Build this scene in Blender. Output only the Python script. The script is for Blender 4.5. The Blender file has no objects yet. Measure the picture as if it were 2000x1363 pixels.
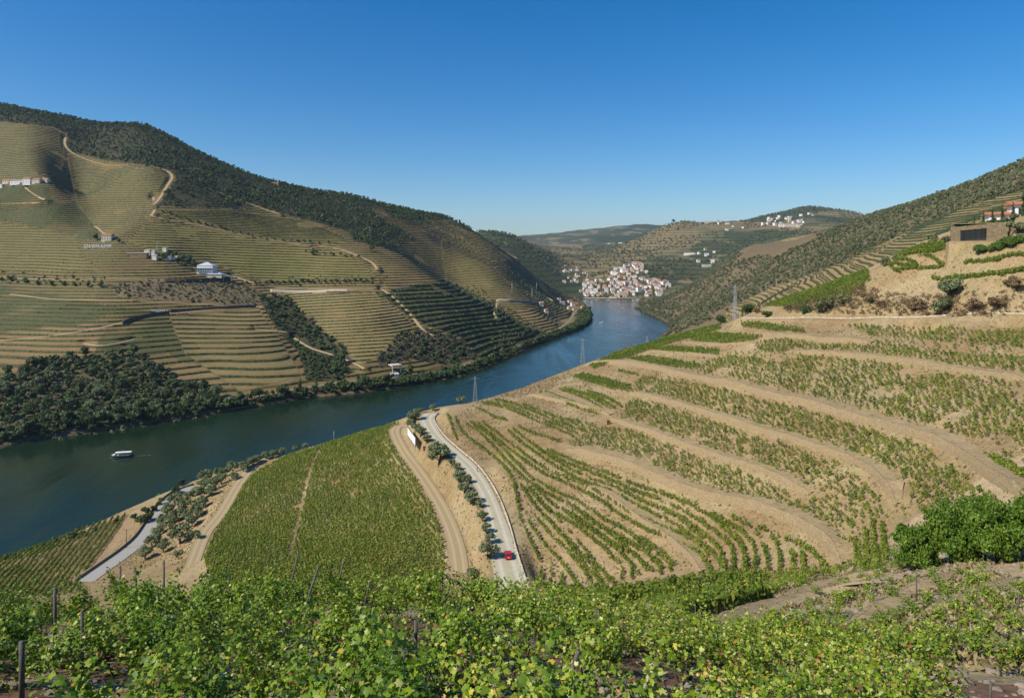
import bpy, bmesh, math, random
import numpy as np
from mathutils import Vector, Matrix, Euler
random.seed(7)
RNG = np.random.default_rng(11)
R = math.radians
SC = bpy.context.scene
COL = SC.collection

# ------------------------------------------------------------------ camera
F_PX, CX, HY, CAM_H = 1333.0, 1000.0, 500.0, 130.0      # focal length in photo pixels, level camera 130 m above the river
cam = bpy.data.cameras.new('camera'); cam.sensor_width = 36.0; cam.lens = 36.0 * F_PX / 2000.0
cam.shift_y = -(681.5 - HY) / 2000.0
cam.clip_start = 0.3; cam.clip_end = 60000.0
camo = bpy.data.objects.new('camera', cam); COL.objects.link(camo)
camo.location = (0, 0, CAM_H); camo.rotation_euler = (R(90), 0, 0)
SC.camera = camo

# ------------------------------------------------------------------ sky, sun, exposure
SUN_EL, SUN_AZ = 43.0, -118.0          # azimuth measured clockwise from the view direction: behind the left shoulder
world = bpy.data.worlds.new('World'); SC.world = world; world.use_nodes = True
nt = world.node_tree; nt.nodes.clear()
sky = nt.nodes.new('ShaderNodeTexSky'); sky.sky_type = 'NISHITA'; sky.sun_disc = False
sky.sun_elevation = R(SUN_EL); sky.sun_rotation = R(SUN_AZ)
sky.altitude = 300; sky.air_density = 1.0; sky.dust_density = 0.6; sky.ozone_density = 3.2
bg = nt.nodes.new('ShaderNodeBackground'); bg.inputs['Strength'].default_value = 0.075
wo = nt.nodes.new('ShaderNodeOutputWorld')
hs = nt.nodes.new('ShaderNodeHueSaturation'); hs.inputs['Saturation'].default_value = 1.46; hs.inputs['Value'].default_value = 1.42
nt.links.new(sky.outputs['Color'], hs.inputs['Color']); tm = nt.nodes.new('ShaderNodeMix'); tm.data_type = 'RGBA'; tm.blend_type = 'MULTIPLY'; tm.inputs[0].default_value = 1.0; tm.inputs[7].default_value = (0.94, 1.01, 1.08, 1)
nt.links.new(hs.outputs[0], tm.inputs[6]); nt.links.new(tm.outputs[2], bg.inputs['Color']); nt.links.new(bg.outputs['Background'], wo.inputs['Surface'])
sl = bpy.data.lights.new('sun', 'SUN'); sl.energy = 4.9; sl.angle = R(0.53); sl.color = (1.0, 0.92, 0.79)
so = bpy.data.objects.new('sun', sl); COL.objects.link(so)
_d = Vector((math.sin(R(SUN_AZ)) * math.cos(R(SUN_EL)), math.cos(R(SUN_AZ)) * math.cos(R(SUN_EL)), math.sin(R(SUN_EL))))
so.rotation_euler = _d.to_track_quat('Z', 'Y').to_euler(); so.location = (0, 0, 600)
SC.view_settings.view_transform = 'Standard'; SC.view_settings.look = 'None'
SC.view_settings.exposure = 0.15; SC.view_settings.gamma = 1.0
SC.render.engine = 'CYCLES'
SC.cycles.max_bounces = 5; SC.cycles.diffuse_bounces = 2; SC.cycles.glossy_bounces = 2
SC.cycles.transmission_bounces = 2; SC.cycles.transparent_max_bounces = 4; SC.cycles.volume_bounces = 0
SC.cycles.use_denoising = True

# ------------------------------------------------------------------ small numeric helpers
def sstep(a, b, x):
    t = np.clip((x - a) / (b - a), 0, 1); return t * t * (3 - 2 * t)
def _hash(ix, iy, s):
    h = (ix.astype(np.int64) * 374761393 + iy.astype(np.int64) * 668265263 + s * 1442695041) & 0xffffffff
    h = ((h ^ (h >> 13)) * 1274126177) & 0xffffffff
    return ((h ^ (h >> 16)) & 0xffff) / 65535.0
def vnoise(x, y, s=0):
    x = np.asarray(x, float); y = np.asarray(y, float)
    ix = np.floor(x); iy = np.floor(y); fx = x - ix; fy = y - iy
    fx = fx * fx * (3 - 2 * fx); fy = fy * fy * (3 - 2 * fy)
    a = _hash(ix, iy, s); b = _hash(ix + 1, iy, s); c = _hash(ix, iy + 1, s); d = _hash(ix + 1, iy + 1, s)
    return (a + (b - a) * fx) * (1 - fy) + (c + (d - c) * fx) * fy
def fbm(x, y, wl, octs=4, s=0, gain=0.5):
    t = 0.0; amp = 1.0; tot = 0.0
    for o in range(octs):
        ca, sa = math.cos(o * 1.3), math.sin(o * 1.3)
        t = t + amp * (vnoise((x * ca - y * sa) / wl + 17.3 * o, (x * sa + y * ca) / wl - 9.1 * o, s + o) - 0.5)
        tot += amp; amp *= gain; wl /= 2.03
    return t / tot * 2
def in_poly(px, py, poly):
    inside = np.zeros(np.shape(px), bool); n = len(poly)
    for i in range(n):
        x1, y1 = poly[i]; x2, y2 = poly[(i + 1) % n]
        if y1 == y2: continue
        c = ((y1 > py) != (y2 > py)) & (px < (x2 - x1) * (py - y1) / (y2 - y1) + x1)
        inside ^= c
    return inside
def poly_dist(X, Y, pts, closed=False):
    """distance to a polyline, parameter (segment index + t)"""
    best = np.full(np.shape(X), 1e18); par = np.zeros(np.shape(X)); side = np.zeros(np.shape(X))
    n = len(pts); m = n if closed else n - 1
    for i in range(m):
        ax, ay = pts[i][:2]; bx, by = pts[(i + 1) % n][:2]
        dx, dy = bx - ax, by - ay; L = dx * dx + dy * dy + 1e-12
        t = np.clip(((X - ax) * dx + (Y - ay) * dy) / L, 0, 1)
        d = (X - ax - t * dx) ** 2 + (Y - ay - t * dy) ** 2
        k = d < best
        best = np.where(k, d, best); par = np.where(k, i + t, par)
        side = np.where(k, dx * (Y - ay) - dy * (X - ax), side)
    return np.sqrt(best), par, side

# ------------------------------------------------------------------ terrain: control points (photo column, photo row, distance ahead in m)
CP = []
def cp(*a):
    for i in range(0, len(a), 3): CP.append((a[i], a[i + 1], a[i + 2]))
for x in (-600, -250, 0, 300, 600, 900):       # foreground slope under the camera
    k = 30 if x < 100 else 0
    cp(x, 2700, 3, x, 1980, 5, x, 1555, 8, x, 1412, 12, x, 1290, 18, x, 1196 + k, 27, x, 1245 + k, 40, x, 1290, 70)
for x in (-600, -250, 0, 250): cp(x, 1225, 120, x, 1190, 180)
cp(400, 1200, 120, 600, 1200, 120, 800, 1190, 120, 900, 1165, 135)
for x in (1150, 1400, 1700, 2100, 2600):
    cp(x, 2700, 3, x, 1980, 5, x, 1590, 8, x, 1450, 12)
cp(1150, 1315, 18, 1400, 1345, 18, 1700, 1390, 17, 2100, 1420, 17, 2600, 1440, 17)
cp(1000, 1195, 30, 1200, 1235, 30, 1400, 1292, 26, 1600, 1330, 23, 1800, 1372, 22, 2000, 1390, 24, 2300, 1360, 26, 2600, 1300, 30)
cp(1000, 1200, 60, 1000, 1180, 110, 1150, 1215, 60, 1150, 1178, 105, 1300, 1205, 70, 1300, 1178, 95, 1400, 1255, 40, 1400, 1225, 58, 1500, 1190, 75, 1500, 1142, 105,
   1600, 1262, 42, 1600, 1165, 82, 1640, 1222, 60, 1650, 1120, 108, 1800, 1300, 36, 1800, 1250, 45, 1800, 1180, 60, 1800, 1118, 80,
   1950, 1330, 31, 2000, 1200, 48, 2000, 1115, 72, 2300, 1180, 45, 2300, 1050, 80, 2600, 1000, 90, 2600, 1150, 50)
# asphalt road, track, bank
cp(1005, 1142, 162, 975, 1087, 176, 965, 1000, 200, 940, 950, 215, 905, 905, 236, 870, 870, 255, 845, 838, 278, 845, 808, 305)
cp(897, 1110, 178, 885, 1050, 195, 855, 980, 222, 820, 920, 252, 785, 870, 285, 775, 840, 305)
# middle vineyard
cp(860, 1095, 186, 780, 1000, 230, 700, 1085, 200, 600, 1085, 213, 420, 1075, 236, 700, 950, 265, 600, 950, 282, 500, 950, 302,
   780, 822, 318, 700, 850, 335, 650, 862, 350, 590, 878, 362, 520, 905, 358, 450, 980, 292, 390, 1085, 245, 500, 1040, 255)
cp(380, 970, 325, 330, 1050, 277, 280, 1110, 248, 200, 1108, 252, 270, 1060, 277, 320, 985, 328, 370, 953, 352, 450, 915, 385,
   0, 1112, 270, 0, 1096, 286, 150, 1062, 297, 250, 1003, 325, 100, 1120, 262, -250, 1200, 232, -600, 1330, 195)
# near rim and behind it down to the river
cp(850, 797, 322, 930, 786, 328, 1000, 766, 350, 1060, 745, 372, 1100, 726, 392, 1138, 713, 402, 1200, 690, 402, 1300, 660, 384, 1400, 637, 366, 1480, 612, 372)
cp(850, 830, 400, 930, 800, 440, 1000, 800, 480, 1100, 770, 560, 1200, 735, 620, 1300, 700, 700, 1400, 665, 560, 1400, 655, 760, 700, 890, 390, 600, 905, 395)
# big right slope
cp(1000, 900, 235, 1000, 830, 272, 1050, 1000, 200, 1040, 1130, 168, 1000, 1040, 187, 940, 830, 280, 900, 860, 262, 955, 905, 240,
   1150, 740, 335, 1150, 850, 245, 1150, 1000, 190, 1150, 1140, 160, 1300, 700, 315, 1300, 800, 245, 1300, 900, 205, 1300, 1000, 178, 1300, 1120, 153,
   1500, 640, 280, 1500, 700, 240, 1500, 800, 205, 1500, 900, 175, 1500, 1000, 155, 1500, 1112, 136,
   1700, 640, 236, 1700, 700, 212, 1700, 800, 180, 1700, 900, 153, 1700, 1000, 132, 1700, 1080, 118, 1650, 1100, 124,
   1850, 640, 208, 1850, 760, 170, 1850, 900, 136, 1850, 1000, 114, 1850, 1100, 88, 2000, 640, 192, 2000, 740, 158, 2000, 860, 127, 2000, 960, 104,
   2300, 640, 165, 2300, 780, 120, 2300, 900, 98, 2600, 640, 140, 2600, 850, 85)
# road under the scrub bank and the knoll
cp(1540, 619, 282, 1700, 621, 248, 1850, 624, 221, 2000, 627, 201, 2300, 632, 175, 1460, 625, 320)
cp(1700, 590, 258, 1850, 575, 232, 2000, 590, 208, 1700, 540, 282, 1760, 520, 268, 1850, 530, 245, 2000, 530, 215, 1600, 600, 285, 1560, 585, 310, 1500, 597, 345,
   1620, 558, 325, 1690, 530, 312, 1760, 492, 295, 1800, 488, 275, 1850, 472, 262, 1880, 470, 245, 2000, 470, 214, 1940, 435, 262, 2000, 425, 262, 2300, 450, 190, 2300, 400, 260,
   2600, 440, 170, 2600, 380, 260)
cp(1600, 590, 400, 1500, 640, 480, 1700, 530, 400, 1850, 455, 380, 2000, 415, 380, 1760, 500, 380)
cp(1500, 618, 640, 1500, 585, 760, 1440, 622, 850, 1650, 545, 600, 1650, 520, 740, 1800, 470, 560, 1800, 448, 680, 2000, 398, 480, 2000, 375, 640, 1900, 430, 470, 1900, 398, 650,
   2300, 330, 480, 2600, 300, 480)
# forested right ridge
cp(1320, 625, 1250, 1340, 600, 1330, 1400, 590, 1100, 1400, 545, 1300, 1440, 498, 1500, 1450, 540, 1250, 1500, 540, 1050, 1500, 485, 1400, 1590, 500, 1050, 1590, 462, 1350, 1700, 460, 960, 1700, 423, 1250,
   1830, 420, 850, 1830, 383, 1130, 1900, 358, 1080, 2000, 345, 800, 2000, 314, 1050, 2300, 230, 800, 2300, 180, 1100, 2600, 100, 1000, 1290, 600, 1480, 1270, 592, 1650)
cp(1340, 610, 1500, 1400, 580, 1600, 1440, 525, 1650, 1600, 480, 1600, 1700, 450, 1600, 1830, 420, 1500, 2000, 350, 1500, 2300, 240, 1500, 2600, 160, 1500)
# light terraced hill behind it
cp(1450, 500, 1800, 1520, 478, 1880, 1590, 458, 2050, 1650, 448, 2100, 1450, 492, 2100, 1650, 455, 2500, 1440, 510, 1700)
# left mountain
cp(-600, 800, 480, -600, 640, 700, -600, 480, 900, -600, 300, 1200, -600, 100, 1500, -600, 150, 2200, -250, 860, 490, -250, 680, 660, -250, 520, 900, -250, 350, 1200, -250, 180, 1550, -250, 220, 2200)
cp(0, 840, 490, 0, 760, 560, 0, 700, 640, 0, 620, 760, 0, 540, 900, 0, 460, 1040, 0, 370, 1170, 0, 290, 1340, 0, 238, 1480, 0, 210, 1640, 0, 245, 2100,
   80, 300, 1270, 80, 352, 1130, 80, 238, 1470, 150, 262, 1500, 150, 300, 1400, 150, 380, 1235, 175, 440, 1060, 110, 420, 1060, 250, 340, 1200, 230, 440, 1010, 190, 490, 925,
   150, 235, 1660, 150, 270, 2100, 250, 300, 1340, 270, 248, 1520, 270, 280, 2000)
cp(200, 815, 525, 200, 720, 620, 200, 640, 715, 200, 560, 815, 200, 535, 850)
cp(400, 785, 580, 400, 700, 680, 400, 620, 790, 400, 550, 890, 400, 480, 1010, 400, 400, 1150, 400, 360, 1270, 400, 316, 1460, 400, 350, 2000, 520, 358, 1560, 520, 390, 2100)
cp(600, 750, 650, 560, 700, 715, 600, 700, 745, 660, 700, 730, 600, 640, 830, 500, 640, 790, 700, 640, 820, 560, 590, 900, 600, 560, 950, 600, 480, 1120, 600, 420, 1290, 600, 378, 1520, 600, 410, 2100)
cp(720, 398, 1650, 720, 425, 2200, 720, 440, 1380, 750, 480, 1220, 700, 560, 960, 690, 690, 745, 800, 735, 715, 800, 710, 745, 800, 640, 850, 800, 560, 1000, 800, 505, 1150, 800, 500, 1320, 830, 455, 1500, 830, 417, 1800, 830, 440, 2300)
cp(900, 715, 800, 900, 690, 835, 900, 640, 920, 900, 575, 1060, 900, 580, 1220, 900, 540, 1350, 900, 480, 1560, 900, 435, 1850, 900, 460, 2400,
   960, 600, 1060, 960, 606, 1130, 960, 565, 1270, 960, 520, 1430, 1000, 680, 930, 1000, 655, 975, 1000, 620, 1060, 1000, 624, 1120, 1000, 598, 1220, 1000, 550, 1400, 1000, 508, 1640, 1050, 615, 1190, 1050, 590, 1330, 1000, 515, 2000, 1000, 485, 2300, 1000, 461, 2600, 1000, 480, 3200,
   1080, 648, 1150, 1080, 620, 1300, 1080, 592, 1600, 1080, 560, 1850, 1080, 566, 2000, 1080, 530, 2300, 1080, 497, 2800, 1080, 505, 3600)
cp(1130, 598, 1800, 1135, 585, 2000, 1130, 573, 2150, 1130, 550, 2400, 1130, 520, 2800)
# village bowl and far hills
cp(1200, 576, 2110, 1200, 550, 2280, 1230, 517, 2550, 1280, 562, 2200, 1300, 578, 2110, 1330, 556, 2350, 1400, 545, 2500, 1350, 522, 2600,
   1150, 540, 2700, 1150, 505, 3400, 1100, 505, 4200, 1150, 485, 5200, 1060, 478, 5200, 1180, 468, 6000,
   1040, 463, 7600, 1100, 452, 8200, 1180, 447, 8500, 1250, 440, 9000, 900, 470, 7500, 600, 480, 7500, 200, 480, 7500, -600, 480, 7500,
   1230, 492, 3300, 1280, 470, 3500, 1250, 462, 4100, 1310, 431, 4000, 1400, 480, 3100, 1400, 437, 4100, 1480, 470, 3200, 1500, 432, 4000, 1570, 409, 4300, 1640, 414, 4300,
   1700, 425, 4400, 1420, 512, 2500, 1570, 440, 3600, 1700, 450, 3500, 2000, 440, 4500, 2600, 440, 4500, 1350, 470, 5500, 1570, 450, 6000, 2000, 470, 6500, 2600, 480, 7000)
for x in (-600, 0, 600, 1100, 1400, 1800, 2600): cp(x, 505, 14000, x, 488, 10500)

LV = 4.0
def _uv(px, lz): return (np.asarray(px) - 1000) / 250.0, np.asarray(lz) * LV
_cp = np.array(CP, float)
_cu, _cv = _uv(_cp[:, 0], np.log(_cp[:, 2]))
def _phi(r2): return np.sqrt(r2 + 0.045)
_n = len(_cp)
_A = np.zeros((_n + 3, _n + 3))
_A[:_n, :_n] = _phi((_cu[:, None] - _cu) ** 2 + (_cv[:, None] - _cv) ** 2) - np.eye(_n) * 0.01
_A[:_n, _n] = 1; _A[:_n, _n + 1] = _cu; _A[:_n, _n + 2] = _cv
_A[_n:, :_n] = _A[:_n, _n:].T
_W = np.linalg.solve(_A, np.concatenate([_cp[:, 1], [0, 0, 0]]))

# river outline: (photo column, distance) of both banks
LEFT_BANK = [(-900, 400), (-300, 440), (0, 466), (200, 507), (400, 555), (600, 626), (700, 645), (800, 680), (900, 737), (950, 795), (1000, 889), (1050, 1007), (1100, 1118), (1140, 1238), (1158, 1386), (1153, 1650), (1142, 1884), (1133, 2060)]
RIGHT_BANK = [(1252, 2060), (1243, 1786), (1256, 1575), (1288, 1420), (1308, 1290), (1300, 1100), (1260, 900), (1180, 720), (1050, 570), (900, 478), (750, 435), (600, 418), (450, 405), (390, 383), (330, 368), (200, 330), (100, 308), (0, 291), (-300, 245), (-900, 190)]
def pz2xy(p, z): return ((p - CX) * z / F_PX, z)
RIVER = [pz2xy(*q) for q in LEFT_BANK + RIGHT_BANK]

# ------------------------------------------------------------------ terrain grid (columns fan out from the viewpoint, rows by distance)
GPX = np.arange(-600, 2600.1, 2.5)
GLZ = np.concatenate([np.arange(math.log(2.2), math.log(90), 0.011), np.arange(math.log(90), math.log(1750), 0.0044), np.arange(math.log(1750), math.log(14000), 0.011)])
NC, NR = len(GPX), len(GLZ)
def base_py(px, lz):
    u, v = _uv(px, lz); out = _W[_n] + _W[_n + 1] * u + _W[_n + 2] * v
    for i in range(_n): out = out + _W[i] * _phi((u - _cu[i]) ** 2 + (v - _cv[i]) ** 2)
    return out
_cpx = GPX[::4]; _clz = GLZ[::4]
if _cpx[-1] != GPX[-1]: _cpx = np.append(_cpx, GPX[-1])
if _clz[-1] != GLZ[-1]: _clz = np.append(_clz, GLZ[-1])
_P, _L = np.meshgrid(_cpx, _clz)
_c = base_py(_P, _L)
_t = np.array([np.interp(GPX, _cpx, row) for row in _c])
PYB = np.array([np.interp(GLZ, _clz, _t[:, j]) for j in range(NC)]).T            # rows: distance, cols: photo column
GZ = np.exp(GLZ)[:, None] * np.ones(NC); GX = (GPX[None, :] - CX) * GZ / F_PX
GH = CAM_H - (PYB - HY) * GZ / F_PX
_k = np.ones(17) / 17; _sm = np.array([np.convolve(np.convolve(np.pad(r, 16, mode='reflect', reflect_type='odd'), _k, 'valid'), _k, 'valid') for r in GH]); _w = sstep(850, 1100, GZ) * (1 - sstep(520, 700, GX * F_PX / GZ + CX)); GH = GH * (1 - _w) + _sm * _w      # soften the creases of the far mountain
_far = GZ > 170
RD = np.full(GZ.shape, 1e4); RIN = np.zeros(GZ.shape, bool)
_m = _far & (GZ < 2400)
_d2, _, _ = poly_dist(GX[_m], GZ[_m], RIVER, True); RD[_m] = _d2
RIN[_m] = in_poly(GX[_m], GZ[_m], RIVER)
_amp = sstep(380, 900, GZ) * sstep(5, 90, RD)
GH += _amp * (fbm(GX, GZ, 210, 4, 3) * 9 + fbm(GX, GZ, 60, 3, 9) * 1.2)
GH += sstep(2600, 5000, GZ) * (fbm(GX, GZ, 900, 5, 5) * 55) + sstep(2450, 3100, GZ) * fbm(GX, GZ, 340, 4, 6) * 26
GH += (1 - _amp) * fbm(GX, GZ, 7, 3, 21) * 0.22 * sstep(10, 60, GZ) + fbm(GX, GZ, 2.6, 2, 33) * 0.16 * sstep(80, 120, GZ) * (1 - sstep(380, 430, GZ)) + fbm(GX, GZ, 1.6, 3, 31) * 0.09 * (1 - sstep(30, 80, GZ))
GH = np.where(RIN, -np.minimum(0.25 * RD, 4.0), np.where(RD < 400, np.minimum(np.maximum(GH, np.minimum(0.25 * RD, 5.5)), np.maximum(0.8 * RD, 0.02)), np.maximum(GH, 3)))

# level court in front of the stone building on the knoll
_px2 = GPX[None, :] + 0 * GZ
_w = sstep(1846, 1856, _px2) * (1 - sstep(1980, 1990, _px2)) * sstep(243, 249, GZ) * (1 - sstep(276, 284, GZ)); GH = GH * (1 - _w) + 135.5 * _w
_w = sstep(1850, 1862, _px2) * (1 - sstep(1965, 1985, _px2)) * sstep(206, 218, GZ) * (1 - sstep(246, 250, GZ)); GH = GH * (1 - _w) + np.minimum(GH, CAM_H + 28.5 * GZ / F_PX) * _w
def H(x, y):
    x = np.asarray(x, float); y = np.maximum(np.asarray(y, float), 2.3)
    px = CX + x * F_PX / y; lz = np.log(y)
    c = np.clip((px - GPX[0]) / 2.5, 0, NC - 1.001); r = np.clip(np.interp(lz, GLZ, np.arange(NR)), 0, NR - 1.001)
    ci = c.astype(int); ri = r.astype(int); fc = c - ci; fr = r - ri
    return (GH[ri, ci] * (1 - fc) + GH[ri, ci + 1] * fc) * (1 - fr) + (GH[ri + 1, ci] * (1 - fc) + GH[ri + 1, ci + 1] * fc) * fr
def proj(x, y, z):
    return CX + x * F_PX / y, HY + (CAM_H - z) * F_PX / y
def hit(px, py, zmin=0, zmax=1e9):
    """first ground point met along the sight line of a photo pixel"""
    c = int(np.clip(round((px - GPX[0]) / 2.5), 0, NC - 1))
    p = HY + (CAM_H - GH[:, c]) * F_PX / GZ[:, c]
    z = GZ[:, c]; ok = (p <= py) & (z >= zmin) & (z <= zmax)
    if not ok.any():
        k = np.where((z >= zmin) & (z <= zmax))[0]; i = k[np.argmin(np.abs(p[k] - py))]; Z = z[i]
    else:
        i = int(np.argmax(ok)); Z = z[i]
        if i > 0 and p[i - 1] > py and z[i - 1] >= zmin: Z = z[i - 1] + (z[i] - z[i - 1]) * (p[i - 1] - py) / (p[i - 1] - p[i] + 1e-9)
    X = (px - CX) * Z / F_PX
    return float(X), float(Z)
def hits(pts, zmin=0, zmax=1e9): return [hit(a, b, zmin, zmax) for a, b in pts]
def resample(pts, step, smooth=2):
    p = np.array(pts, float)
    for _ in range(smooth):                              # Chaikin corner cutting keeps the end points
        q = [p[0]]
        for i in range(len(p) - 1): q += [p[i] * .75 + p[i + 1] * .25, p[i] * .25 + p[i + 1] * .75]
        q.append(p[-1]); p = np.array(q)
    s = np.concatenate([[0], np.cumsum(np.hypot(*np.diff(p[:, :2], axis=0).T))])
    n = max(2, int(s[-1] / step) + 1); t = np.linspace(0, s[-1], n)
    return np.stack([np.interp(t, s, p[:, k]) for k in range(p.shape[1])], 1)

# ------------------------------------------------------------------ roads and tracks cut level into the slope
def carve(pts, width, blend, dz=0.0, zr=None):
    """levels the ground under a road; returns its centre line with heights"""
    c = resample(pts, 4.0)
    h = H(c[:, 0], c[:, 1]); k = 9
    hp = np.concatenate([np.full(k, h[0]), h, np.full(k, h[-1])]); h = np.convolve(hp, np.ones(2 * k + 1) / (2 * k + 1), 'same')[k:-k] if len(h) > 4 else h
    h = h + dz
    pad = width / 2 + blend + 3
    m = (GX > c[:, 0].min() - pad) & (GX < c[:, 0].max() + pad) & (GZ > c[:, 1].min() - pad) & (GZ < c[:, 1].max() + pad)
    d, par, _ = poly_dist(GX[m], GZ[m], c)
    hh = np.interp(par, np.arange(len(c)), h)
    w = 1 - sstep(width / 2 + 0.5, width / 2 + blend, d)
    GH[m] = GH[m] * (1 - w) + (hh - 0.12) * w
    return np.column_stack([c, h])

# ------------------------------------------------------------------ roads (photo polylines laid on the ground)
ROAD_MAIN_PX = [(1008, 1160), (992, 1125), (983, 1090), (976, 1050), (967, 1010), (953, 965), (934, 930), (912, 906), (889, 886), (868, 868), (850, 850), (836, 832), (831, 818), (842, 806)]
ROAD_LEFT_PX = [(165, 1130), (215, 1103), (250, 1080), (280, 1050), (299, 1020), (314, 995), (333, 976), (358, 960), (385, 949)]
TRACK_A_PX = [(372, 1100), (398, 1055), (424, 1015), (446, 975), (468, 942), (500, 916), (540, 897), (592, 876)]
TRACK_B_PX = [(899, 1120), (894, 1080), (881, 1030), (863, 990), (839, 950), (813, 915), (790, 885), (774, 862), (769, 845), (777, 832), (796, 824)]
WALL_ROAD_PX = [(1455, 627), (1540, 620), (1700, 622), (1850, 625), (2000, 628), (2300, 633)]
HILL_ROADS = [('dirt_road', [(-80, 668), (0, 665), (120, 655), (210, 640), (270, 621), (330, 611), (420, 604), (512, 599)], 5.0),
              ('dirt_road', [(20, 574), (60, 580), (120, 586), (220, 590), (350, 592), (430, 596), (512, 600)], 4.5),
              ('dirt_road', [(0, 540), (60, 545), (150, 549), (240, 546), (330, 548), (420, 551)], 3.5),
              ('railway_track', [(0, 838), (60, 828), (130, 812)], 6), ('railway_track', [(425, 792), (480, 778), (560, 763), (640, 750), (700, 742), (770, 738)], 6),
              ('railway_track', [(900, 716), (950, 700), (1000, 682), (1050, 662), (1095, 642), (1118, 622), (1126, 606)], 7),
              ('dirt_road', [(530, 560), (580, 563), (660, 565), (730, 566)], 4), ('dirt_road', [(455, 535), (480, 548), (500, 558), (530, 560)], 4),
              ('dirt_road', [(50, 362), (54, 372), (75, 385), (90, 395)], 4), ('dirt_road', [(185, 440), (196, 450), (206, 460)], 4), ('dirt_road', [(0, 398), (40, 399), (80, 396)], 3),
              ('dirt_road', [(620, 478), (660, 484), (700, 500), (730, 512), (737, 530)], 4), ('dirt_road', [(575, 655), (600, 680), (640, 690), (700, 712), (712, 725)], 3.5),
              ('dirt_road', [(300, 380), (305, 410), (290, 430), (360, 432), (440, 452), (520, 466), (600, 480)], 5), ('dirt_road', [(970, 625), (962, 605), (970, 590)], 3.5)]
def road_pts(px_pts, zmin, zmax): return hits(px_pts, zmin, zmax)
RM = carve(road_pts(ROAD_MAIN_PX, 130, 330), 6.5, 5)
RL = carve(road_pts(ROAD_LEFT_PX, 200, 400), 6.5, 5)
TA = carve(road_pts(TRACK_A_PX, 200, 400), 4.5, 4)
TB = carve(road_pts(TRACK_B_PX, 150, 345), 4.5, 4)
WR = carve(road_pts(WALL_ROAD_PX, 150, 340), 4.0, 5)
HILL_ROADS += [('dirt_road', [(128, 265), (126, 290), (180, 312), (260, 325), (345, 340), (322, 372), (300, 405)], 5), ('dirt_road', [(400, 365), (440, 380), (500, 402), (545, 420)], 5), ('dirt_road', [(500, 640), (560, 652)], 3), ('dirt_road', [(165, 668), (200, 685), (240, 668), (262, 660)], 3.5),
               ('dirt_road', [(745, 560), (800, 610), (830, 650), (850, 662)], 4), ('dirt_road', [(1058, 572), (1072, 585), (1080, 592)], 4), ('dirt_road', [(950, 470), (985, 490), (1010, 500)], 4)]
HR = [(n, carve(road_pts(p, 430, 1900), w, 7), w) for n, p, w in HILL_ROADS]

# ------------------------------------------------------------------ mesh helpers
def np_mesh(name, V, F, mat, parent=None, tint=None, smooth=False, attrs=None):
    """V (n,3), F (m,k) with one polygon size"""
    me = bpy.data.meshes.new(name); V = np.asarray(V, np.float32); F = np.asarray(F, np.int32); k = F.shape[1]
    me.vertices.add(len(V)); me.vertices.foreach_set('co', V.ravel())
    me.loops.add(F.size); me.loops.foreach_set('vertex_index', F.ravel())
    me.polygons.add(len(F)); me.polygons.foreach_set('loop_start', np.arange(0, F.size, k, dtype=np.int32))
    me.polygons.foreach_set('loop_total', np.full(len(F), k, np.int32))
    if smooth: me.polygons.foreach_set('use_smooth', np.ones(len(F), bool))
    if tint is not None:
        a = me.attributes.new('tint', 'FLOAT', 'FACE'); a.data.foreach_set('value', np.asarray(tint, np.float32))
    for nm, typ, dom, val in (attrs or []):
        a = me.attributes.new(nm, typ, dom); a.data.foreach_set('color' if 'COLOR' in typ else 'value', np.asarray(val, np.float32).ravel())
    me.update(calc_edges=True); me.validate()
    me.materials.append(mat)
    o = bpy.data.objects.new(name, me); COL.objects.link(o); o.parent = parent
    return o
def tag(o, label=None, cat=None, group=None, kind=None):
    if label: o['label'] = label
    if cat: o['category'] = cat
    if group: o['group'] = group
    if kind: o['kind'] = kind
    return o
def empty(name, loc, rz=0, label=None, cat=None, group=None):
    o = bpy.data.objects.new(name, None); COL.objects.link(o); o.location = loc; o.rotation_euler = (0, 0, rz)
    o.empty_display_size = 0.5; return tag(o, label, cat, group)
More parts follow.
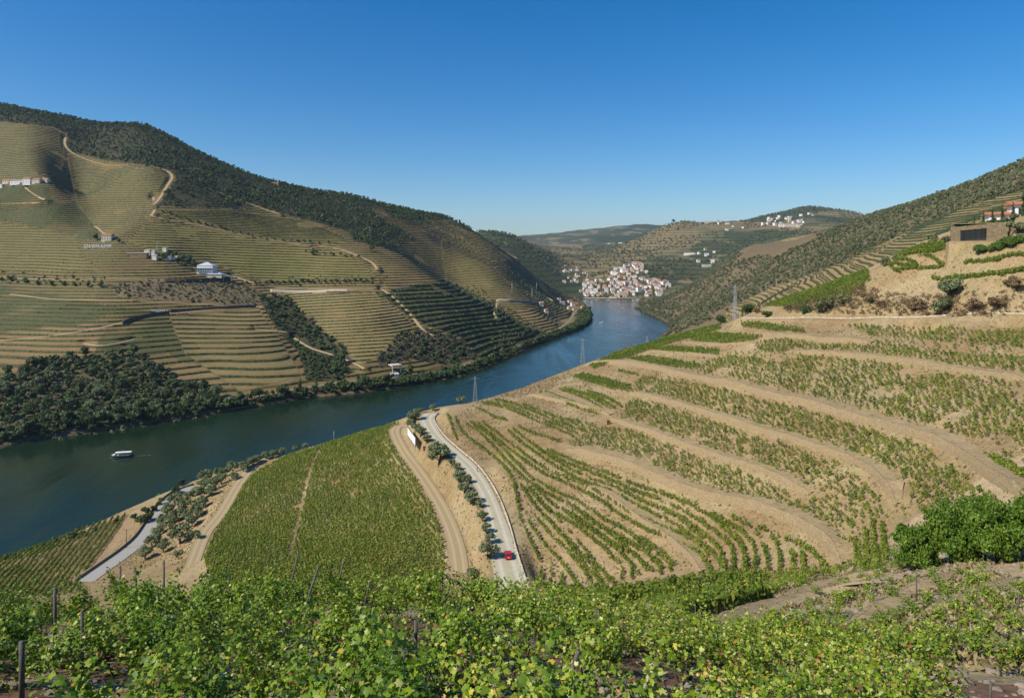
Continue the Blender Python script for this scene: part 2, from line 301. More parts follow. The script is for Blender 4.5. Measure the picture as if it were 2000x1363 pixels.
class MB:
    """collects simple solids and links them as one mesh object"""
    def __init__(s): s.v = []; s.f = []
    def add(s, V, F):
        b = len(s.v); s.v += [tuple(map(float, q)) for q in V]; s.f += [tuple(i + b for i in q) for q in F]; return s
    def box(s, x0, x1, y0, y1, z0, z1):
        return s.add([(x0, y0, z0), (x1, y0, z0), (x1, y1, z0), (x0, y1, z0), (x0, y0, z1), (x1, y0, z1), (x1, y1, z1), (x0, y1, z1)],
                     [(0, 3, 2, 1), (4, 5, 6, 7), (0, 1, 5, 4), (1, 2, 6, 5), (2, 3, 7, 6), (3, 0, 4, 7)])
    def tube(s, pts, rads, n=6, cap=True):
        pts = [Vector(p) for p in pts]; rings = []
        for i, p in enumerate(pts):
            d = (pts[min(i + 1, len(pts) - 1)] - pts[max(i - 1, 0)]).normalized()
            a = d.orthogonal().normalized() if i == 0 else (a - d * a.dot(d)).normalized()
            b = d.cross(a); r = rads[i] if hasattr(rads, '__len__') else rads
            rings.append([p + (a * math.cos(2 * math.pi * k / n) + b * math.sin(2 * math.pi * k / n)) * r for k in range(n)])
        V = [q for r in rings for q in r]; F = []
        for i in range(len(pts) - 1):
            for k in range(n): F.append((i * n + k, i * n + (k + 1) % n, (i + 1) * n + (k + 1) % n, (i + 1) * n + k))
        if cap: F.append(tuple(range(n))[::-1]); F.append(tuple((len(pts) - 1) * n + k for k in range(n)))
        return s.add(V, F)
    def bar(s, a, b, w, n=4): return s.tube([a, b], [w / 1.414, w / 1.414], n)
    def build(s, name, mat, parent=None, smooth=False, bevel=0):
        me = bpy.data.meshes.new(name); me.from_pydata(s.v, [], s.f); me.update()
        if smooth: me.polygons.foreach_set('use_smooth', [True] * len(me.polygons))
        me.materials.append(mat); o = bpy.data.objects.new(name, me); COL.objects.link(o); o.parent = parent
        if bevel:
            m = o.modifiers.new('bevel', 'BEVEL'); m.width = bevel; m.segments = 2; m.limit_method = 'ANGLE'
        return o
def copy_tree(o, parent=None):
    c = o.copy(); COL.objects.link(c); c.parent = parent
    for ch in list(o.children): copy_tree(ch, c)
    return c

# ------------------------------------------------------------------ materials
def new_mat(name):
    m = bpy.data.materials.new(name); m.use_nodes = True; t = m.node_tree; t.nodes.clear()
    out = t.nodes.new('ShaderNodeOutputMaterial'); return m, t, out
class NB:
    """tiny node helper"""
    def __init__(s, t): s.t = t
    def n(s, typ, ins=None, **kw):
        nd = s.t.nodes.new(typ)
        for k, v in kw.items(): setattr(nd, k, v)
        for k, v in (ins or {}).items():
            if isinstance(v, bpy.types.NodeSocket): s.t.links.new(v, nd.inputs[k])
            else: nd.inputs[k].default_value = v
        return nd
    def math(s, op, a, b=0.0, c=0.0, clamp=False):
        return s.n('ShaderNodeMath', {0: a, 1: b, 2: c}, operation=op, use_clamp=clamp).outputs[0]
    def mix(s, f, a, b, typ='MIX'):
        nd = s.n('ShaderNodeMix', {0: f, 6: a, 7: b}, data_type='RGBA', blend_type=typ); return nd.outputs[2]
    def ramp(s, f, stops, interp='LINEAR'):
        nd = s.n('ShaderNodeValToRGB', {0: f}); cr = nd.color_ramp; cr.interpolation = interp
        while len(cr.elements) < len(stops): cr.elements.new(0.5)
        for e, (p, c) in zip(cr.elements, stops): e.position = p; e.color = (*c, 1) if len(c) == 3 else c
        return nd.outputs[0]
    def noise(s, vec, scale, detail=4, rough=0.55, dist=0.0):
        return s.n('ShaderNodeTexNoise', {'Vector': vec, 'Scale': scale, 'Detail': detail, 'Roughness': rough, 'Distortion': dist}).outputs[0]
def C4(c): return (c[0], c[1], c[2], 1)
def simple_mat(name, col, rough=0.7, var=0.15, scale=3.0, metal=0.0, bump=0.0, spec=0.3, bscale=None):
    m, t, out = new_mat(name); b = NB(t)
    co = b.n('ShaderNodeTexCoord').outputs['Object']
    nz = b.noise(co, scale, 5)
    k = b.ramp(nz, [(0.3, tuple(x * (1 - var) for x in col)), (0.7, tuple(min(1, x * (1 + var)) for x in col))])
    p = b.n('ShaderNodeBsdfPrincipled', {'Base Color': k, 'Roughness': rough, 'Metallic': metal, 'Specular IOR Level': spec})
    if bump:
        n2 = b.noise(co, bscale or scale * 3, 5)
        bm_ = b.n('ShaderNodeBump', {'Strength': bump, 'Distance': 0.1, 'Height': n2}); t.links.new(bm_.outputs[0], p.inputs['Normal'])
    t.links.new(p.outputs[0], out.inputs[0]); return m
def foliage_mat(name, stops, transl=0.25, rough=0.55, objvar=0.12, patch=0.0, pscale=0.02):
    """leaf colour from the per-leaf tint, varied per plant and in soft patches"""
    m, t, out = new_mat(name); b = NB(t)
    at = b.n('ShaderNodeAttribute', attribute_name='tint').outputs['Fac']
    oi = b.n('ShaderNodeObjectInfo').outputs['Random']
    f = b.math('ADD', at, b.math('MULTIPLY', b.math('SUBTRACT', oi, 0.5), objvar * 2))
    if patch:
        pos = b.n('ShaderNodeNewGeometry').outputs['Position']
        f = b.math('ADD', f, b.math('MULTIPLY', b.math('SUBTRACT', b.noise(pos, pscale, 3), 0.5), patch * 2))
    c = b.ramp(b.math('MINIMUM', b.math('MAXIMUM', f, 0.0), 1.0), stops)
    p = b.n('ShaderNodeBsdfPrincipled', {'Base Color': c, 'Roughness': rough, 'Specular IOR Level': 0.3})
    tr = b.n('ShaderNodeBsdfTranslucent', {'Color': b.mix(0.5, c, (0.25, 0.4, 0.03, 1), 'MULTIPLY') if False else c})
    mx = b.n('ShaderNodeMixShader', {0: transl, 1: p.outputs[0], 2: tr.outputs[0]})
    t.links.new(mx.outputs[0], out.inputs[0]); return m

MAT = {}
MAT['vine_near'] = foliage_mat('vine_leaf_near', [(0.0, (0.05, 0.105, 0.010)), (0.3, (0.12, 0.215, 0.014)), (0.55, (0.245, 0.335, 0.022)), (0.70, (0.33, 0.39, 0.05)), (0.78, (0.50, 0.52, 0.19)), (0.87, (0.55, 0.48, 0.06)), (0.96, (0.42, 0.22, 0.05)), (1.0, (0.24, 0.10, 0.05))], 0.22, 0.42, 0.08)  # palest stop mixes leaf undersides with a painted highlight
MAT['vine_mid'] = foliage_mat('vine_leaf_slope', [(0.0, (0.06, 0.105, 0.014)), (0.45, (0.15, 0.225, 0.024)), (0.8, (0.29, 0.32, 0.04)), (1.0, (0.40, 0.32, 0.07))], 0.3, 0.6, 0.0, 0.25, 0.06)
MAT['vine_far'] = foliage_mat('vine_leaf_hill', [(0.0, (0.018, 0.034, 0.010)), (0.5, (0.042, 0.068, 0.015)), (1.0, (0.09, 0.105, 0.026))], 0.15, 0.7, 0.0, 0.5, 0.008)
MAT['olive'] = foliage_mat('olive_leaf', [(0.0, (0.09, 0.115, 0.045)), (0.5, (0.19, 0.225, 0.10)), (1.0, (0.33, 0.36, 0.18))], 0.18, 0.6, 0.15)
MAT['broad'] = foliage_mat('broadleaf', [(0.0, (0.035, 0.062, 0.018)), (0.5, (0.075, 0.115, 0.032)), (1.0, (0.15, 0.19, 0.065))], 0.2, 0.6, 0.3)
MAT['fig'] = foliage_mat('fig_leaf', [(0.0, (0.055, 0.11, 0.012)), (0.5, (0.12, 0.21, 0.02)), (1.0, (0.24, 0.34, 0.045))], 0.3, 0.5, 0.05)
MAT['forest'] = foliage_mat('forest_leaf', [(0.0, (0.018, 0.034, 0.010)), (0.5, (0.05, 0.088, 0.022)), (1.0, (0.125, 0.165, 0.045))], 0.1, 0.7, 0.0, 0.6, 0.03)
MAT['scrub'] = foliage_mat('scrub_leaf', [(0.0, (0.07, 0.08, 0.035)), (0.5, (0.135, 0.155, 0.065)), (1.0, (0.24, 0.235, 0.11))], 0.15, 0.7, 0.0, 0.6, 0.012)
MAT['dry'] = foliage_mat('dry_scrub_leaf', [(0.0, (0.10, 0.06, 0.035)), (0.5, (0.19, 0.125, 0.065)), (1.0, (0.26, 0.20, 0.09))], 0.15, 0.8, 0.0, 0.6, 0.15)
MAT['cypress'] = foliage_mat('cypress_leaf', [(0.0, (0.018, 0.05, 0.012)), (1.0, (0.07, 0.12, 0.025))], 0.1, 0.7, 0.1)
MAT['hedge'] = foliage_mat('hedge_leaf', [(0.0, (0.04, 0.09, 0.015)), (1.0, (0.14, 0.21, 0.03))], 0.2, 0.7, 0.05)
MAT['bark'] = simple_mat('bark', (0.09, 0.065, 0.045), 0.9, 0.4, 6, bump=0.5)
MAT['post'] = simple_mat('weathered_post', (0.13, 0.115, 0.10), 0.85, 0.35, 14, bump=0.4)
MAT['post_pale'] = simple_mat('pale_wood_post', (0.36, 0.32, 0.25), 0.8, 0.25, 14, bump=0.3)
MAT['slate'] = simple_mat('slate', (0.07, 0.075, 0.085), 0.6, 0.3, 8, bump=0.3)
MAT['steel'] = simple_mat('galvanised_steel', (0.52, 0.53, 0.54), 0.45, 0.08, 2, metal=0.3)
MAT['concrete_pole'] = simple_mat('concrete_pole', (0.55, 0.52, 0.46), 0.8, 0.1, 2)
MAT['white_wall'] = simple_mat('whitewash', (0.84, 0.81, 0.75), 0.85, 0.07, 0.6)
MAT['cream_wall'] = simple_mat('cream_render', (0.66, 0.57, 0.42), 0.85, 0.08, 0.6)
MAT['pink_wall'] = simple_mat('pink_render', (0.70, 0.58, 0.48), 0.85, 0.08, 0.6)
MAT['tile'] = simple_mat('terracotta_tile', (0.42, 0.17, 0.085), 0.85, 0.3, 1.2, bump=0.4, bscale=8)
MAT['old_tile'] = simple_mat('faded_tile', (0.42, 0.29, 0.21), 0.85, 0.3, 1.2)
MAT['grey_roof'] = simple_mat('grey_sheet_roof', (0.50, 0.53, 0.56), 0.5, 0.08, 1)
MAT['glass'] = simple_mat('dark_window', (0.025, 0.03, 0.035), 0.12, 0.2, 2, spec=0.6)
MAT['white_paint'] = simple_mat('white_paint', (0.8, 0.8, 0.8), 0.5, 0.03, 2)
MAT['dark_frame'] = simple_mat('dark_frame', (0.03, 0.03, 0.035), 0.6, 0.2, 2)
MAT['rust'] = simple_mat('rusty_iron', (0.14, 0.045, 0.025), 0.9, 0.3, 3)

def ground_mat():
    m, t, out = new_mat('hillside_ground'); b = NB(t)
    pos = b.n('ShaderNodeNewGeometry').outputs['Position']
    base = b.n('ShaderNodeAttribute', attribute_name='base').outputs['Color']
    lev = b.n('ShaderNodeAttribute', attribute_name='lev').outputs['Fac']
    rk = b.n('ShaderNodeAttribute', attribute_name='rowk').outputs['Fac']
    # patchy dry grass, bare soil and stones; dark specks also paint small shadows
    n1 = b.noise(pos, 0.02, 6, 0.6); n2 = b.noise(pos, 0.35, 6, 0.65); n3 = b.noise(pos, 3.5, 5, 0.7); n4 = b.noise(pos, 25, 3, 0.6)
    v = b.math('ADD', b.math('MULTIPLY', b.math('SUBTRACT', n1, 0.5), 0.55), b.math('MULTIPLY', b.math('SUBTRACT', n2, 0.5), 0.9))
    v = b.math('ADD', v, b.math('MULTIPLY', b.math('SUBTRACT', n3, 0.5), 0.8)); v = b.math('ADD', v, b.math('MULTIPLY', b.math('SUBTRACT', n4, 0.5), 0.45))
    k = b.math('MAXIMUM', b.math('ADD', v, 1.0), 0.35)
    kc = b.n('ShaderNodeCombineXYZ', {0: k, 1: k, 2: k}).outputs[0]
    c = b.mix(1.0, base, kc, 'MULTIPLY')
    sp = b.noise(pos, 1.3, 6, 0.75, 0.3); c = b.mix(b.math('MULTIPLY', b.ramp(sp, [(0.36, (1, 1, 1)), (0.50, (0, 0, 0))]), 0.8), c, b.mix(1.0, c, (0.55, 0.50, 0.44, 1), 'MULTIPLY'))
    c = b.mix(b.math('MULTIPLY', b.ramp(b.noise(pos, 2.3, 5, 0.75), [(0.56, (0, 0, 0)), (0.66, (1, 1, 1))]), 0.7), c, b.mix(1.0, c, (1.45, 1.4, 1.25, 1), 'MULTIPLY'))
    # stubble patches a little greener or redder
    pz = b.noise(pos, 0.09, 5, 0.6, 0.5)
    c = b.mix(b.math('MULTIPLY', b.ramp(pz, [(0.45, (0, 0, 0)), (0.62, (1, 1, 1))]), 0.3), c, b.mix(1.0, c, (0.82, 0.96, 0.66, 1), 'MULTIPLY'))
    # terraces: grassy banks alternate with bare earth platforms
    fr = b.math('FRACT', b.math('ADD', lev, b.math('MULTIPLY', b.math('SUBTRACT', b.noise(pos, 0.05, 3), 0.5), 0.25)))
    bank = b.ramp(fr, [(0.0, (0.42, 0.46, 0.36)), (0.2, (0.62, 0.62, 0.52)), (0.36, (1.25, 1.2, 1.12)), (0.8, (1.3, 1.22, 1.1)), (0.93, (0.42, 0.46, 0.36))])
    c = b.mix(rk, c, b.mix(1.0, c, bank, 'MULTIPLY'))
    h = b.math('ADD', b.math('MULTIPLY', n3, 0.35), b.math('MULTIPLY', n4, 0.08)); h = b.math('ADD', h, b.math('MULTIPLY', n2, 1.2))
    bp = b.n('ShaderNodeBump', {'Strength': 0.55, 'Distance': 0.5, 'Height': h})
    p = b.n('ShaderNodeBsdfPrincipled', {'Base Color': c, 'Roughness': 0.95, 'Specular IOR Level': 0.1, 'Normal': bp.outputs[0]})
    t.links.new(p.outputs[0], out.inputs[0]); return m
MAT['ground'] = ground_mat()
def track_mat(name, col, contrast=0.25, ruts=False, scale=1.0):
    m, t, out = new_mat(name); b = NB(t); pos = b.n('ShaderNodeNewGeometry').outputs['Position']
    n2 = b.noise(pos, 0.6 * scale, 6, 0.6); n3 = b.noise(pos, 6 * scale, 4, 0.7)
    v = b.math('ADD', b.math('MULTIPLY', b.math('SUBTRACT', n2, 0.5), contrast * 4), b.math('MULTIPLY', b.math('SUBTRACT', n3, 0.5), contrast * 2))
    c = b.ramp(b.math('ADD', v, 0.5), [(0.1, tuple(x * (1 - contrast) for x in col)), (0.9, tuple(min(1, x * (1 + contrast)) for x in col))])
    if ruts:
        u = b.n('ShaderNodeAttribute', attribute_name='across').outputs['Fac']
        r = b.ramp(u, [(0.0, (0.85, 0.86, 0.7)), (0.18, (0.95, 0.94, 0.9)), (0.28, (1.15, 1.15, 1.15)), (0.40, (0.86, 0.87, 0.72)), (0.6, (0.86, 0.87, 0.72)), (0.72, (1.15, 1.15, 1.15)), (0.82, (0.95, 0.94, 0.9)), (1.0, (0.85, 0.86, 0.7))])
        c = b.mix(1.0, c, r, 'MULTIPLY')
    bp = b.n('ShaderNodeBump', {'Strength': 0.4, 'Distance': 0.08, 'Height': n3})
    p = b.n('ShaderNodeBsdfPrincipled', {'Base Color': c, 'Roughness': 0.9, 'Specular IOR Level': 0.15, 'Normal': bp.outputs[0]})
    t.links.new(p.outputs[0], out.inputs[0]); return m
MAT['road_pale'] = track_mat('pale_cobble_road', (0.48, 0.435, 0.345), 0.2, True)
MAT['asphalt'] = track_mat('worn_asphalt', (0.35, 0.335, 0.29), 0.10)
MAT['dirt'] = track_mat('dirt_track', (0.40, 0.31, 0.19), 0.12, True)
MAT['dirt_far'] = track_mat('dirt_road_far', (0.38, 0.29, 0.17), 0.15)
MAT['ballast'] = track_mat('rail_ballast', (0.24, 0.19, 0.13), 0.2)
def stone_mat(name, col, sc=3.0):
    m, t, out = new_mat(name); b = NB(t); pos = b.n('ShaderNodeNewGeometry').outputs['Position']
    mp = b.n('ShaderNodeMapping', {'Vector': pos, 'Scale': (1, 1, 2.2)}).outputs[0]
    vo = b.n('ShaderNodeTexVoronoi', {'Vector': mp, 'Scale': sc}); ve = b.n('ShaderNodeTexVoronoi', {'Vector': mp, 'Scale': sc}, feature='DISTANCE_TO_EDGE')
    sep = b.n('ShaderNodeSeparateColor', {0: vo.outputs['Color']}).outputs[0]
    c = b.ramp(sep, [(0.0, tuple(x * 0.72 for x in col)), (0.5, col), (1.0, tuple(min(1, x * 1.3) for x in col))])
    e = b.ramp(ve.outputs['Distance'], [(0.0, (0.55, 0.52, 0.48)), (0.08, (1, 1, 1))]); c = b.mix(1.0, c, e, 'MULTIPLY')
    n = b.noise(pos, 0.25, 4); c = b.mix(b.math('MULTIPLY', n, 0.6), c, b.mix(1.0, c, (1.15, 0.95, 0.72, 1), 'MULTIPLY'))
    bp = b.n('ShaderNodeBump', {'Strength': 0.7, 'Distance': 0.08, 'Height': e})
    p = b.n('ShaderNodeBsdfPrincipled', {'Base Color': c, 'Roughness': 0.9, 'Specular IOR Level': 0.15, 'Normal': bp.outputs[0]})
    t.links.new(p.outputs[0], out.inputs[0]); return m
MAT['stone'] = stone_mat('dry_stone', (0.33, 0.262, 0.155), 3.6)
MAT['stone_build'] = stone_mat('schist_masonry', (0.24, 0.20, 0.13), 1.6)
MAT['stone_dark'] = stone_mat('dark_schist', (0.12, 0.095, 0.07), 1.0)
def water_mat():
    m, t, out = new_mat('river_water'); b = NB(t); pos = b.n('ShaderNodeNewGeometry').outputs['Position']
    mp = b.n('ShaderNodeMapping', {'Vector': pos, 'Rotation': (0, 0, R(35)), 'Scale': (1, 0.35, 1)}).outputs[0]
    w1 = b.noise(mp, 1.1, 4, 0.6); w2 = b.noise(mp, 0.22, 4, 0.6, 0.6); w3 = b.noise(b.n('ShaderNodeMapping', {'Vector': pos, 'Scale': (1, 0.25, 1)}).outputs[0], 0.02, 5, 0.65, 1.0)
    amp = b.ramp(w3, [(0.38, (0.12, 0.12, 0.12)), (0.6, (1, 1, 1))])
    h = b.math('MULTIPLY', b.math('ADD', b.math('MULTIPLY', w1, 0.35), b.math('MULTIPLY', w2, 1.0)), amp)
    bp = b.n('ShaderNodeBump', {'Strength': b.ramp(b.math('MULTIPLY', b.n('ShaderNodeSeparateXYZ', {0: pos}).outputs[1], 0.001), [(0.45, (0.3, 0.3, 0.3)), (0.85, (0.95, 0.95, 0.95))]), 'Distance': 0.75, 'Height': h})
    c = b.ramp(w3, [(0.3, (0.007, 0.019, 0.008)), (0.7, (0.012, 0.030, 0.014))])
    p = b.n('ShaderNodeBsdfPrincipled', {'Base Color': c, 'Roughness': 0.12, 'IOR': 1.33, 'Specular IOR Level': 0.3, 'Normal': bp.outputs[0]})
    t.links.new(p.outputs[0], out.inputs[0]); return m
MAT['water'] = water_mat()

# ------------------------------------------------------------------ what covers the ground, painted by real plots on the grid
GPY = HY + (CAM_H - GH) * F_PX / GZ
GPXX = np.broadcast_to(GPX, GZ.shape)
def mask(poly, zmin=0, zmax=1e9):
    m = (GZ >= zmin) & (GZ <= zmax); out = np.zeros(GZ.shape, bool)
    out[m] = in_poly(GPXX[m], GPY[m], poly); return out
BASE = np.zeros(GZ.shape + (3,), np.float32)
def paint(m, c, w=1.0):
    if np.isscalar(w): BASE[m] = BASE[m] * (1 - w) + np.array(c, np.float32) * w
    else: BASE[m] = BASE[m] * (1 - w[m][:, None]) + np.array(c, np.float32) * w[m][:, None]
STRAW = (0.335, 0.243, 0.128)
BASE[:] = STRAW
lefthill = (GZ > 430) & ~RIN & (GPXX < 1160) & (GZ < 3000)
paint(lefthill, (0.150, 0.115, 0.055))
paint((GZ > 2060), (0.13, 0.125, 0.065))
for _pg in ([(-100, 560), (0, 556), (230, 600), (330, 612), (220, 640), (0, 655), (-100, 660)], [(0, 365), (60, 362), (140, 370), (190, 430), (205, 470), (160, 468), (80, 445), (0, 430)], [(150, 600), (330, 614), (340, 650), (400, 700), (470, 750), (440, 770), (330, 690), (200, 650)], [(0, 655), (210, 645), (330, 690), (250, 700), (0, 740)], [(500, 500), (730, 515), (740, 550), (520, 548), (460, 530)]):
    paint(mask(_pg, 560, 1500), (0.085, 0.085, 0.038), sstep(-.5, .1, fbm(GX, GZ, 60, 3, 78)))
paint(lefthill & (fbm(GX, GZ, 170, 3, 77) > 0.14), (0.185, 0.135, 0.068))
paint(GZ > 5600, (0.085, 0.095, 0.06))
_q = fbm(GX, GZ, 420, 4, 55); _q2 = fbm(GX, GZ, 130, 3, 57); paint((GZ > 2060) & (_q2 > .22), (0.21, 0.17, 0.09)); paint((GZ > 2060) & (_q2 < -.2), (0.07, 0.08, 0.04)); paint((GZ > 2060) & (GZ < 5600) & (_q > 0.16), (0.20, 0.16, 0.085)); paint((GZ > 2060) & (_q < -0.12), (0.06, 0.075, 0.035))
FOREST1 = [(-700, 60), (0, 190), (150, 222), (280, 238), (430, 310), (520, 345), (640, 366), (720, 388), (737, 425), (790, 450), (812, 472), (740, 482), (690, 470), (680, 452), (600, 430), (520, 408), (440, 372), (370, 342), (340, 333), (200, 313), (128, 292), (132, 262), (100, 247), (0, 238), (-700, 200)]
FOREST2 = [(355, 342), (400, 355), (460, 378), (500, 398), (440, 407), (310, 402), (330, 372)]
FOREST3 = [(740, 395), (800, 405), (870, 418), (880, 430), (800, 430), (760, 425)]
RFOREST = [(1240, 604), (1270, 585), (1310, 560), (1380, 520), (1440, 494), (1520, 500), (1590, 462), (1700, 418), (1830, 378), (2000, 300), (2700, 60), (2700, 240), (2000, 370), (1850, 418), (1790, 440), (1700, 488), (1640, 515), (1560, 545), (1500, 565), (1450, 590), (1400, 622), (1320, 652), (1305, 628), (1262, 612)]
DARKVINE = [(725, 575), (790, 560), (870, 545), (960, 590), (1010, 632), (1060, 660), (1040, 672), (950, 700), (925, 695), (900, 660), (840, 640), (800, 620), (760, 590)]
LOWWOOD = [(-300, 900), (-300, 720), (-100, 730), (0, 745), (90, 700), (280, 690), (340, 740), (420, 770), (450, 800), (400, 830), (0, 885)]
GULLY = [(505, 580), (560, 580), (620, 640), (670, 680), (690, 700), (665, 745), (600, 745), (585, 690), (545, 650), (520, 610)]
SCRUBL = [(215, 558), (310, 545), (460, 552), (512, 572), (505, 596), (350, 588), (230, 578)]
CLIFF = [(735, 700), (770, 660), (830, 640), (905, 668), (935, 700), (880, 712), (800, 700), (745, 720)]
GREENV = [(1490, 598), (1560, 572), (1650, 545), (1695, 530), (1700, 548), (1660, 580), (1590, 592), (1540, 602)]
MIDVINE = [(398, 1085), (438, 1010), (470, 952), (500, 925), (560, 893), (640, 868), (780, 826), (764, 845), (768, 865), (800, 918), (828, 965), (845, 1000), (862, 1050), (871, 1110), (840, 1180), (420, 1180)]
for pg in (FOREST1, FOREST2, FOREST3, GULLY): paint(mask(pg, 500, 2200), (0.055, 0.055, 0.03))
paint(mask(LOWWOOD, 430, 700), (0.11, 0.095, 0.05)); paint(mask(CLIFF, 650, 900), (0.085, 0.065, 0.045)); paint(mask(SCRUBL, 700, 1000), (0.19, 0.14, 0.08))
paint(mask(DARKVINE, 700, 1300), (0.09, 0.085, 0.045))
paint((GZ > 640) & (GPXX > 1235) & (GZ < 2060), (0.17, 0.13, 0.075)); paint((GZ > 420) & (GZ < 1000) & (GPXX > 1400) & ~mask(RFOREST, 600, 2000), (0.24, 0.185, 0.095))
paint(mask([(1430, 500), (1590, 450), (1600, 470), (1560, 475), (1450, 505)], 1600, 2300), (0.26, 0.22, 0.11))
paint((GZ > 430) & (RD < 14) & ~RIN & (GZ < 2060), (0.13, 0.10, 0.06))
paint(mask(MIDVINE, 135, 420), (0.22, 0.18, 0.08))
paint((GZ < 60) & (GPXX < 1500), (0.20, 0.115, 0.072)); paint((GZ < 36), (0.21, 0.125, 0.08))
_e = fbm(GX, GZ, 2.2, 4, 91); paint((GZ < 75) & (_e > 0.12), (0.32, 0.25, 0.16)); 
_e = fbm(GX, GZ, 14, 4, 92); _nn = (GZ > 75) & (GZ < 420); paint(_nn, (0.28, 0.19, 0.095), sstep(0.0, 0.4, _e) * .8); paint(_nn, (0.37, 0.285, 0.16), sstep(0.0, 0.4, -_e) * .8)
paint((GZ > 32) & (GZ < 120) & (GPXX > 1250), (0.44, 0.335, 0.20))  # dry earth, colour lightened to offset the weak sun on this slope
paint((GZ > 36) & (GZ < 120) & (GPXX > 1250) & (fbm(GX, GZ, 9, 3, 93) > 0.2), (0.17, 0.185, 0.065))
paint((GZ > 200) & (GZ < 340) & (GPXX < 260) , (0.31, 0.215, 0.12))
paint(RIN, (0.03, 0.035, 0.025))
LSTEP = 3.5
LEVF = (GH + fbm(GX, GZ, 190, 2, 61) * 5) / LSTEP
PLOTS = [([(-300, 236), (0, 238), (100, 248), (128, 262), (118, 340), (60, 352), (-300, 360)], 0.8, 0.00, 0.00, (0.155, 0.125, 0.062)), ([(130, 300), (200, 316), (345, 345), (300, 410), (290, 432), (210, 470), (150, 400)], 1.05, 0.03, 0.0, (0.185, 0.142, 0.076)),
         ([(300, 412), (440, 410), (600, 432), (690, 470), (640, 478), (520, 466), (440, 452), (360, 432)], 1.15, -0.03, 0.05, (0.145, 0.125, 0.055)), ([(250, 470), (290, 432), (440, 455), (600, 482), (700, 505), (735, 545), (520, 550), (430, 520), (300, 490)], 0.95, 0.045, 0.0, (0.175, 0.15, 0.06)),
         ([(540, 572), (740, 572), (800, 625), (810, 655), (730, 700), (700, 715), (640, 655), (570, 590)], 1.1, -0.06, 0.04, (0.20, 0.155, 0.085)), ([(330, 618), (505, 603), (545, 660), (590, 735), (470, 765), (360, 690)], 1.05, 0.07, 0.0, (0.185, 0.145, 0.08)),
         ([(-300, 430), (0, 432), (150, 460), (160, 500), (200, 530), (-300, 535)], 0.85, 0.02, 0.02, (0.155, 0.13, 0.062)), ([(870, 545), (860, 470), (900, 460), (1000, 560), (1050, 600), (1000, 610), (950, 585)], 1.0, 0.05, 0.05, (0.19, 0.15, 0.075)), ([(880, 440), (960, 470), (1010, 505), (960, 510), (900, 480), (820, 450)], 1.0, 0.08, 0.0, (0.18, 0.135, 0.07))]
for _pg, _k, _tx, _tz, _c in PLOTS:
    _mm = mask(_pg, 560, 2300); LEVF[_mm] = LEVF[_mm] * _k + (GX[_mm] * _tx + GZ[_mm] * _tz) / LSTEP; BASE[_mm] = BASE[_mm] * .3 + np.array(_c, np.float32) * .8 * np.array([.90, .93, .82], np.float32)
ROWK = ((GZ > 560) & (GZ < 2060)).astype(np.float32) * (GPXX < 1160) + ((GZ > 2060) & (GZ < 4800)) * 0.35
for pg in (FOREST1, FOREST2, FOREST3, GULLY, LOWWOOD, SCRUBL, CLIFF): ROWK[mask(pg, 430, 2300)] = 0
ROWK = np.maximum(ROWK, ((GZ > 420) & (GZ < 1000) & (GPXX > 1400) & ~mask(RFOREST, 600, 2000)) * 1.0)
ROWK = np.maximum(ROWK, mask([(1430, 506), (1450, 495), (1590, 450), (1600, 474), (1500, 500)], 1600, 2300) * 1.0)
ROWK[mask(RFOREST, 600, 2000)] = 0
_fh = GZ > 2060; LEVF[_fh] = LEVF[_fh] / 4.5; ROWK[_fh & (GZ < 5000)] = 0.6
_lf = mask([(1442, 506), (1452, 494), (1520, 474), (1585, 458), (1600, 466), (1560, 482), (1500, 498)], 1450, 2300); ROWK[_lf] = 1.0; BASE[_lf] = (0.27, 0.215, 0.105); LEVF[_lf] = GH[_lf] / 7.0
_i = np.arange(NR * NC).reshape(NR, NC)
_F = np.stack([_i[:-1, :-1], _i[:-1, 1:], _i[1:, 1:], _i[1:, :-1]], -1).reshape(-1, 4)
ground = np_mesh('ground', np.stack([GX, GZ, GH], -1).reshape(-1, 3), _F, MAT['ground'], smooth=True,
    attrs=[('base', 'FLOAT_COLOR', 'POINT', np.concatenate([BASE, np.ones(BASE.shape[:2] + (1,), np.float32)], -1)), ('lev', 'FLOAT', 'POINT', LEVF), ('rowk', 'FLOAT', 'POINT', ROWK)])
tag(ground, kind='structure')
_V = [(-2500, 120, 0), (2500, 120, 0), (2500, 3500, 0), (-2500, 3500, 0)]
water = np_mesh('river_water', _V, [(0, 1, 2, 3)], MAT['water']); tag(water, kind='structure')

def ribbon(name, c, width, mat, lift=0.05, kind='structure', n=6):
    """flat strip along a centre line with heights; width may be a number or one per point"""
    c = np.asarray(c); d = np.gradient(c[:, :2], axis=0); d /= np.hypot(d[:, 0], d[:, 1])[:, None] + 1e-9
    nx, ny = -d[:, 1], d[:, 0]; w = np.broadcast_to(width, len(c)); s = np.linspace(-0.5, 0.5, n)
    X = c[:, 0, None] + nx[:, None] * w[:, None] * s; Y = c[:, 1, None] + ny[:, None] * w[:, None] * s
    Z = np.repeat(c[:, 2, None] + lift, n, 1)
    V = np.stack([X, Y, Z], -1).reshape(-1, 3); i = np.arange(len(c) * n).reshape(len(c), n)
    Fq = np.stack([i[:-1, :-1], i[1:, :-1], i[1:, 1:], i[:-1, 1:]], -1).reshape(-1, 4)
    o = np_mesh(name, V, Fq, mat, smooth=True, attrs=[('across', 'FLOAT', 'POINT', np.tile(s + 0.5, len(c)))])
    return tag(o, kind=kind)
_s = np.linspace(0, 1, len(RM))
ribbon('road', RM, np.interp(_s, [0, 0.15, 0.3, 0.75, 0.9, 1], [8.5, 6.8, 5.0, 5.0, 6.5, 6]), MAT['road_pale'])
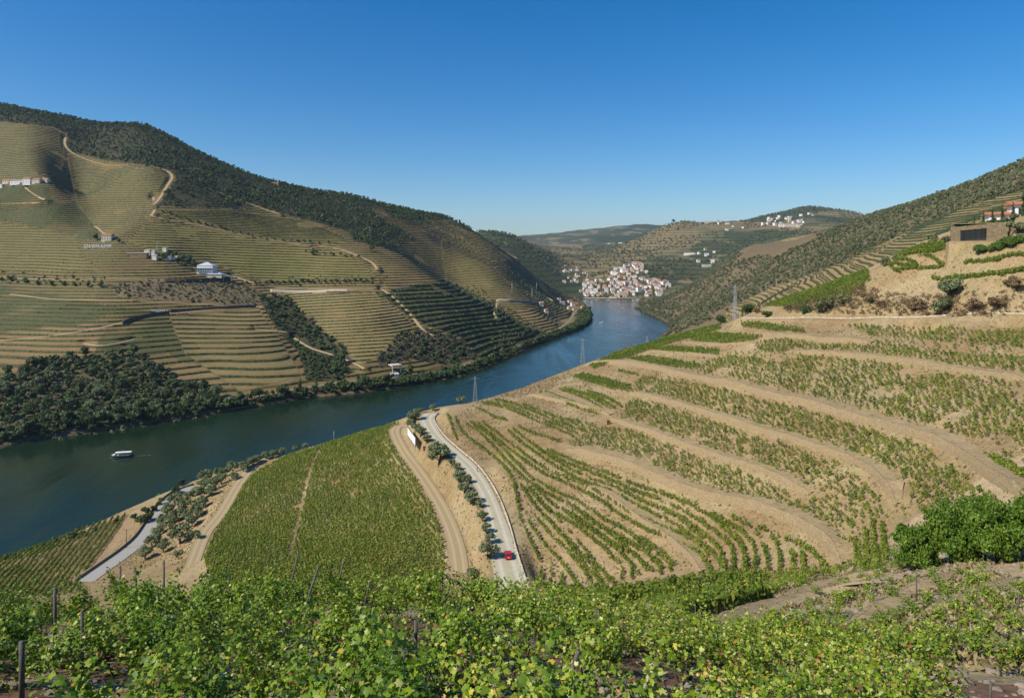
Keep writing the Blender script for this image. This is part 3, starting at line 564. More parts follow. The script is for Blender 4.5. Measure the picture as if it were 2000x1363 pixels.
ribbon('river_road', RL, 6.2, MAT['asphalt']); ribbon('dirt_track', TA, 4.6, MAT['dirt']); ribbon('dirt_track', TB, 4.6, MAT['dirt']); ribbon('terrace_road', WR, 3.4, MAT['dirt_far'])
for n_, c_, w_ in HR:
    ribbon(n_, c_, w_ * 0.72, MAT['ballast'] if 'rail' in n_ else MAT['dirt_far'], 0.35)
    d_ = np.gradient(c_[:, :2], axis=0); d_ /= np.hypot(d_[:, 0], d_[:, 1])[:, None] + 1e-9; q_ = np.stack([-d_[:, 1], d_[:, 0]], 1); q_ *= np.where(q_[:, 1] > 0, -1, 1)[:, None]     # earth bank on the valley side
    e_ = c_[:, :2] + q_ * w_ * 0.36; f_ = e_ + q_ * 1.7; k_ = len(c_); i_ = np.arange(k_); V_ = np.concatenate([np.column_stack([e_, c_[:, 2] + 0.33]), np.column_stack([f_, c_[:, 2] - (1.6 if 'rail' in n_ else 1.3)])])
    tag(np_mesh('road_bank', V_, np.stack([i_[:-1], i_[1:], i_[1:] + k_, i_[:-1] + k_], 1), MAT['dirt_far']), kind='structure')

# ------------------------------------------------------------------ foliage building blocks (arrays: vertices, quads, tint per quad)
def unit(v): return v / (np.linalg.norm(v, axis=-1, keepdims=True) + 1e-9)
def leafquads(C, N, S, rng, tint, asp=0.6):
    C = np.asarray(C, float); n = len(C); N = unit(N)
    t = unit(np.cross(N, rng.normal(size=(n, 3)))); u = np.cross(N, t); S = np.broadcast_to(S, n)[:, None]
    V = np.stack([C + t * S, C + u * S * asp, C - t * S, C - u * S * asp], 1).reshape(-1, 3)
    return V, np.arange(4 * n).reshape(n, 4), np.clip(tint, 0, 1)
def cubesphere(k=2):
    V = []; F = []
    g = np.linspace(-1, 1, k + 1)
    for ax in range(3):
        for s in (-1, 1):
            b = len(V)
            for i in range(k + 1):
                for j in range(k + 1):
                    p = [0, 0, 0]; p[ax] = s; p[(ax + 1) % 3] = g[i] * s; p[(ax + 2) % 3] = g[j]; V.append(p)
            for i in range(k):
                for j in range(k):
                    F.append([b + i * (k + 1) + j, b + (i + 1) * (k + 1) + j, b + (i + 1) * (k + 1) + j + 1, b + i * (k + 1) + j + 1])
    return unit(np.array(V, float)), np.array(F)
CS2 = cubesphere(2)
def join(parts):
    V = []; F = []; T = []; b = 0
    for v, f, t in parts: V.append(v); F.append(f + b); T.append(np.broadcast_to(t, len(f))); b += len(v)
    return np.concatenate(V), np.concatenate(F), np.concatenate(T)
def crown(rng, rx, rz, zc, nblob, nleaf, ls, core=0.72, flat=0.0, tintsd=0.2, shape='round', br_=(0.34, 0.55)):
    """crown of separate leaf clumps around a few boughs; unit metres"""
    parts = []; B = []
    for i in range(nblob):
        a = rng.uniform(0, 6.283); r = rx * math.sqrt(rng.uniform(0, 1)) * 0.68; z = rng.uniform(-0.62, 0.68)
        if shape == 'cone': r = rx * 0.3 * rng.uniform(0, 1); z = (i + 0.5) / nblob * 2 - 1
        k = math.sqrt(max(0.1, 1 - z * z * 0.75))
        br = rng.uniform(*br_) * (rx if nblob > 2 else rx * 1.6)
        if shape == 'cone': br = rx * (1.0 - 0.42 * (z + 1)) * 0.9; k = 1
        B.append((np.array([math.cos(a) * r * k, math.sin(a) * r * k, zc + z * rz * (0.75 if shape != 'cone' else 0.95)]), br, rng.normal(0, 0.12)))
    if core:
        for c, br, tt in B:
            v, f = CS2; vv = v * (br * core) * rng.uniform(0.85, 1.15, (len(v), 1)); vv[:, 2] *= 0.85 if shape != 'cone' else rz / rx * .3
            parts.append((vv + c, f, 0.22 + tt + rng.normal(0, 0.06, len(f))))  # opaque cores, darker tint paints the shade inside each clump
    per = max(1, nleaf // nblob)
    for c, br, tt in B:
        d = unit(rng.normal(size=(per, 3))); d[:, 2] = np.where(d[:, 2] < -0.3, -d[:, 2], d[:, 2])
        rr = br * rng.uniform(0.62, 1.12, (per, 1)); p = c + d * rr * np.array([1, 1, 0.85 if shape != 'cone' else max(1.0, rz / rx * 0.35)])
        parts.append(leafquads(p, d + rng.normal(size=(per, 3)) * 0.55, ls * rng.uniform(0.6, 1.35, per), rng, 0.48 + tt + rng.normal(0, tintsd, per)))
    v, f, t = join(parts); return v, f, np.clip(t, 0, 1)
def trunk_mb(rng, h, r, boughs=3, spread=0.5):
    m = MB(); l = rng.uniform(-0.15, 0.15, 2) * h
    m.tube([(0, 0, -0.3), (l[0] * .3, l[1] * .3, h * 0.45), (l[0], l[1], h)], [r * 1.3, r, r * 0.75], 6)
    for i in range(boughs):
        a = i * 6.283 / boughs + rng.uniform(-.5, .5); s = spread * rng.uniform(.7, 1.2)
        m.tube([(l[0], l[1], h * 0.9), (l[0] + math.cos(a) * s * .5, l[1] + math.sin(a) * s * .5, h * 1.25), (l[0] + math.cos(a) * s, l[1] + math.sin(a) * s, h * 1.7)], [r * .6, r * .45, r * .2], 5)
    return m
def bake(name, protos, P, S, mat, rng, rot=None, choice=None, kind='stuff', tintjit=0.1, parent=None, label=None, cat=None):
    """many small plants nobody could count, merged into one object"""
    P = np.asarray(P, float); n = len(P)
    if n == 0: return None
    S = np.broadcast_to(np.asarray(S, float).reshape(-1, 1) if np.ndim(S) == 1 else S, (n, 3) if np.ndim(S) == 2 else (n, 1))
    choice = rng.integers(0, len(protos), n) if choice is None else choice
    rot = rng.uniform(0, 6.283, n) if rot is None else rot
    tj = rng.normal(0, tintjit, n); V = []; F = []; T = []; b = 0
    for k, (v, f, t) in enumerate(protos):
        m = np.where(choice == k)[0]
        if len(m) == 0: continue
        c, s = np.cos(rot[m])[:, None], np.sin(rot[m])[:, None]
        X = v[None, :, 0] * c - v[None, :, 1] * s; Y = v[None, :, 0] * s + v[None, :, 1] * c; Z = np.broadcast_to(v[None, :, 2], X.shape)
        W = np.stack([X, Y, Z], -1) * S[m][:, None, :] + P[m][:, None, :]
        V.append(W.reshape(-1, 3)); F.append((f[None] + (np.arange(len(m)) * len(v))[:, None, None] + b).reshape(-1, f.shape[1])); b += len(m) * len(v)
        T.append((t[None] + tj[m][:, None]).ravel())
    o = np_mesh(name, np.concatenate(V), np.concatenate(F), mat, parent, tint=np.clip(np.concatenate(T), 0, 1))
    if kind: tag(o, label, cat, kind=kind)
    return o

# ------------------------------------------------------------------ scattering on the ground
def scatter(poly, s, zmin, zmax, rng, jit=0.45, ang=0.0, asp=1.0, keep=1.0):
    """jittered planting grid over the plot outlined by poly (photo outline laid on the ground)"""
    m = mask(poly, zmin, zmax)
    if not m.any(): return np.zeros((0, 2))
    X = GX[m]; Y = GZ[m]; ca, sa = math.cos(ang), math.sin(ang)
    u = X * ca + Y * sa; w = -X * sa + Y * ca
    U, W = np.meshgrid(np.arange(u.min() - s, u.max() + s, s), np.arange(w.min() - s * asp, w.max() + s * asp, s * asp))
    U = U.ravel() + rng.uniform(-jit, jit, U.size) * s; W = W.ravel() + rng.uniform(-jit, jit, W.size) * s * asp
    x = U * ca - W * sa; y = U * sa + W * ca
    k = (y > max(zmin, 3)) & (y < zmax); x = x[k]; y = y[k]
    px, py = proj(x, y, H(x, y)); k = in_poly(px, py, poly) & (px > -590) & (px < 2590)
    if keep < 1: k &= rng.uniform(size=len(k)) < keep
    return np.stack([x[k], y[k]], 1)
def on_ground(p, dz=0.0): return np.column_stack([p, H(p[:, 0], p[:, 1]) + dz])
def not_on(p, lines, d):
    k = np.ones(len(p), bool)
    for c in lines: k &= poly_dist(p[:, 0], p[:, 1], np.asarray(c)[:, :2])[0] > d
    return p[k]
ROADS = [RM, RL, TA, TB, WR]

# ------------------------------------------------------------------ dry stone terrace walls on the near slope, each with its level ledge
WALLS = [([(1105, 880), (1150, 893), (1200, 905), (1260, 930), (1320, 958), (1420, 985), (1500, 1005), (1560, 1030), (1600, 1055), (1632, 1085), (1640, 1106)], 2.4, 'stone', 'tall curving dry stone terrace wall above the lowest vine rows'),
         ([(1192, 818), (1215, 830), (1280, 850), (1370, 885), (1450, 910), (1540, 950), (1582, 966)], 1.6, 'stone', 'dry stone wall below the second vineyard block, ending in mid slope'),
         ([(1225, 770), (1300, 785), (1370, 808), (1440, 828), (1480, 845), (1560, 868), (1640, 892), (1700, 920), (1730, 955), (1748, 988)], 1.7, 'stone', 'long dry stone wall across the middle of the slope with steps at its end'),
         ([(1140, 716), (1210, 709), (1290, 727), (1380, 747), (1470, 770), (1530, 785), (1600, 800), (1700, 830), (1800, 858), (1870, 890), (1920, 930), (2010, 985)], 2.2, 'stone', 'longest stone wall sweeping over the upper slope to the right edge'),
         ([(1550, 688), (1640, 697), (1730, 703), (1850, 725), (2020, 748)], 1.5, 'stone', 'low stone wall between the two highest bush vine blocks'),
         ([(1395, 653), (1480, 661), (1580, 667), (1700, 672)], 1.8, 'stone', 'reddish stone wall close below the terrace road'),
         ([(1030, 773), (1100, 790), (1160, 802), (1190, 812)], 1.6, 'stone', 'short earthy wall above the upper short vine rows'),
         ([(1140, 950), (1190, 975), (1240, 1015), (1300, 1052), (1340, 1085), (1368, 1118)], 1.6, 'stone', 'dry stone wall cutting between the curved lower vine rows'),
         ([(1260, 689), (1320, 690), (1400, 699)], 1.1, 'stone', 'small bank wall under the second green vine plot'), ([(1330, 671), (1410, 677), (1470, 671)], 1.1, 'stone', 'small bank wall under the topmost green vine plot by the rim')]
WALL_LINES = []
def uphill(c):
    d = np.gradient(c[:, :2], axis=0); d /= np.hypot(d[:, 0], d[:, 1])[:, None] + 1e-9
    n = np.stack([-d[:, 1], d[:, 0]], 1)
    s = H(c[:, 0] + n[:, 0] * 4, c[:, 1] + n[:, 1] * 4) - H(c[:, 0] - n[:, 0] * 4, c[:, 1] - n[:, 1] * 4)
    return n * np.where(s.sum() > 0, 1, -1), np.abs(s) / 8
def terrace_wall(px, hgt, mat, label, thick=0.4, zr=(95, 420), ledge=True, top_mat=None, name='stone_terrace_wall', grp='dry stone walls on the near slope'):
    c = resample(hits(px, *zr), 1.5); n, sl = uphill(c); g = H(c[:, 0], c[:, 1]); k = len(c)
    e = np.minimum(1, np.minimum(np.arange(k), np.arange(k)[::-1]) / 5.0); top = g + hgt * (0.35 + 0.65 * e) + fbm(c[:, 0], c[:, 1], 1.2, 2, 5) * 0.12
    WALL_LINES.append(c)
    lean = 0.12
    ring = [(c - n * lean, g - 1.0), (c, top), (c + n * thick, top + 0.02), (c + n * thick, g - 1.0)]
    V = np.stack([np.column_stack([q[:, 0], q[:, 1], z]) for q, z in ring], 1).reshape(-1, 3); i = np.arange(k * 4).reshape(k, 4)
    F = [np.stack([i[:-1, a], i[1:, a], i[1:, a + 1], i[:-1, a + 1]], -1) for a in range(3)]
    F = np.concatenate([f.reshape(-1, 4) for f in F] + [i[:1], i[-1:, ::-1]])
    o = np_mesh(name, V, F, MAT[mat]); tag(o, label, 'wall', grp)
    if ledge:
        L = np.clip((top - g) / np.maximum(sl, 0.2), 1.0, 8.0 if zr[0] > 90 else 3.2); s = np.linspace(0, 1, 5)
        P = c[:, None, :] + n[:, None, :] * (thick * .8 + (L[:, None] * s)[:, :, None]); Z = (top + 0.03)[:, None] + s * 0.2
        i = np.arange(k * 5).reshape(k, 5)
        Fq = np.stack([i[:-1, :-1], i[1:, :-1], i[1:, 1:], i[:-1, 1:]], -1).reshape(-1, 4)
        q = np_mesh('terrace_path', np.concatenate([P, Z[..., None]], -1).reshape(-1, 3), Fq, MAT['ground'], smooth=True, attrs=[('base', 'FLOAT_COLOR', 'POINT', np.tile(np.array([0.36, 0.27, 0.15, 1], np.float32), (k * 5, 1))), ('lev', 'FLOAT', 'POINT', np.zeros(k * 5)), ('rowk', 'FLOAT', 'POINT', np.zeros(k * 5))]); tag(q, kind='structure')
    return o
MAT['ledge'] = track_mat('terrace_earth', (0.40, 0.30, 0.175), 0.3)
for px, hg, mt, lb in WALLS: terrace_wall(px, hg, mt, lb)

# ------------------------------------------------------------------ vines on the near slope and the plot by the river
rv = np.random.default_rng(5)
def vine_proto(rng, n=40, h=1.35, r=0.45, ls=0.145):
    z = rng.uniform(0.3, 1, n) ** 0.8 * h; a = rng.uniform(0, 6.283, n); rr = r * np.sqrt(rng.uniform(0.1, 1, n)) * (1.15 - 0.5 * z / h)
    P = np.stack([np.cos(a) * rr, np.sin(a) * rr, z], 1); N = np.stack([np.cos(a), np.sin(a), np.full(n, 0.6)], 1) + rng.normal(size=(n, 3)) * 0.5
    v, f, t = leafquads(P, N, ls * rng.uniform(0.7, 1.4, n), rng, 0.42 + rng.normal(0, 0.18, n), 0.75)
    st = np.array([(-.04, 0, -.2), (.04, 0, -.2), (.04, 0, h * .75), (-.04, 0, h * .75), (0, -.04, -.2), (0, .04, -.2), (0, .04, h * .75), (0, -.04, h * .75)]) 
    return join([(v, f, t), (st, np.array([[0, 1, 2, 3], [4, 5, 6, 7]]), np.array([1.0, 1.0]))])
VP = [vine_proto(rv) for _ in range(8)]
VPs = [vine_proto(rv, 30, 1.15, 0.44, 0.145) for _ in range(8)]
ROWS = [[(874, 812), (883, 836), (892, 861)], [(890, 820), (897, 841), (918, 861), (946, 880), (967, 896), (976, 905)], [(909, 829), (939, 848), (957, 868), (978, 889), (992, 907), (1013, 928), (1029, 942)],
 [(932, 829), (967, 857), (999, 882), (1020, 900), (1048, 921), (1084, 938), (1122, 952), (1168, 979), (1203, 1005), (1239, 1026), (1274, 1044), (1304, 1052), (1350, 1077), (1375, 1095), (1390, 1120)],
 [(992, 843), (1013, 864), (1034, 878), (1055, 896), (1098, 921), (1151, 949), (1203, 970), (1256, 998), (1309, 1019), (1335, 1040), (1360, 1062), (1385, 1083)],
 [(1059, 885), (1098, 903), (1133, 917), (1168, 931), (1221, 956), (1274, 974), (1310, 989), (1345, 1005), (1387, 1035), (1415, 1057), (1435, 1082), (1431, 1120)],
 [(1300, 1001), (1335, 1021), (1370, 1054)], [(967, 783), (1013, 794)], [(943, 789), (992, 799), (1038, 822), (1080, 836), (1119, 854)], [(1013, 796), (1038, 803), (1062, 815), (1098, 829), (1143, 845)],
 [(932, 800), (943, 804), (967, 818), (990, 822)], [(1013, 836), (1045, 850), (1094, 864)], [(1091, 818), (1126, 825), (1161, 836)], [(1055, 769), (1098, 787), (1133, 801), (1168, 811)], [(1094, 762), (1133, 776), (1179, 804)],
 [(1133, 769), (1168, 780), (1200, 799)], [(1147, 766), (1189, 780), (1214, 796)], [(981, 910), (999, 938), (1008, 966), (1013, 998), (1020, 1026), (1034, 1058), (1048, 1086), (1057, 1107), (1057, 1132)],
 [(1017, 952), (1031, 973), (1048, 995), (1070, 1019), (1094, 1047), (1119, 1076), (1140, 1104), (1168, 1135), (1179, 1149)], [(1031, 956), (1052, 980), (1077, 1002), (1101, 1016), (1133, 1037), (1168, 1065), (1196, 1090), (1217, 1111), (1214, 1135)],
 [(1038, 945), (1062, 963), (1098, 980), (1126, 998), (1161, 1026), (1203, 1047), (1239, 1065), (1267, 1083), (1291, 1104), (1288, 1125)], [(1034, 1023), (1055, 1058), (1080, 1086), (1108, 1111), (1133, 1153)],
 [(1045, 1012), (1070, 1044), (1098, 1069), (1126, 1097), (1147, 1125), (1154, 1142)], [(1105, 1005), (1133, 1026), (1168, 1047), (1203, 1076), (1232, 1104), (1246, 1125)], [(1182, 1058), (1217, 1076), (1246, 1093), (1274, 1118)],
 [(1239, 1054), (1274, 1076), (1316, 1107)], [(1078, 1107), (1075, 1142)], [(1098, 1128), (1094, 1150)], [(1405, 1028), (1433, 1054), (1454, 1079), (1459, 1110)], [(1388, 1008), (1430, 1030), (1458, 1050), (1478, 1082), (1473, 1120)],
 [(1475, 1044), (1496, 1075), (1500, 1117)], [(1507, 1050), (1524, 1082), (1522, 1124)], [(1430, 1016), (1475, 1036), (1524, 1050), (1573, 1071), (1601, 1096), (1618, 1120)], [(1548, 1085), (1550, 1124)], [(1566, 1085), (1571, 1124)],
 [(1401, 1068), (1412, 1096), (1414, 1127)], [(1180, 1160), (1250, 1150), (1340, 1136), (1420, 1126), (1520, 1130), (1600, 1120)], [(1280, 1150), (1360, 1140), (1420, 1132), (1480, 1122)], [(1530, 1135), (1600, 1124), (1660, 1108)],
 [(1672, 1060), (1680, 1110)], [(1690, 1040), (1695, 1112)], [(1705, 1020), (1715, 1110)], [(1722, 1030), (1730, 1100)], [(1208, 726), (1245, 735)], [(1940, 905), (1970, 922), (2005, 942)], [(1935, 900), (1975, 918), (2010, 935)],
 [(1050, 1140), (1110, 1152), (1180, 1158)]]
_g = [np.array([(244, 1006), (226, 1036), (204, 1066), (168, 1112), (138, 1160)], float), np.array([(-30, 1092), (-55, 1105), (-80, 1120), (-110, 1140), (-150, 1180)], float)]
ROWS_LEFT = [[tuple(q) for q in _g[0] * (1 - t) + _g[1] * t] for t in np.linspace(0, 1, 24)]
pts = []; dirs = []
def add_row(px, zmin, zmax, step=0.55, drop=0.07, twin=0):
    c = resample(hits(px, zmin, zmax), step)
    d = np.gradient(c, axis=0); d /= np.hypot(d[:, 0], d[:, 1])[:, None] + 1e-9
    k = rv.uniform(size=len(c)) > drop + 0.35 * (fbm(c[:, 0], c[:, 1], 9, 2, 14) < -0.28)
    c = c + rv.normal(0, 0.16, c.shape); pts.append(c[k])
    if twin:
        e = c + np.stack([-d[:, 1], d[:, 0]], 1) * twin; k2 = rv.uniform(size=len(c)) > .14 + 0.4 * (fbm(e[:, 0], e[:, 1], 12, 2, 19) < -0.15); pts.append(e[k2])
for i, r in enumerate(ROWS): add_row(r, 100, 420, twin=2.2 if i in (2, 3, 4, 5, 8, 9, 13, 14, 18, 19, 20, 22, 23, 24) else 0)
row_pts = not_on(np.concatenate(pts), ROADS, 3.0); pts = []
bake('vine_rows', [(v, f, np.clip(t + .1, 0, 1)) for v, f, t in VP], on_ground(row_pts), rv.uniform(0.8, 1.2, len(row_pts)), MAT['vine_mid'], rv, label='curved rows of low green vines on the lower slope', cat='vines')
pts = []
for r in ROWS_LEFT: add_row(r, 205, 345, 0.6, 0.05)
lp = not_on(np.concatenate(pts), ROADS, 5)
bake('vine_rows', VP, on_ground(lp), rv.uniform(0.9, 1.3, len(lp)), MAT['vine_mid'], rv, label='rows of vines on red soil between river and asphalt road', cat='vines')
BLOCKS = [[(1229, 766), (1256, 736), (1340, 751), (1415, 760), (1499, 787), (1448, 823), (1385, 808), (1310, 787)], [(1211, 820), (1232, 784), (1268, 790), (1355, 811), (1400, 820), (1460, 844), (1448, 904), (1370, 877), (1280, 847)],
 [(1106, 868), (1160, 838), (1214, 838), (1280, 859), (1370, 895), (1475, 937), (1559, 968), (1640, 968), (1734, 970), (1748, 1005), (1664, 1064), (1643, 1068), (1615, 1040), (1580, 1015), (1496, 998), (1405, 977), (1300, 947), (1200, 900)],
 [(1472, 856), (1526, 862), (1640, 898), (1700, 925), (1734, 970), (1600, 962), (1560, 955), (1458, 910)], [(1450, 822), (1505, 790), (1600, 805), (1700, 835), (1800, 865), (1870, 905), (1950, 965), (1970, 1000), (1880, 1010), (1800, 1005), (1760, 930), (1700, 895), (1600, 865)],
 [(1364, 727), (1382, 706), (1430, 697), (1520, 709), (1592, 691), (1610, 697), (1574, 766), (1520, 760), (1430, 739)], [(1580, 772), (1622, 697), (1700, 703), (1800, 718), (1960, 745), (1985, 790), (1960, 850), (1900, 860), (1800, 830), (1700, 803)],
 [(1480, 690), (1475, 672), (1540, 660), (1700, 668), (1850, 690), (2000, 700), (2060, 735), (1850, 715), (1700, 695), (1600, 688), (1540, 690)], [(1640, 635), (1800, 640), (2000, 650), (2060, 685), (1850, 670), (1700, 657)],
 [(1965, 850), (2005, 780), (2100, 800), (2100, 900), (2000, 885)]]
bp_ = [scatter(b, 1.25, 95, 420, rv, 0.36, 0.6 + 0.07 * i, 0.95, 0.9) for i, b in enumerate(BLOCKS)]
bp_.append(scatter([(1215, 810), (1240, 745), (1370, 700), (1600, 665), (2100, 660), (2100, 1000), (1900, 1010), (1740, 1000), (1640, 1060), (1500, 1000), (1300, 950), (1110, 872)], 2.1, 95, 420, rv, .45, .5, .95, .6)); bp_ = np.concatenate(bp_); bp_ = bp_[fbm(bp_[:, 0], bp_[:, 1], 11, 3, 41) > -0.4]; bp_ = not_on(bp_, ROADS, 3); bp_ = not_on(bp_, WALL_LINES, 2.0)
bake('bush_vines', VPs, on_ground(bp_), rv.uniform(0.55, 1.25, len(bp_)), MAT['vine_mid'], rv, label='scattered bush vines on the bare terraces of the near slope', cat='vines', tintjit=0.2)
DENSE = [[(1118, 738), (1136, 731), (1232, 754), (1229, 767), (1190, 761)], [(1220, 701), (1268, 698), (1370, 715), (1361, 723), (1295, 720)], [(1268, 683), (1310, 679), (1409, 685), (1403, 695), (1310, 691)],
 [(1340, 659), (1400, 652), (1490, 658), (1475, 667), (1415, 674), (1355, 668)], [(1445, 629), (1500, 636), (1570, 645), (1570, 653), (1500, 647), (1450, 640)], GREENV,
 [(1150, 716), (1200, 692), (1300, 662), (1400, 638), (1410, 643), (1310, 672), (1210, 704), (1160, 722)]]
dp = np.concatenate([scatter(b, 1.05, 200, 430, rv, 0.3, 0.3, 1.25) for b in DENSE]); dp = not_on(dp, ROADS, 3)
bake('vine_plots', VP, on_ground(dp), rv.uniform(0.9, 1.35, len(dp)), MAT['vine_mid'], rv, label='bright green dense vine plots along the rim of the near slope', cat='vines', tintjit=0.12)
mp_ = scatter(MIDVINE, 1.0, 135, 420, rv, 0.36, 0.35, 1.3); mp_ = not_on(mp_, ROADS, 3.2)
_ln = resample(hits([(622, 880), (600, 940), (583, 1010), (566, 1090)], 190, 400), 3); mp_ = not_on(mp_, [_ln], 0.75)
mp_ = mp_[fbm(mp_[:, 0], mp_[:, 1], 5, 3, 47) > -0.5]
bake('vineyard_plot', [(v, f, np.clip(t + .12, 0, 1)) for v, f, t in VP], on_ground(mp_), rv.uniform(0.95, 1.4, len(mp_)), MAT['vine_mid'], rv, label='large plot of vines between the two dirt tracks above the river', cat='vines')
# rows by the stone building on the knoll
KN = [[(1745, 505), (1790, 494), (1843, 490)], [(1752, 499), (1800, 487), (1843, 484)], [(1760, 496), (1800, 481), (1843, 478)], [(1738, 518), (1760, 522), (1790, 521)], [(1745, 511), (1775, 510), (1790, 519)], [(1797, 500), (1820, 503), (1835, 517)],
      [(1750, 530), (1790, 525), (1842, 520)], [(1735, 517), (1742, 527), (1757, 533)], [(1945, 510), (2000, 505), (2060, 500)], [(1820, 545), (1880, 547), (1950, 545), (2010, 530)], [(1955, 541), (2005, 530), (2060, 520)], [(1765, 500), (1800, 492), (1843, 488)], [(1885, 515), (1930, 512), (1950, 511)]]
pts = []
for r in KN:
    add_row(r, 200, 330, 0.6, 0.04); add_row([(a, b + 1.5) for a, b in r], 200, 330, 0.6, 0.04)
kp = np.concatenate(pts)
bake('vine_rows', VP, on_ground(kp), rv.uniform(0.9, 1.3, len(kp)), MAT['vine_mid'], rv, label='short curved vine rows below the stone building on the knoll', cat='vines')

pts = []
for r in [[(1100, 1160), (1250, 1153), (1400, 1137), (1490, 1130)], [(1190, 1182), (1350, 1162), (1480, 1150)], [(1330, 1208), (1400, 1196), (1500, 1174)], [(1060, 1152), (1180, 1166), (1260, 1166)]]:
    add_row(r, 60, 170, 0.6, 0.06); add_row([(a, b + 3) for a, b in r], 60, 170, 0.7, 0.1)
hp_ = np.concatenate(pts); bake('vine_hedges', VP, on_ground(hp_), rv.uniform(1.2, 1.75, len(hp_)), MAT['vine_mid'], rv, label='dark hedge-like vine rows between the curved rows and the rough terraces', cat='vines')
# ------------------------------------------------------------------ vine rows on the far terraces follow the contour lines
def contour_rows(name, m, lev, hgt, hw, keepfn, label, seed):
    """tent shaped hedge rows where the level field crosses whole numbers"""
    P = np.stack([GX, GZ, GH], -1); out = []
    mm = m[:-1, :-1] & m[1:, 1:] & m[:-1, 1:] & m[1:, :-1]; r, c = np.where(mm)
    A, B, Cc, D = (r, c), (r, c + 1), (r + 1, c + 1), (r + 1, c)
    for T in ((A, B, Cc), (A, Cc, D)):
        p = [P[t] for t in T]; v = [lev[t] for t in T]; mx = np.maximum(np.maximum(*v[:2]), v[2]); mn = np.minimum(np.minimum(*v[:2]), v[2])
        for kk in range(3):
            L = np.floor(mx) - kk; ok = (mn < L) & (mx >= L) & (mx - mn < 1.5)
            if not ok.any(): break
            q = []; val = []
            for a, b in ((0, 1), (1, 2), (2, 0)):
                va, vb = v[a][ok], v[b][ok]; cr = (va < L[ok]) != (vb < L[ok]); t = np.where(cr, (L[ok] - va) / np.where(cr, vb - va, 1), 0)
                q.append(p[a][ok] + (p[b][ok] - p[a][ok]) * t[:, None]); val.append(cr)
            val = np.array(val); s = np.where(val[0], 0, 1); e = np.where(val[2], 2, 1); q = np.array(q); i = np.arange(q.shape[1])
            out.append(np.stack([q[s, i], q[e, i]], 1))
    S = np.concatenate(out); mid = S.mean(1); k = keepfn(mid[:, 0], mid[:, 1]) & (np.linalg.norm(S[:, 0] - S[:, 1], axis=1) > 0.05); S = S[k]
    d = S[:, 1] - S[:, 0]; n = np.stack([-d[:, 1], d[:, 0]], 1); n /= np.hypot(n[:, 0], n[:, 1])[:, None] + 1e-9
    n *= np.where(n[:, 1] > 0, 1, -1)[:, None]
    V = []
    for e in (0, 1):
        q = S[:, e]; j = vnoise(q[:, 0] / 1.6, q[:, 1] / 1.6, seed); w = hw * (0.7 + 0.6 * j); t = hgt * (0.55 + 0.7 * j)
        n3 = np.column_stack([n, np.zeros(len(n))]); up = np.array([0, 0, 1.0])
        V += [q - n3 * w[:, None] - up * .3, q - n3 * w[:, None] * .6 + up * t[:, None], q + n3 * w[:, None] * .6 + up * t[:, None] , q + n3 * w[:, None] - up * .3]
    V = np.stack(V, 1); N = len(V); i = (np.arange(N) * 8)[:, None]
    F = np.concatenate([i + np.array([a, a + 4, a + 5, a + 1]) for a in range(3)])
    t = np.tile(np.clip(0.5 + rv.normal(0, 0.22, N), 0, 1), 3)
    o = np_mesh(name, V.reshape(-1, 3), F, MAT['vine_far'], tint=t); return tag(o, label, 'vines', kind='stuff')
_vis = (GZ > 560) & (GZ < 1900) & (GPXX < 1165) & ~RIN & (RD > 16)
for pg in (FOREST1, FOREST2, FOREST3, GULLY, LOWWOOD, SCRUBL, CLIFF): _vis &= ~mask(pg, 430, 2300)
_dk = mask(DARKVINE, 700, 1300)
HRL = [h[1] for h in HR]
def _offroad(x, y):
    k = np.ones(np.shape(x), bool)
    for c, w in [(h[1], h[2]) for h in HR]: k &= poly_dist(x, y, c[:, :2])[0] > w * 0.5 + 2.6
    return k
def _keep(x, y): return (fbm(x, y, 45, 3, 71) > -0.42) & _offroad(x, y)
contour_rows('hillside_vine_rows', _vis & ~_dk, LEVF, 1.3, 0.72, _keep, 'thin rows of vines along the terraces of the far mountainside', 3)
contour_rows('hillside_vine_rows', _dk, LEVF * 0.72, 2.6, 2.3, lambda x, y: fbm(x, y, 30, 3, 72) > -0.5, 'dark green vine terraces stepping down to the river bend', 4)
_r2 = (GZ > 440) & (GZ < 1000) & (GPXX > 1400) & ~mask(RFOREST, 600, 2000)
contour_rows('hillside_vine_rows', _r2, LEVF * 1.25, 1.0, 0.42, _keep, 'terraced vine rows on the slope behind the knoll', 5)

# ------------------------------------------------------------------ forests, woods and scrub
rt = np.random.default_rng(23)
FAR_T = [crown(rt, 1.0, 0.95, 0.8, 3, 24, 0.30, 0.8) for _ in range(6)]
FAR_P = [crown(rt, 0.8, 1.3, 1.15, 4, 26, 0.28, 0.8) for _ in range(4)]
FAR_S = [crown(rt, 1.0, 0.7, 0.45, 2, 16, 0.34, 0.8) for _ in range(5)]
fp = np.concatenate([scatter(FOREST1, 7.4, 900, 2150, rt), scatter(FOREST2, 7, 900, 1600, rt), scatter(FOREST3, 7, 1300, 2300, rt), scatter([(725, 398), (745, 390), (880, 418), (1010, 452), (1040, 466), (1000, 470), (880, 440), (790, 440)], 13, 1300, 2700, rt), scatter([(540, 356), (640, 372), (735, 398), (735, 410), (640, 384), (545, 366)], 9, 1300, 2300, rt)])
fp = fp[fbm(fp[:, 0], fp[:, 1], 22, 3, 88) > -0.42]
bake('forest', FAR_T + FAR_P, on_ground(fp, -0.3), rt.uniform(2.2, 5.2, len(fp)) * (0.75 + 0.5 * vnoise(fp[:, 0] / 60, fp[:, 1] / 60, 3)), MAT['forest'], rt, label='dark green pine and oak forest along the crest of the far mountain', cat='forest', tintjit=0.32)
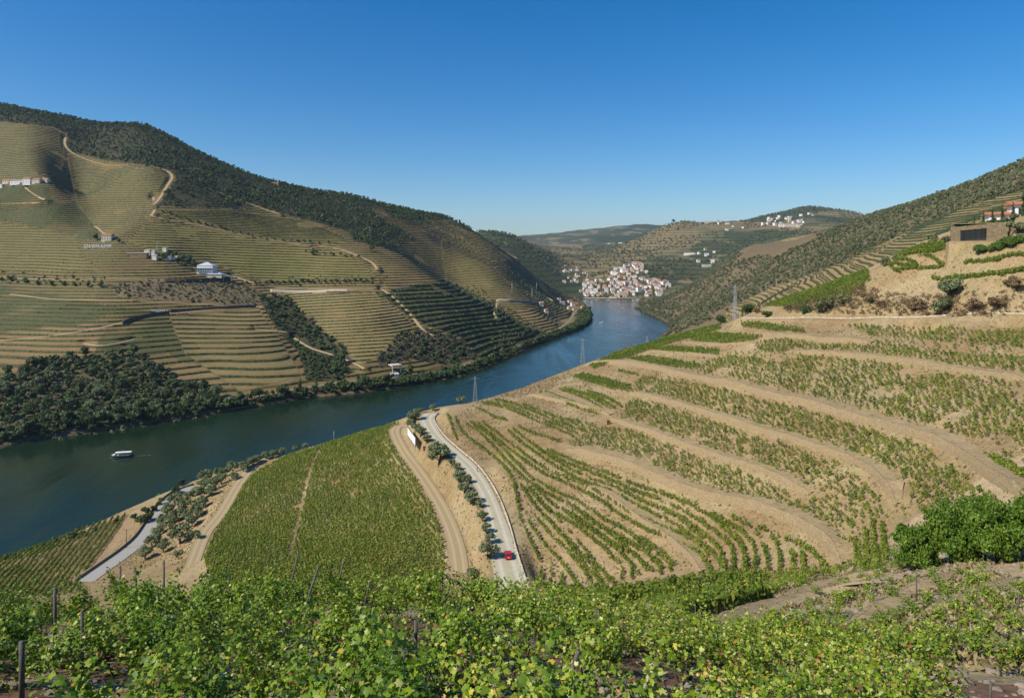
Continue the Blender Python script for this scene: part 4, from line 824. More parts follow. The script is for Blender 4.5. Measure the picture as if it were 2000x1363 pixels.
sc = scatter(RFOREST, 7.0, 640, 2080, rt, 0.5); _pp = proj(sc[:, 0], sc[:, 1], H(sc[:, 0], sc[:, 1])); sc = sc[~in_poly(_pp[0], _pp[1], [(1442, 506), (1452, 494), (1520, 474), (1585, 458), (1600, 466), (1560, 482), (1500, 498)])]; sc = sc[fbm(sc[:, 0], sc[:, 1], 35, 3, 83) > -0.42]
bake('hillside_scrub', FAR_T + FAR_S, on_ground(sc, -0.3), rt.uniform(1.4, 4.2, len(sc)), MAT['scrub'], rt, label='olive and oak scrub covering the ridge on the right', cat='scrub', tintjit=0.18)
gs = np.concatenate([scatter(LOWWOOD, 6.5, 430, 700, rt, .5), scatter(SCRUBL, 6, 700, 1000, rt), scatter(CLIFF, 6, 650, 900, rt), scatter([(560, 560), (740, 560), (760, 540), (560, 540)], 11, 850, 1200, rt), scatter([(0, 555), (0, 530), (210, 545), (210, 560)], 10, 800, 1000, rt),
                     scatter([(800, 430), (880, 432), (960, 490), (1040, 560), (1110, 620), (1090, 630), (1020, 570), (940, 510), (870, 470)], 11, 1100, 2100, rt), scatter([(980, 470), (1040, 480), (1100, 560), (1130, 590), (1090, 585), (1040, 520)], 13, 1700, 3200, rt), scatter([(740, 440), (860, 500), (960, 580), (1060, 645), (1040, 655), (940, 600), (840, 530), (740, 470)], 8, 900, 1300, rt), scatter([(960, 650), (1050, 640), (1080, 660), (1010, 685), (960, 690)], 6, 850, 1200, rt)])
bake('hillside_scrub', FAR_S + FAR_T, on_ground(gs, -0.2), rt.uniform(1.2, 2.9, len(gs)), MAT['scrub'], rt, label='dark scrub in the folds and banks of the far mountainside', cat='scrub', tintjit=0.2)
fh = scatter([(900, 480), (1040, 455), (1250, 430), (1420, 430), (1560, 400), (1720, 420), (1500, 500), (1400, 560), (1330, 570), (1250, 560), (1150, 560), (1100, 590), (1060, 540), (1000, 480)], 24, 2100, 5200, rt, 0.5)
fh = fh[(fbm(fh[:, 0], fh[:, 1], 260, 4, 85) > -0.05)]
bake('distant_trees', FAR_S + FAR_T, on_ground(fh, -0.5), rt.uniform(3.0, 7.5, len(fh)), MAT['scrub'], rt, label='trees and hedges dotted over the hills around the distant village', cat='trees')
# dry scrub on the bank above the terrace road
DRY = [(1540, 612), (1560, 585), (1600, 575), (1680, 560), (1720, 575), (1850, 580), (2000, 565), (2100, 560), (2100, 622), (1850, 619), (1700, 616)]
ds = not_on(scatter(DRY, 1.5, 200, 330, rt), ROADS, 3)
bake('dry_scrub', [crown(rt, 1.0, 0.8, 0.5, 4, 90, 0.13, 0.0) for _ in range(5)], on_ground(ds, -0.1), rt.uniform(0.5, 1.7, len(ds)), MAT['dry'], rt, label='brown dry scrub on the bank above the terrace road', cat='scrub')
d2 = not_on(np.concatenate([scatter([(930, 788), (1000, 768), (1060, 750), (1110, 728), (1130, 745), (1060, 762), (1000, 782), (950, 795)], 2.6, 300, 440, rt), scatter([(800, 850), (860, 880), (930, 960), (960, 1060), (920, 1110), (905, 1000), (860, 930), (790, 860)], 6, 170, 300, rt, 0.5), scatter([(1690, 540), (1860, 540), (2000, 560), (2000, 500), (1900, 490), (1750, 535)], 6, 200, 300, rt, 0.5), scatter([(1000, 1120), (1120, 930), (1040, 860), (900, 830), (960, 960), (1010, 1080)], 7, 160, 300, rt, 0.5)]), ROADS, 3.6)
bake('dry_scrub', [crown(rt, 1.0, 0.7, 0.4, 3, 50, 0.15, 0.0) for _ in range(4)], on_ground(d2, -0.05), rt.uniform(0.3, 0.9, len(d2)), MAT['dry'], rt, label='small dry weeds on the banks of the near slope', cat='weeds')

# dry grass tufts and small weeds that roughen the open soil of the near slope
TU = []
for _ in range(5):
    n_ = 7; a_ = rt.uniform(0, 6.283, n_); P_ = np.stack([np.cos(a_) * .14, np.sin(a_) * .14, rt.uniform(.06, .24, n_)], 1); TU.append(leafquads(P_, np.stack([np.cos(a_), np.sin(a_), a_ * 0 + .5], 1), rt.uniform(.10, .22, n_), rt, rt.uniform(.3, 1, n_), .5))
tp = scatter([(850, 1140), (860, 830), (940, 780), (1130, 700), (1450, 625), (2100, 640), (2100, 1000), (1800, 1110), (1400, 1150)], 1.35, 100, 430, rt, .5, .4); tp = not_on(tp, ROADS, 2.6); tp = tp[fbm(tp[:, 0], tp[:, 1], 6, 3, 96) > -0.05]
t2 = np.concatenate([scatter([(1300, 1160), (1700, 1105), (2100, 1080), (2100, 1400), (1500, 1330)], 0.6, 26, 110, rt, .5), scatter([(770, 830), (960, 1140), (880, 1120), (780, 880)], 1.3, 170, 320, rt, .5), scatter([(1560, 600), (1700, 540), (1900, 480), (2100, 480), (2100, 615), (1700, 612)], 1.5, 200, 330, rt, .5), scatter([(170, 1120), (330, 980), (500, 905), (440, 980), (390, 1100)], 1.3, 220, 400, rt, .5)])
t2 = not_on(t2, ROADS, 2.6); t2 = t2[fbm(t2[:, 0], t2[:, 1], 5, 3, 97) > -0.1]; tp = np.concatenate([tp, t2])
MAT['straw'] = foliage_mat('dry_grass', [(0.0, (0.13, 0.10, 0.05)), (0.5, (0.30, 0.23, 0.11)), (0.85, (0.42, 0.34, 0.18)), (1.0, (0.16, 0.19, 0.06))], 0.2, 0.9, 0.0, 0.5, 0.12)
bake('dry_grass', TU, on_ground(tp), rt.uniform(0.6, 1.7, len(tp)), MAT['straw'], rt, label='dry grass tufts and weeds on the open soil', cat='grass', tintjit=0.2)

MAT['rock'] = simple_mat('schist_stone', (0.30, 0.24, 0.18), 0.9, 0.35, 0.7, bump=0.5)
SB = [(lambda v: (v * rt.uniform(0.6, 1.2, (len(v), 1)) * np.array([1, .8, .45]), CS2[1], np.full(24, .5)))(CS2[0]) for _ in range(6)]
sp_ = np.concatenate([scatter([(850, 1140), (860, 830), (940, 780), (1130, 700), (1450, 625), (2100, 640), (2100, 1000), (1800, 1110), (1400, 1150)], 2.3, 100, 430, rt, .5, .2), scatter([(1300, 1160), (1700, 1105), (2100, 1080), (2100, 1400), (1500, 1330)], 1.2, 26, 110, rt, .5)]); sp_ = not_on(sp_, ROADS, 2.8)
bake('loose_stones', SB, on_ground(sp_), rt.uniform(0.12, 0.6, len(sp_)) ** 1.3, MAT['rock'], rt, label='loose schist stones lying on the terraces of the near slope', cat='stones')

# ------------------------------------------------------------------ individual trees and shrubs
ORD = 'first second third fourth fifth sixth seventh eighth ninth tenth eleventh twelfth thirteenth fourteenth fifteenth sixteenth seventeenth eighteenth nineteenth twentieth'.split(); ORD += ['twenty-' + o for o in ORD[:9]] + ['thirtieth'] + ['thirty-' + o for o in ORD[:9]] + ['fortieth'] + ['forty-' + o for o in ORD[:9]] + ['fiftieth'] + ['fifty-' + o for o in ORD[:9]] + ['sixtieth'] + ['sixty-' + o for o in ORD[:9]] + ['seventieth'] + ['seventy-' + o for o in ORD[:9]]
ri = np.random.default_rng(77)
def tree_proto(name, kind, n_leaf, ls, mat, rx=1.0, rz=0.8, zc=1.45, blobs=9, trunk_h=0.8, core=0.6, shape='round', trunk=True, seed=0, br_=(0.34, 0.55)):
    """a tree 1 m in crown radius that is scaled to size; crown and trunk are parts"""
    rg = np.random.default_rng(seed); v, f, t = crown(rg, rx, rz, zc, blobs, n_leaf, ls, core, shape=shape, br_=br_)
    root = bpy.data.objects.new(name, None); COL.objects.link(root); root.empty_display_size = 0.3
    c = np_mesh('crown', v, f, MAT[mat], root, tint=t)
    if trunk: trunk_mb(rg, trunk_h, 0.09, 3, 0.45).build('trunk', MAT['bark'], root, True)
    return root
PROTO = {
 'olive': [tree_proto('olive_tree', 'olive', 900, 0.10, 'olive', seed=s, blobs=10, zc=0.95, trunk_h=0.35, rz=0.75) for s in (1, 2, 3, 4)],
 'round': [tree_proto('broadleaf_tree', 'broad', 420, 0.155, 'broad', seed=s, blobs=9, zc=1.0, rz=0.85, trunk_h=0.5) for s in (5, 6, 7, 8, 9)],
 'shrub': [tree_proto('shrub', 'broad', 800, 0.10, 'broad', seed=s, blobs=8, zc=0.62, rz=0.7, trunk_h=0.3) for s in (10, 11, 12)],
 'oshrub': [tree_proto('shrub', 'olive', 800, 0.10, 'scrub', seed=s, blobs=8, zc=0.62, rz=0.7, trunk_h=0.3) for s in (13, 14)],
 'hedge': [tree_proto('hedge', 'hedge', 1300, 0.085, 'hedge', seed=s, blobs=9, zc=0.45, rz=0.5, trunk_h=0.2, core=0.8) for s in (15, 16)],
 'cypress': [tree_proto('cypress_tree', 'cypress', 700, 0.13, 'cypress', seed=s, blobs=14, zc=3.6, rz=3.6, rx=1.0, trunk_h=0.8, shape='cone', core=0.75) for s in (17, 18)],
 'dry': [tree_proto('dry_shrub', 'dry', 600, 0.10, 'dry', seed=s, blobs=7, zc=0.6, rz=0.7, trunk_h=0.3, core=0.5) for s in (19, 20)],
 'poplar': [tree_proto('conical_tree', 'cypress', 500, 0.16, 'forest', seed=s, blobs=10, zc=2.3, rz=2.2, rx=1.0, trunk_h=0.8, shape='cone', core=0.8) for s in (21, 22)],
 'fig': [tree_proto('fig_tree', 'fig', 12000, 0.042, 'fig', seed=s, blobs=60, zc=0.66, rz=0.95, trunk_h=0.25, core=0.5, br_=(0.16, 0.40)) for s in (24, 25, 26)],
}
_used = {}
def plant(kind, x, y, r, label, cat, group=None, sz=1.0, dz=0.0, name=None, rot=None):
    ps = PROTO[kind]; i = int(ri.integers(0, len(ps))); root = ps[i]
    if (kind, i) not in _used: _used[(kind, i)] = 1; o = root
    else:
        o = root.copy(); COL.objects.link(o)
        for ch in PROTO_CH[(kind, i)]:
            c = ch.copy(); COL.objects.link(c); c.parent = o
    if name: o.name = name
    o.location = (x, y, float(H(x, y)) + dz); o.rotation_euler = (0, 0, float(ri.uniform(0, 6.283)) if rot is None else rot); o.scale = (r, r, r * sz)
    for kk in ('label', 'category', 'group', 'kind'):
        if kk in o: del o[kk]
    return tag(o, label, cat, group)
PROTO_CH = {(k, i): list(p.children) for k, ps in PROTO.items() for i, p in enumerate(ps)}
def plant_px(kind, px, py, wpx, label, cat, group=None, sz=1.0, zmin=0, zmax=1e9, **kw):
    x, y = hit(px, py, zmin, zmax); return plant(kind, x, y, 0.5 * wpx * y / F_PX, label, cat, group, sz, **kw)

# roadside olives along the pale road (base column, row, crown width in photo pixels)
RO = [(953, 1092, 30, 'largest round olive tree, just left of the red car'), (958, 1061, 17, 'slim olive tree above the largest roadside olive'), (949, 1040, 16, None), (942, 1017, 16, None), (937, 991, 13, None),
      (919, 984, 23, 'wide dark olive tree halfway along the pale road'), (907, 963, 20, None), (911, 944, 14, None), (896, 943, 21, None), (892, 918, 13, None), (882, 909, 11, None), (858, 908, 32, 'broad double-crowned olive between track and pale road'), (852, 886, 22, None),
      (833, 866, 15, None), (821, 854, 16, None), (812, 842, 14, None), (804, 833, 15, None), (810, 822, 20, None), (804, 826, 14, None), (823, 807, 9, 'tiny olive tree at the far end of the pale road'), (845, 802, 11, 'small pale olive on the rim where the road bends'), (900, 787, 14, 'lone olive tree on the rim beside the nearest pylon')]
for n_, (a, b, w, lb) in enumerate(RO): plant_px('olive', a, b, w * 1.45, lb or 'small olive tree, %s from the red car in the row beside the pale road' % ORD[n_], 'olive tree', 'olive trees along the pale road', 1.0, 150, 420)
# olive grove between the river road and the left track
GROVE = [(297, 1067, 24), (319, 1077, 21), (352, 1060, 36), (381, 1052, 19), (375, 1028, 24), (346, 1018, 28), (327, 1005, 24), (359, 1001, 26), (384, 1010, 26), (393, 993, 24), (342, 986, 24), (372, 981, 24), (395, 974, 26), (411, 969, 24),
         (385, 967, 20), (399, 957, 24), (419, 956, 26), (433, 946, 24), (400, 941, 24), (428, 935, 22), (440, 931, 20), (457, 937, 17), (455, 922, 22), (475, 920, 20), (482, 914, 18), (493, 909, 18), (502, 904, 17), (519, 897, 17), (533, 894, 16), (545, 890, 15),
         (553, 886, 14), (577, 880, 13), (596, 874, 11), (283, 1090, 26), (348, 1092, 18), (303, 1061, 22), (318, 1030, 26), (332, 1033, 26), (309, 1045, 22), (366, 1018, 22)]
_side = lambda a, b: 'road side' if a < np.interp(b, [870, 950, 1000, 1090], [560, 395, 328, 285]) else 'track side'
for n_, (a, b, w) in enumerate(sorted(GROVE, key=lambda q: -q[1])): plant_px('olive', a, b, w * 1.18, '%s olive, %s from the near end on the %s of the grove' % ('big' if w > 25 else 'small' if w < 19 else 'round', ORD[sum(1 for q in GROVE if q[1] > b and _side(q[0], q[1]) == _side(a, b))], _side(a, b)), 'olive tree', 'olive trees in the grove by the river road', 1.0, 200, 430)
for n_, (a, b, w) in enumerate([(343, 964, 22), (352, 949, 20), (314, 985, 18), (300, 998, 16), (290, 1016, 22), (277, 1022, 26), (285, 1004, 20), (262, 1012, 14), (145, 1053, 20), (165, 1046, 14), (95, 1068, 14), (225, 1022, 14), (186, 1037, 12)]):
    plant_px('shrub', a, b, w, '%s green bush on the near river bank, number %s back from the river road end' % ('large' if w > 19 else 'small', ORD[n_]), 'bush', 'bushes between road and river', 1.1, 230, 430)
# shrubs of the near slope and knoll
for k, a, b, w, s, lb, ct in [('shrub', 1408, 634, 26, 1.2, 'dark bush on the rim beside the tallest pylon', 'bush'), ('shrub', 1572, 612, 26, 1.1, 'dark bush below the bright green vine plot', 'bush'), ('oshrub', 1612, 608, 42, 0.95, 'wide olive green bush under the bright vine plot', 'bush'),
    ('oshrub', 1648, 596, 30, 1.1, 'grey green bush at the corner of the bright vine plot', 'bush'), ('olive', 1858, 586, 50, 1.1, 'tall dark tree on the dry bank above the terrace road', 'tree'), ('oshrub', 1842, 612, 44, 1.2, 'yellowish bush in front of the tall tree above the terrace road', 'bush'),
    ('dry', 1720, 600, 22, 1.0, 'small rusty shrub on the bank above the road', 'shrub'), ('shrub', 1699, 593, 18, 1.1, 'small dark bush on the bank above the terrace road', 'bush'), ('dry', 1985, 566, 46, 0.9, 'broad straw coloured bush near the right edge', 'bush'), ('oshrub', 1727, 520, 26, 1.1, 'yellow green bush at the tip of the knoll', 'bush'),
    ('olive', 1817, 474, 28, 0.8, 'round clipped olive left of the stone building', 'olive tree'), ('oshrub', 1845, 473, 26, 0.7, 'low grey shrub touching the left corner of the stone building', 'shrub'), ('oshrub', 1747, 508, 16, 1.0, 'small round bush behind the curved vine rows', 'bush'),
    ('hedge', 1920, 492, 34, 0.8, 'low mound of clipped hedge in front of the stone building', 'hedge'), ('hedge', 1945, 490, 40, 0.9, 'largest clipped hedge mound on the knoll', 'hedge'), ('hedge', 1980, 480, 46, 0.9, 'hedge mound at the right edge below the stone building', 'hedge'), ('olive', 1985, 456, 44, 0.7, 'spreading olive tree right of the stone building', 'olive tree'),
    ('dry', 1540, 606, 22, 0.9, 'reddish dry shrub left of the green vine plot', 'shrub'), ('hedge', 1500, 616, 34, 0.5, 'flat yellow green hedge near the tallest pylon', 'hedge'), ('dry', 1478, 612, 18, 0.9, 'brown dry shrub beside the tallest pylon', 'shrub'), ('shrub', 1460, 610, 30, 1.0, 'dark bush behind the tallest pylon', 'bush'),
    ('dry', 1795, 606, 40, 0.8, 'brown bramble clump above the terrace road', 'shrub'), ('dry', 1905, 604, 46, 0.7, 'wide brown bramble bank right of the tall tree', 'shrub'), ('dry', 1950, 600, 44, 0.7, 'pale dry brush near the right end of the bank', 'shrub'), ('oshrub', 925, 1128, 40, 0.6, 'grey green bush at the foot of the pale road bank', 'bush')]:
    plant_px(k, a, b, w, lb, ct, None, s, 130, 420)
# the big fig trees at the right
for i, (a, b, z, r, s, lb) in enumerate([(1790, 1112, 88, 3.6, 1.25, 'leafy fig tree, leftmost of the big green clump'), (1868, 1108, 84, 3.9, 1.35, 'big fig tree in the middle of the green clump'), (1950, 1100, 80, 4.0, 1.3, 'tall fig tree right of the middle of the clump'), (2040, 1095, 76, 4.2, 1.4, 'fig tree cut by the right edge of the clump'), (1905, 1060, 96, 3.4, 1.2, 'fig tree standing behind the middle of the clump')]):
    plant('fig', (a - CX) * z / F_PX, z, r, lb, 'fig tree', None, s)

# woods along the far bank: the biggest ones are separate trees, the rest one mass
cand = []
for poly, s, rr, ky in [(LOWWOOD, 8.4, (2.2, 5.4), 'round'), (GULLY, 8.0, (2.4, 4.4), 'round'), (CLIFF, 9, (2.0, 3.6), 'round'), ([(-300, 905), (-300, 845), (0, 838), (60, 828), (250, 800), (420, 790), (400, 818), (0, 876)], 6.0, (2.6, 5.0), 'round'),
        ([(430, 812), (450, 795), (560, 772), (700, 748), (700, 764), (560, 785), (450, 808)], 5.0, (2.0, 4.2), 'round'), ([(700, 764), (700, 745), (800, 738), (900, 718), (900, 736), (800, 756)], 5.0, (2.0, 4.2), 'round'),
        ([(930, 725), (1000, 690), (1060, 664), (1110, 645), (1140, 618), (1160, 622), (1145, 642), (1060, 672), (1000, 698), (940, 728)], 5.2, (2.8, 5.6), 'round'), ([(1130, 612), (1155, 600), (1160, 625), (1140, 635)], 9, (4, 6), 'round')]:
    p = scatter(poly, s, 430, 1700, rt, 0.5)
    if len(p):
        d = poly_dist(p[:, 0], p[:, 1], RIVER, True)[0]; ins = in_poly(p[:, 0], p[:, 1], RIVER); p = p[~ins & (d > 2.0)]
        r = rt.uniform(*rr, len(p)); cand += [(x, y, q) for (x, y), q in zip(p, r)]
_b = resample([pz2xy(*q) for q in LEFT_BANK[1:15]], 5.5, 1); _t = np.gradient(_b, axis=0); _t /= np.hypot(_t[:, 0], _t[:, 1])[:, None]
for off, rr in ((3.0, (2.2, 4.2)), (8.5, (2.6, 5.2))):
    q = _b + np.stack([-_t[:, 1], _t[:, 0]], 1) * off + rt.normal(0, 1.0, _b.shape); q = q[~in_poly(q[:, 0], q[:, 1], RIVER) & (rt.uniform(size=len(q)) < .9)]
    cand += [(x, y, float(rt.uniform(*rr))) for x, y in q]
cand = np.array(cand); cand = cand[np.argsort(-(cand[:, 2] / cand[:, 1]))]
_k = not_on(cand[:, :2], [h for h in HRL], 4.0); _ks = set(map(tuple, _k)); cand = np.array([c for c in cand if (c[0], c[1]) in _ks])
cin = np.array([-50 < CX + c[0] * F_PX / c[1] < 2000 for c in cand]); top = cand[cin][:215]; rest = np.concatenate([cand[cin][215:], cand[~cin]])
SECT = [(0, 60, 'at the left picture edge'), (60, 130, 'left of the tour boat'), (130, 210, 'just left above the tour boat'), (210, 290, 'directly above the tour boat'), (290, 380, 'right above the tour boat'), (380, 470, 'by the first railway stretch'), (470, 600, 'between the slim conical trees'), (600, 700, 'below the wooded gully'), (700, 800, 'around the white hut'), (800, 900, 'below the rocky bluff'), (900, 1000, 'below the dark terraces'), (1000, 1100, 'before the river bend'), (1100, 1200, 'at the river bend')]
def sect(px): return next((t for a, b, t in SECT if a <= px < b), 'at the left picture edge')
_tl = []; _cn = {}
for x, y, r in sorted(top.tolist(), key=lambda q: CX + q[0] * F_PX / q[1]):
    px = CX + x * F_PX / y; d = float(poly_dist(np.array([x]), np.array([y]), RIVER, True)[0][0]); k = (sect(px), 'waterside' if d < 14 else 'upper' if d > 45 else 'middle'); _cn[k] = _cn.get(k, 0) + 1; _tl.append((x, y, r, '%s %s tree of those %s, from the left' % (ORD[_cn[k] - 1], k[1], k[0])))
for x, y, r, lb_ in _tl: plant('olive' if ri.uniform() < .22 else 'shrub' if ri.uniform() < .2 else 'round', x, y, r, lb_, 'tree', 'trees in the wood on the far bank', float(ri.uniform(0.9, 1.3)))
W_FAR = [crown(rt, 1.0, 0.85, 0.95, 7, 130, 0.2, 0.72) for _ in range(5)]
bake('riverside_wood', W_FAR, on_ground(rest[:, :2], -0.2), rest[:, 2], MAT['broad'], rt, label='dark green wood in the gullies and along the far river bank', cat='wood', tintjit=0.15)
bp2 = resample([pz2xy(*q) for q in RIGHT_BANK[:9]], 7)[2:]; bp2 = bp2 + np.array([7.0, 0]) + rt.normal(0, 2.5, bp2.shape)
bp3 = resample([pz2xy(*q) for q in RIGHT_BANK[10:]], 5); bp3 = bp3[in_poly(bp3[:, 0] * 0 + 1, bp3[:, 1], [(0, 200), (2, 200), (2, 460), (0, 460)])] + np.array([1.0, -4.5]) + rt.normal(0, 1.0, (1, 2))
bake('riverside_scrub', W_FAR, on_ground(np.concatenate([bp2]), -0.2), rt.uniform(2.4, 4.2, len(bp2)), MAT['scrub'], rt, label='green scrub along the water below the right ridge', cat='scrub')
_o = not_on(bp3, ROADS, 5); _o = _o[~in_poly(_o[:, 0], _o[:, 1], RIVER)]
bake('riverside_scrub', FAR_S, on_ground(_o, -0.2), rt.uniform(0.9, 1.9, len(_o)), MAT['broad'], rt, label='low bushes along the near river bank', cat='scrub')
# standing out on the far hillside
for a, b, h, lb in [(522, 778, 18, 'slim conical tree on the far bank, left of four'), (557, 765, 16, 'slim conical tree on the far bank, second of four'), (586, 760, 22, 'tallest slim conical tree on the far bank'), (617, 752, 14, 'slim conical tree on the far bank, right of four'), (430, 765, 16, 'dark conical tree at the edge of the riverside wood')]:
    x, y = hit(a, b, 440, 900); r = h * y / F_PX / 4.4; plant('poplar', x, y, r, lb, 'tree', None, 1.0)
for a, b in [(830, 516), (836, 517)]:
    x, y = hit(a, b, 900, 2000); plant('cypress', x, y, 11 * y / F_PX / 7.2, 'thin cypress, %s of a pair on the lit spur in mid valley' % ('left' if a < 833 else 'right'), 'cypress', 'pair of cypresses on the spur', 1.0)
for a, b, w, lb in [(318, 505, 14, None), (330, 503, 15, None), (342, 503, 15, None), (355, 508, 16, None), (368, 510, 17, None), (378, 516, 14, None), (347, 512, 12, None), (362, 520, 12, None)]:
    plant_px('round', a, b + 4, w, 'dark leafy tree, ' + ORD[[318, 330, 342, 347, 355, 362, 368, 378].index(a)] + ' across the clump shading the small white houses', 'tree', 'clump of trees by the white houses', 1.2, 800, 1300)
for a, b, w, k, lb in [(611, 496, 13, 'round', 'lone dark tree standing in the far terraces'), (726, 490, 14, 'round', 'lone round tree on the darker far terraces'), (667, 705, 20, 'round', 'round tree at the foot of the gully'), (660, 726, 20, 'round', 'second round tree lower in the gully'),
                    (803, 732, 20, 'round', 'tall tree beside the small white hut on the bank'), (188, 468, 12, 'round', 'dark tree left of the house above the sign'), (232, 474, 10, 'round', 'dark tree right of the house above the sign'), (548, 361, 8, 'round', 'lone round tree on the far ridge line'), (560, 363, 7, 'round', 'second small tree on the far ridge line'), (623, 378, 7, 'round', 'tree on the ridge right of the summit house'),
                    (1316, 432, 7, 'round', 'dark tree crowning the hill behind the village'), (1590, 410, 7, 'round', 'lone tree on the highest distant hilltop')]:
    plant_px(k, a, b + 2, w, lb, 'tree', None, 1.3, 600, 5000)
for line, n, (w0, w1), lb, gp in [([(440, 558), (480, 556), (520, 554), (600, 553), (680, 552), (730, 550)], 26, (7, 10), 'small olive tree in the row above the long pale wall', 'olives above the pale wall'),
        ([(320, 414), (370, 432), (420, 444), (480, 460), (540, 470), (600, 474), (640, 478)], 24, (5, 7), 'small dark olive tree lining the upper dirt road', 'olives along the upper dirt road'), ([(0, 548), (60, 556), (130, 558), (200, 562)], 9, (10, 14), 'olive tree on the left bank terrace near the road fork', 'olives by the road fork'),
        ([(600, 494), (650, 498), (700, 504)], 10, (6, 8), 'olive tree in the curved row across the bright terraces', 'olives on the bright terraces'), ([(560, 372), (620, 385), (700, 398)], 10, (5, 7), 'pine on the skyline ridge', 'pines along the skyline')]:
    c = resample(line, 4, 1); idx = np.linspace(0, len(c) - 1, n).astype(int)
    for n_, i in enumerate(idx): plant_px('round', c[i, 0] + ri.uniform(-3, 3), c[i, 1] + ri.uniform(-1.5, 1.5), ri.uniform(w0, w1), lb + ', ' + ORD[n_] + ' from the left', 'tree', gp, 1.0, 600, 2000)
# cypresses by the white house
for a, py0, py1, z, lb in [(1887, 437, 446, 232, 'tiny young cypress at the left end of the row'), (1903, 422, 442, 238, 'small cypress, second in the row before the white house'), (1921, 410, 441, 240, 'cypress standing alone in the middle of the row'), (1939, 404, 440, 242, 'cypress at the left corner of the white house'), (1958, 397, 438, 242, 'cypress in front of the low tiled roof'), (1979, 392, 436, 242, 'cypress between the two roofs of the white house'), (1999, 384, 436, 240, 'tallest cypress at the right edge of the picture')]:
    z *= 1.16; ht = (py1 - py0) * z / F_PX; zt = CAM_H - (py1 - HY) * z / F_PX; x = (a - CX) * z / F_PX; o = plant('cypress', x, z, ht / 7.4, lb, 'cypress'); o.location.z = zt if zt > float(H(x, z)) - 1 else float(H(x, z)); o.scale = (ht / 7.4 * 0.95, ht / 7.4 * 0.95, ht / 7.4)

# ------------------------------------------------------------------ parapets and kerb walls of the roads
def road_wall(c, off, hgt, th, mat, label, name='stone_parapet', cat='wall', i0=0, i1=None):
    c = np.asarray(c)[i0:i1]; d = np.gradient(c[:, :2], axis=0); d /= np.hypot(d[:, 0], d[:, 1])[:, None] + 1e-9; n = np.stack([-d[:, 1], d[:, 0]], 1)
    a = c[:, :2] + n * off; b = c[:, :2] + n * (off + (th if off > 0 else -th)); k = len(c); z0 = c[:, 2] - (0.8 if name != 'retaining_wall' else 1.8); z1 = c[:, 2] + hgt
    V = np.stack([np.column_stack([a, z0]), np.column_stack([a, z1]), np.column_stack([b, z1]), np.column_stack([b, z0 - 0.8])], 1).reshape(-1, 3); i = np.arange(k * 4).reshape(k, 4)
    F = np.concatenate([np.stack([i[:-1, q], i[1:, q], i[1:, q + 1], i[:-1, q + 1]], -1) for q in range(3)] + [i[:1], i[-1:, ::-1]])
    return tag(np_mesh(name, V, F, MAT[mat]), label, cat)
MAT['pale_stone'] = stone_mat('pale_kerb_stone', (0.50, 0.46, 0.38), 1.5)
_side = -1
road_wall(RM, -3.3, 0.35, 0.35, 'pale_stone', 'low pale kerb wall on the right side of the pale road')
road_wall(RL, 3.4, 0.9, 0.5, 'stone', 'low stone parapet on the river side of the asphalt road')
def pale_wall(px, zr, hgt, mat, label, dz=0):
    c = resample(hits(px, *zr), 2.5); z = H(c[:, 0], c[:, 1]); return road_wall(np.column_stack([c, z + dz]), 0.2, hgt, 0.5, mat, label, 'retaining_wall')
road_wall(WR, -1.75, 0.3, 0.35, 'pale_stone', 'long whitish wall holding up the terrace road', 'retaining_wall')
road_wall(WR, -2.15, -.05, 0.4, 'stone', 'stone face below the whitish road wall', 'retaining_wall')
pale_wall([(528, 570), (575, 571), (640, 571), (680, 570)], (700, 1200), 3.6, 'pale_stone', 'long pale retaining wall across the far terraces')
pale_wall([(320, 552), (370, 553), (430, 551), (450, 548)], (700, 1200), 5, 'stone_dark', 'dark retaining wall under the white winery')
pale_wall([(330, 610), (400, 606), (500, 601)], (650, 1000), 3.0, 'stone_dark', 'dark retaining wall above the sweeping hillside road', 0.6)
pale_wall([(970, 590), (1000, 590), (1030, 592), (1060, 594)], (900, 1700), 4, 'pale_stone', 'pale wall at the foot of the lit spur')
pale_wall([(240, 634), (270, 624), (300, 618), (331, 614)], (650, 1000), 3.4, 'stone_dark', 'dark wall carrying the white letters beside the hillside road', 0.6)
_pc = resample(hits([(1385, 1236), (1440, 1216), (1520, 1192), (1600, 1168), (1680, 1148), (1760, 1134)], 40, 110), 1.0); _ph = H(_pc[:, 0], _pc[:, 1]); ribbon('sandy_path', np.column_stack([_pc, np.convolve(np.pad(_ph, 3, mode='edge'), np.ones(7) / 7, 'valid')]), 2.2, MAT['dirt_far'], 0.16, n=8)
# terrace walls of the nearer rough ground on the right
terrace_wall([(1645, 1226), (1700, 1196), (1760, 1166), (1820, 1138), (1866, 1118)], 1.0, 'stone', 'crumbling wall edge running up to the fig trees', 0.5, (36, 100))
terrace_wall([(1500, 1182), (1560, 1160), (1640, 1136), (1740, 1116), (1790, 1110)], 1.0, 'stone', 'curved dry stone edge below the lowest terrace path', 0.5, (60, 115))
terrace_wall([(1380, 1224), (1440, 1196), (1520, 1178), (1620, 1152), (1720, 1140)], 0.8, 'stone', 'low stone edge of the sandy path in the rough terraces', 0.5, (44, 110))
terrace_wall([(1800, 1200), (1850, 1180), (1920, 1150), (1990, 1130)], 0.7, 'stone', 'low tumbled wall among the sparse vines', 0.5, (40, 90))

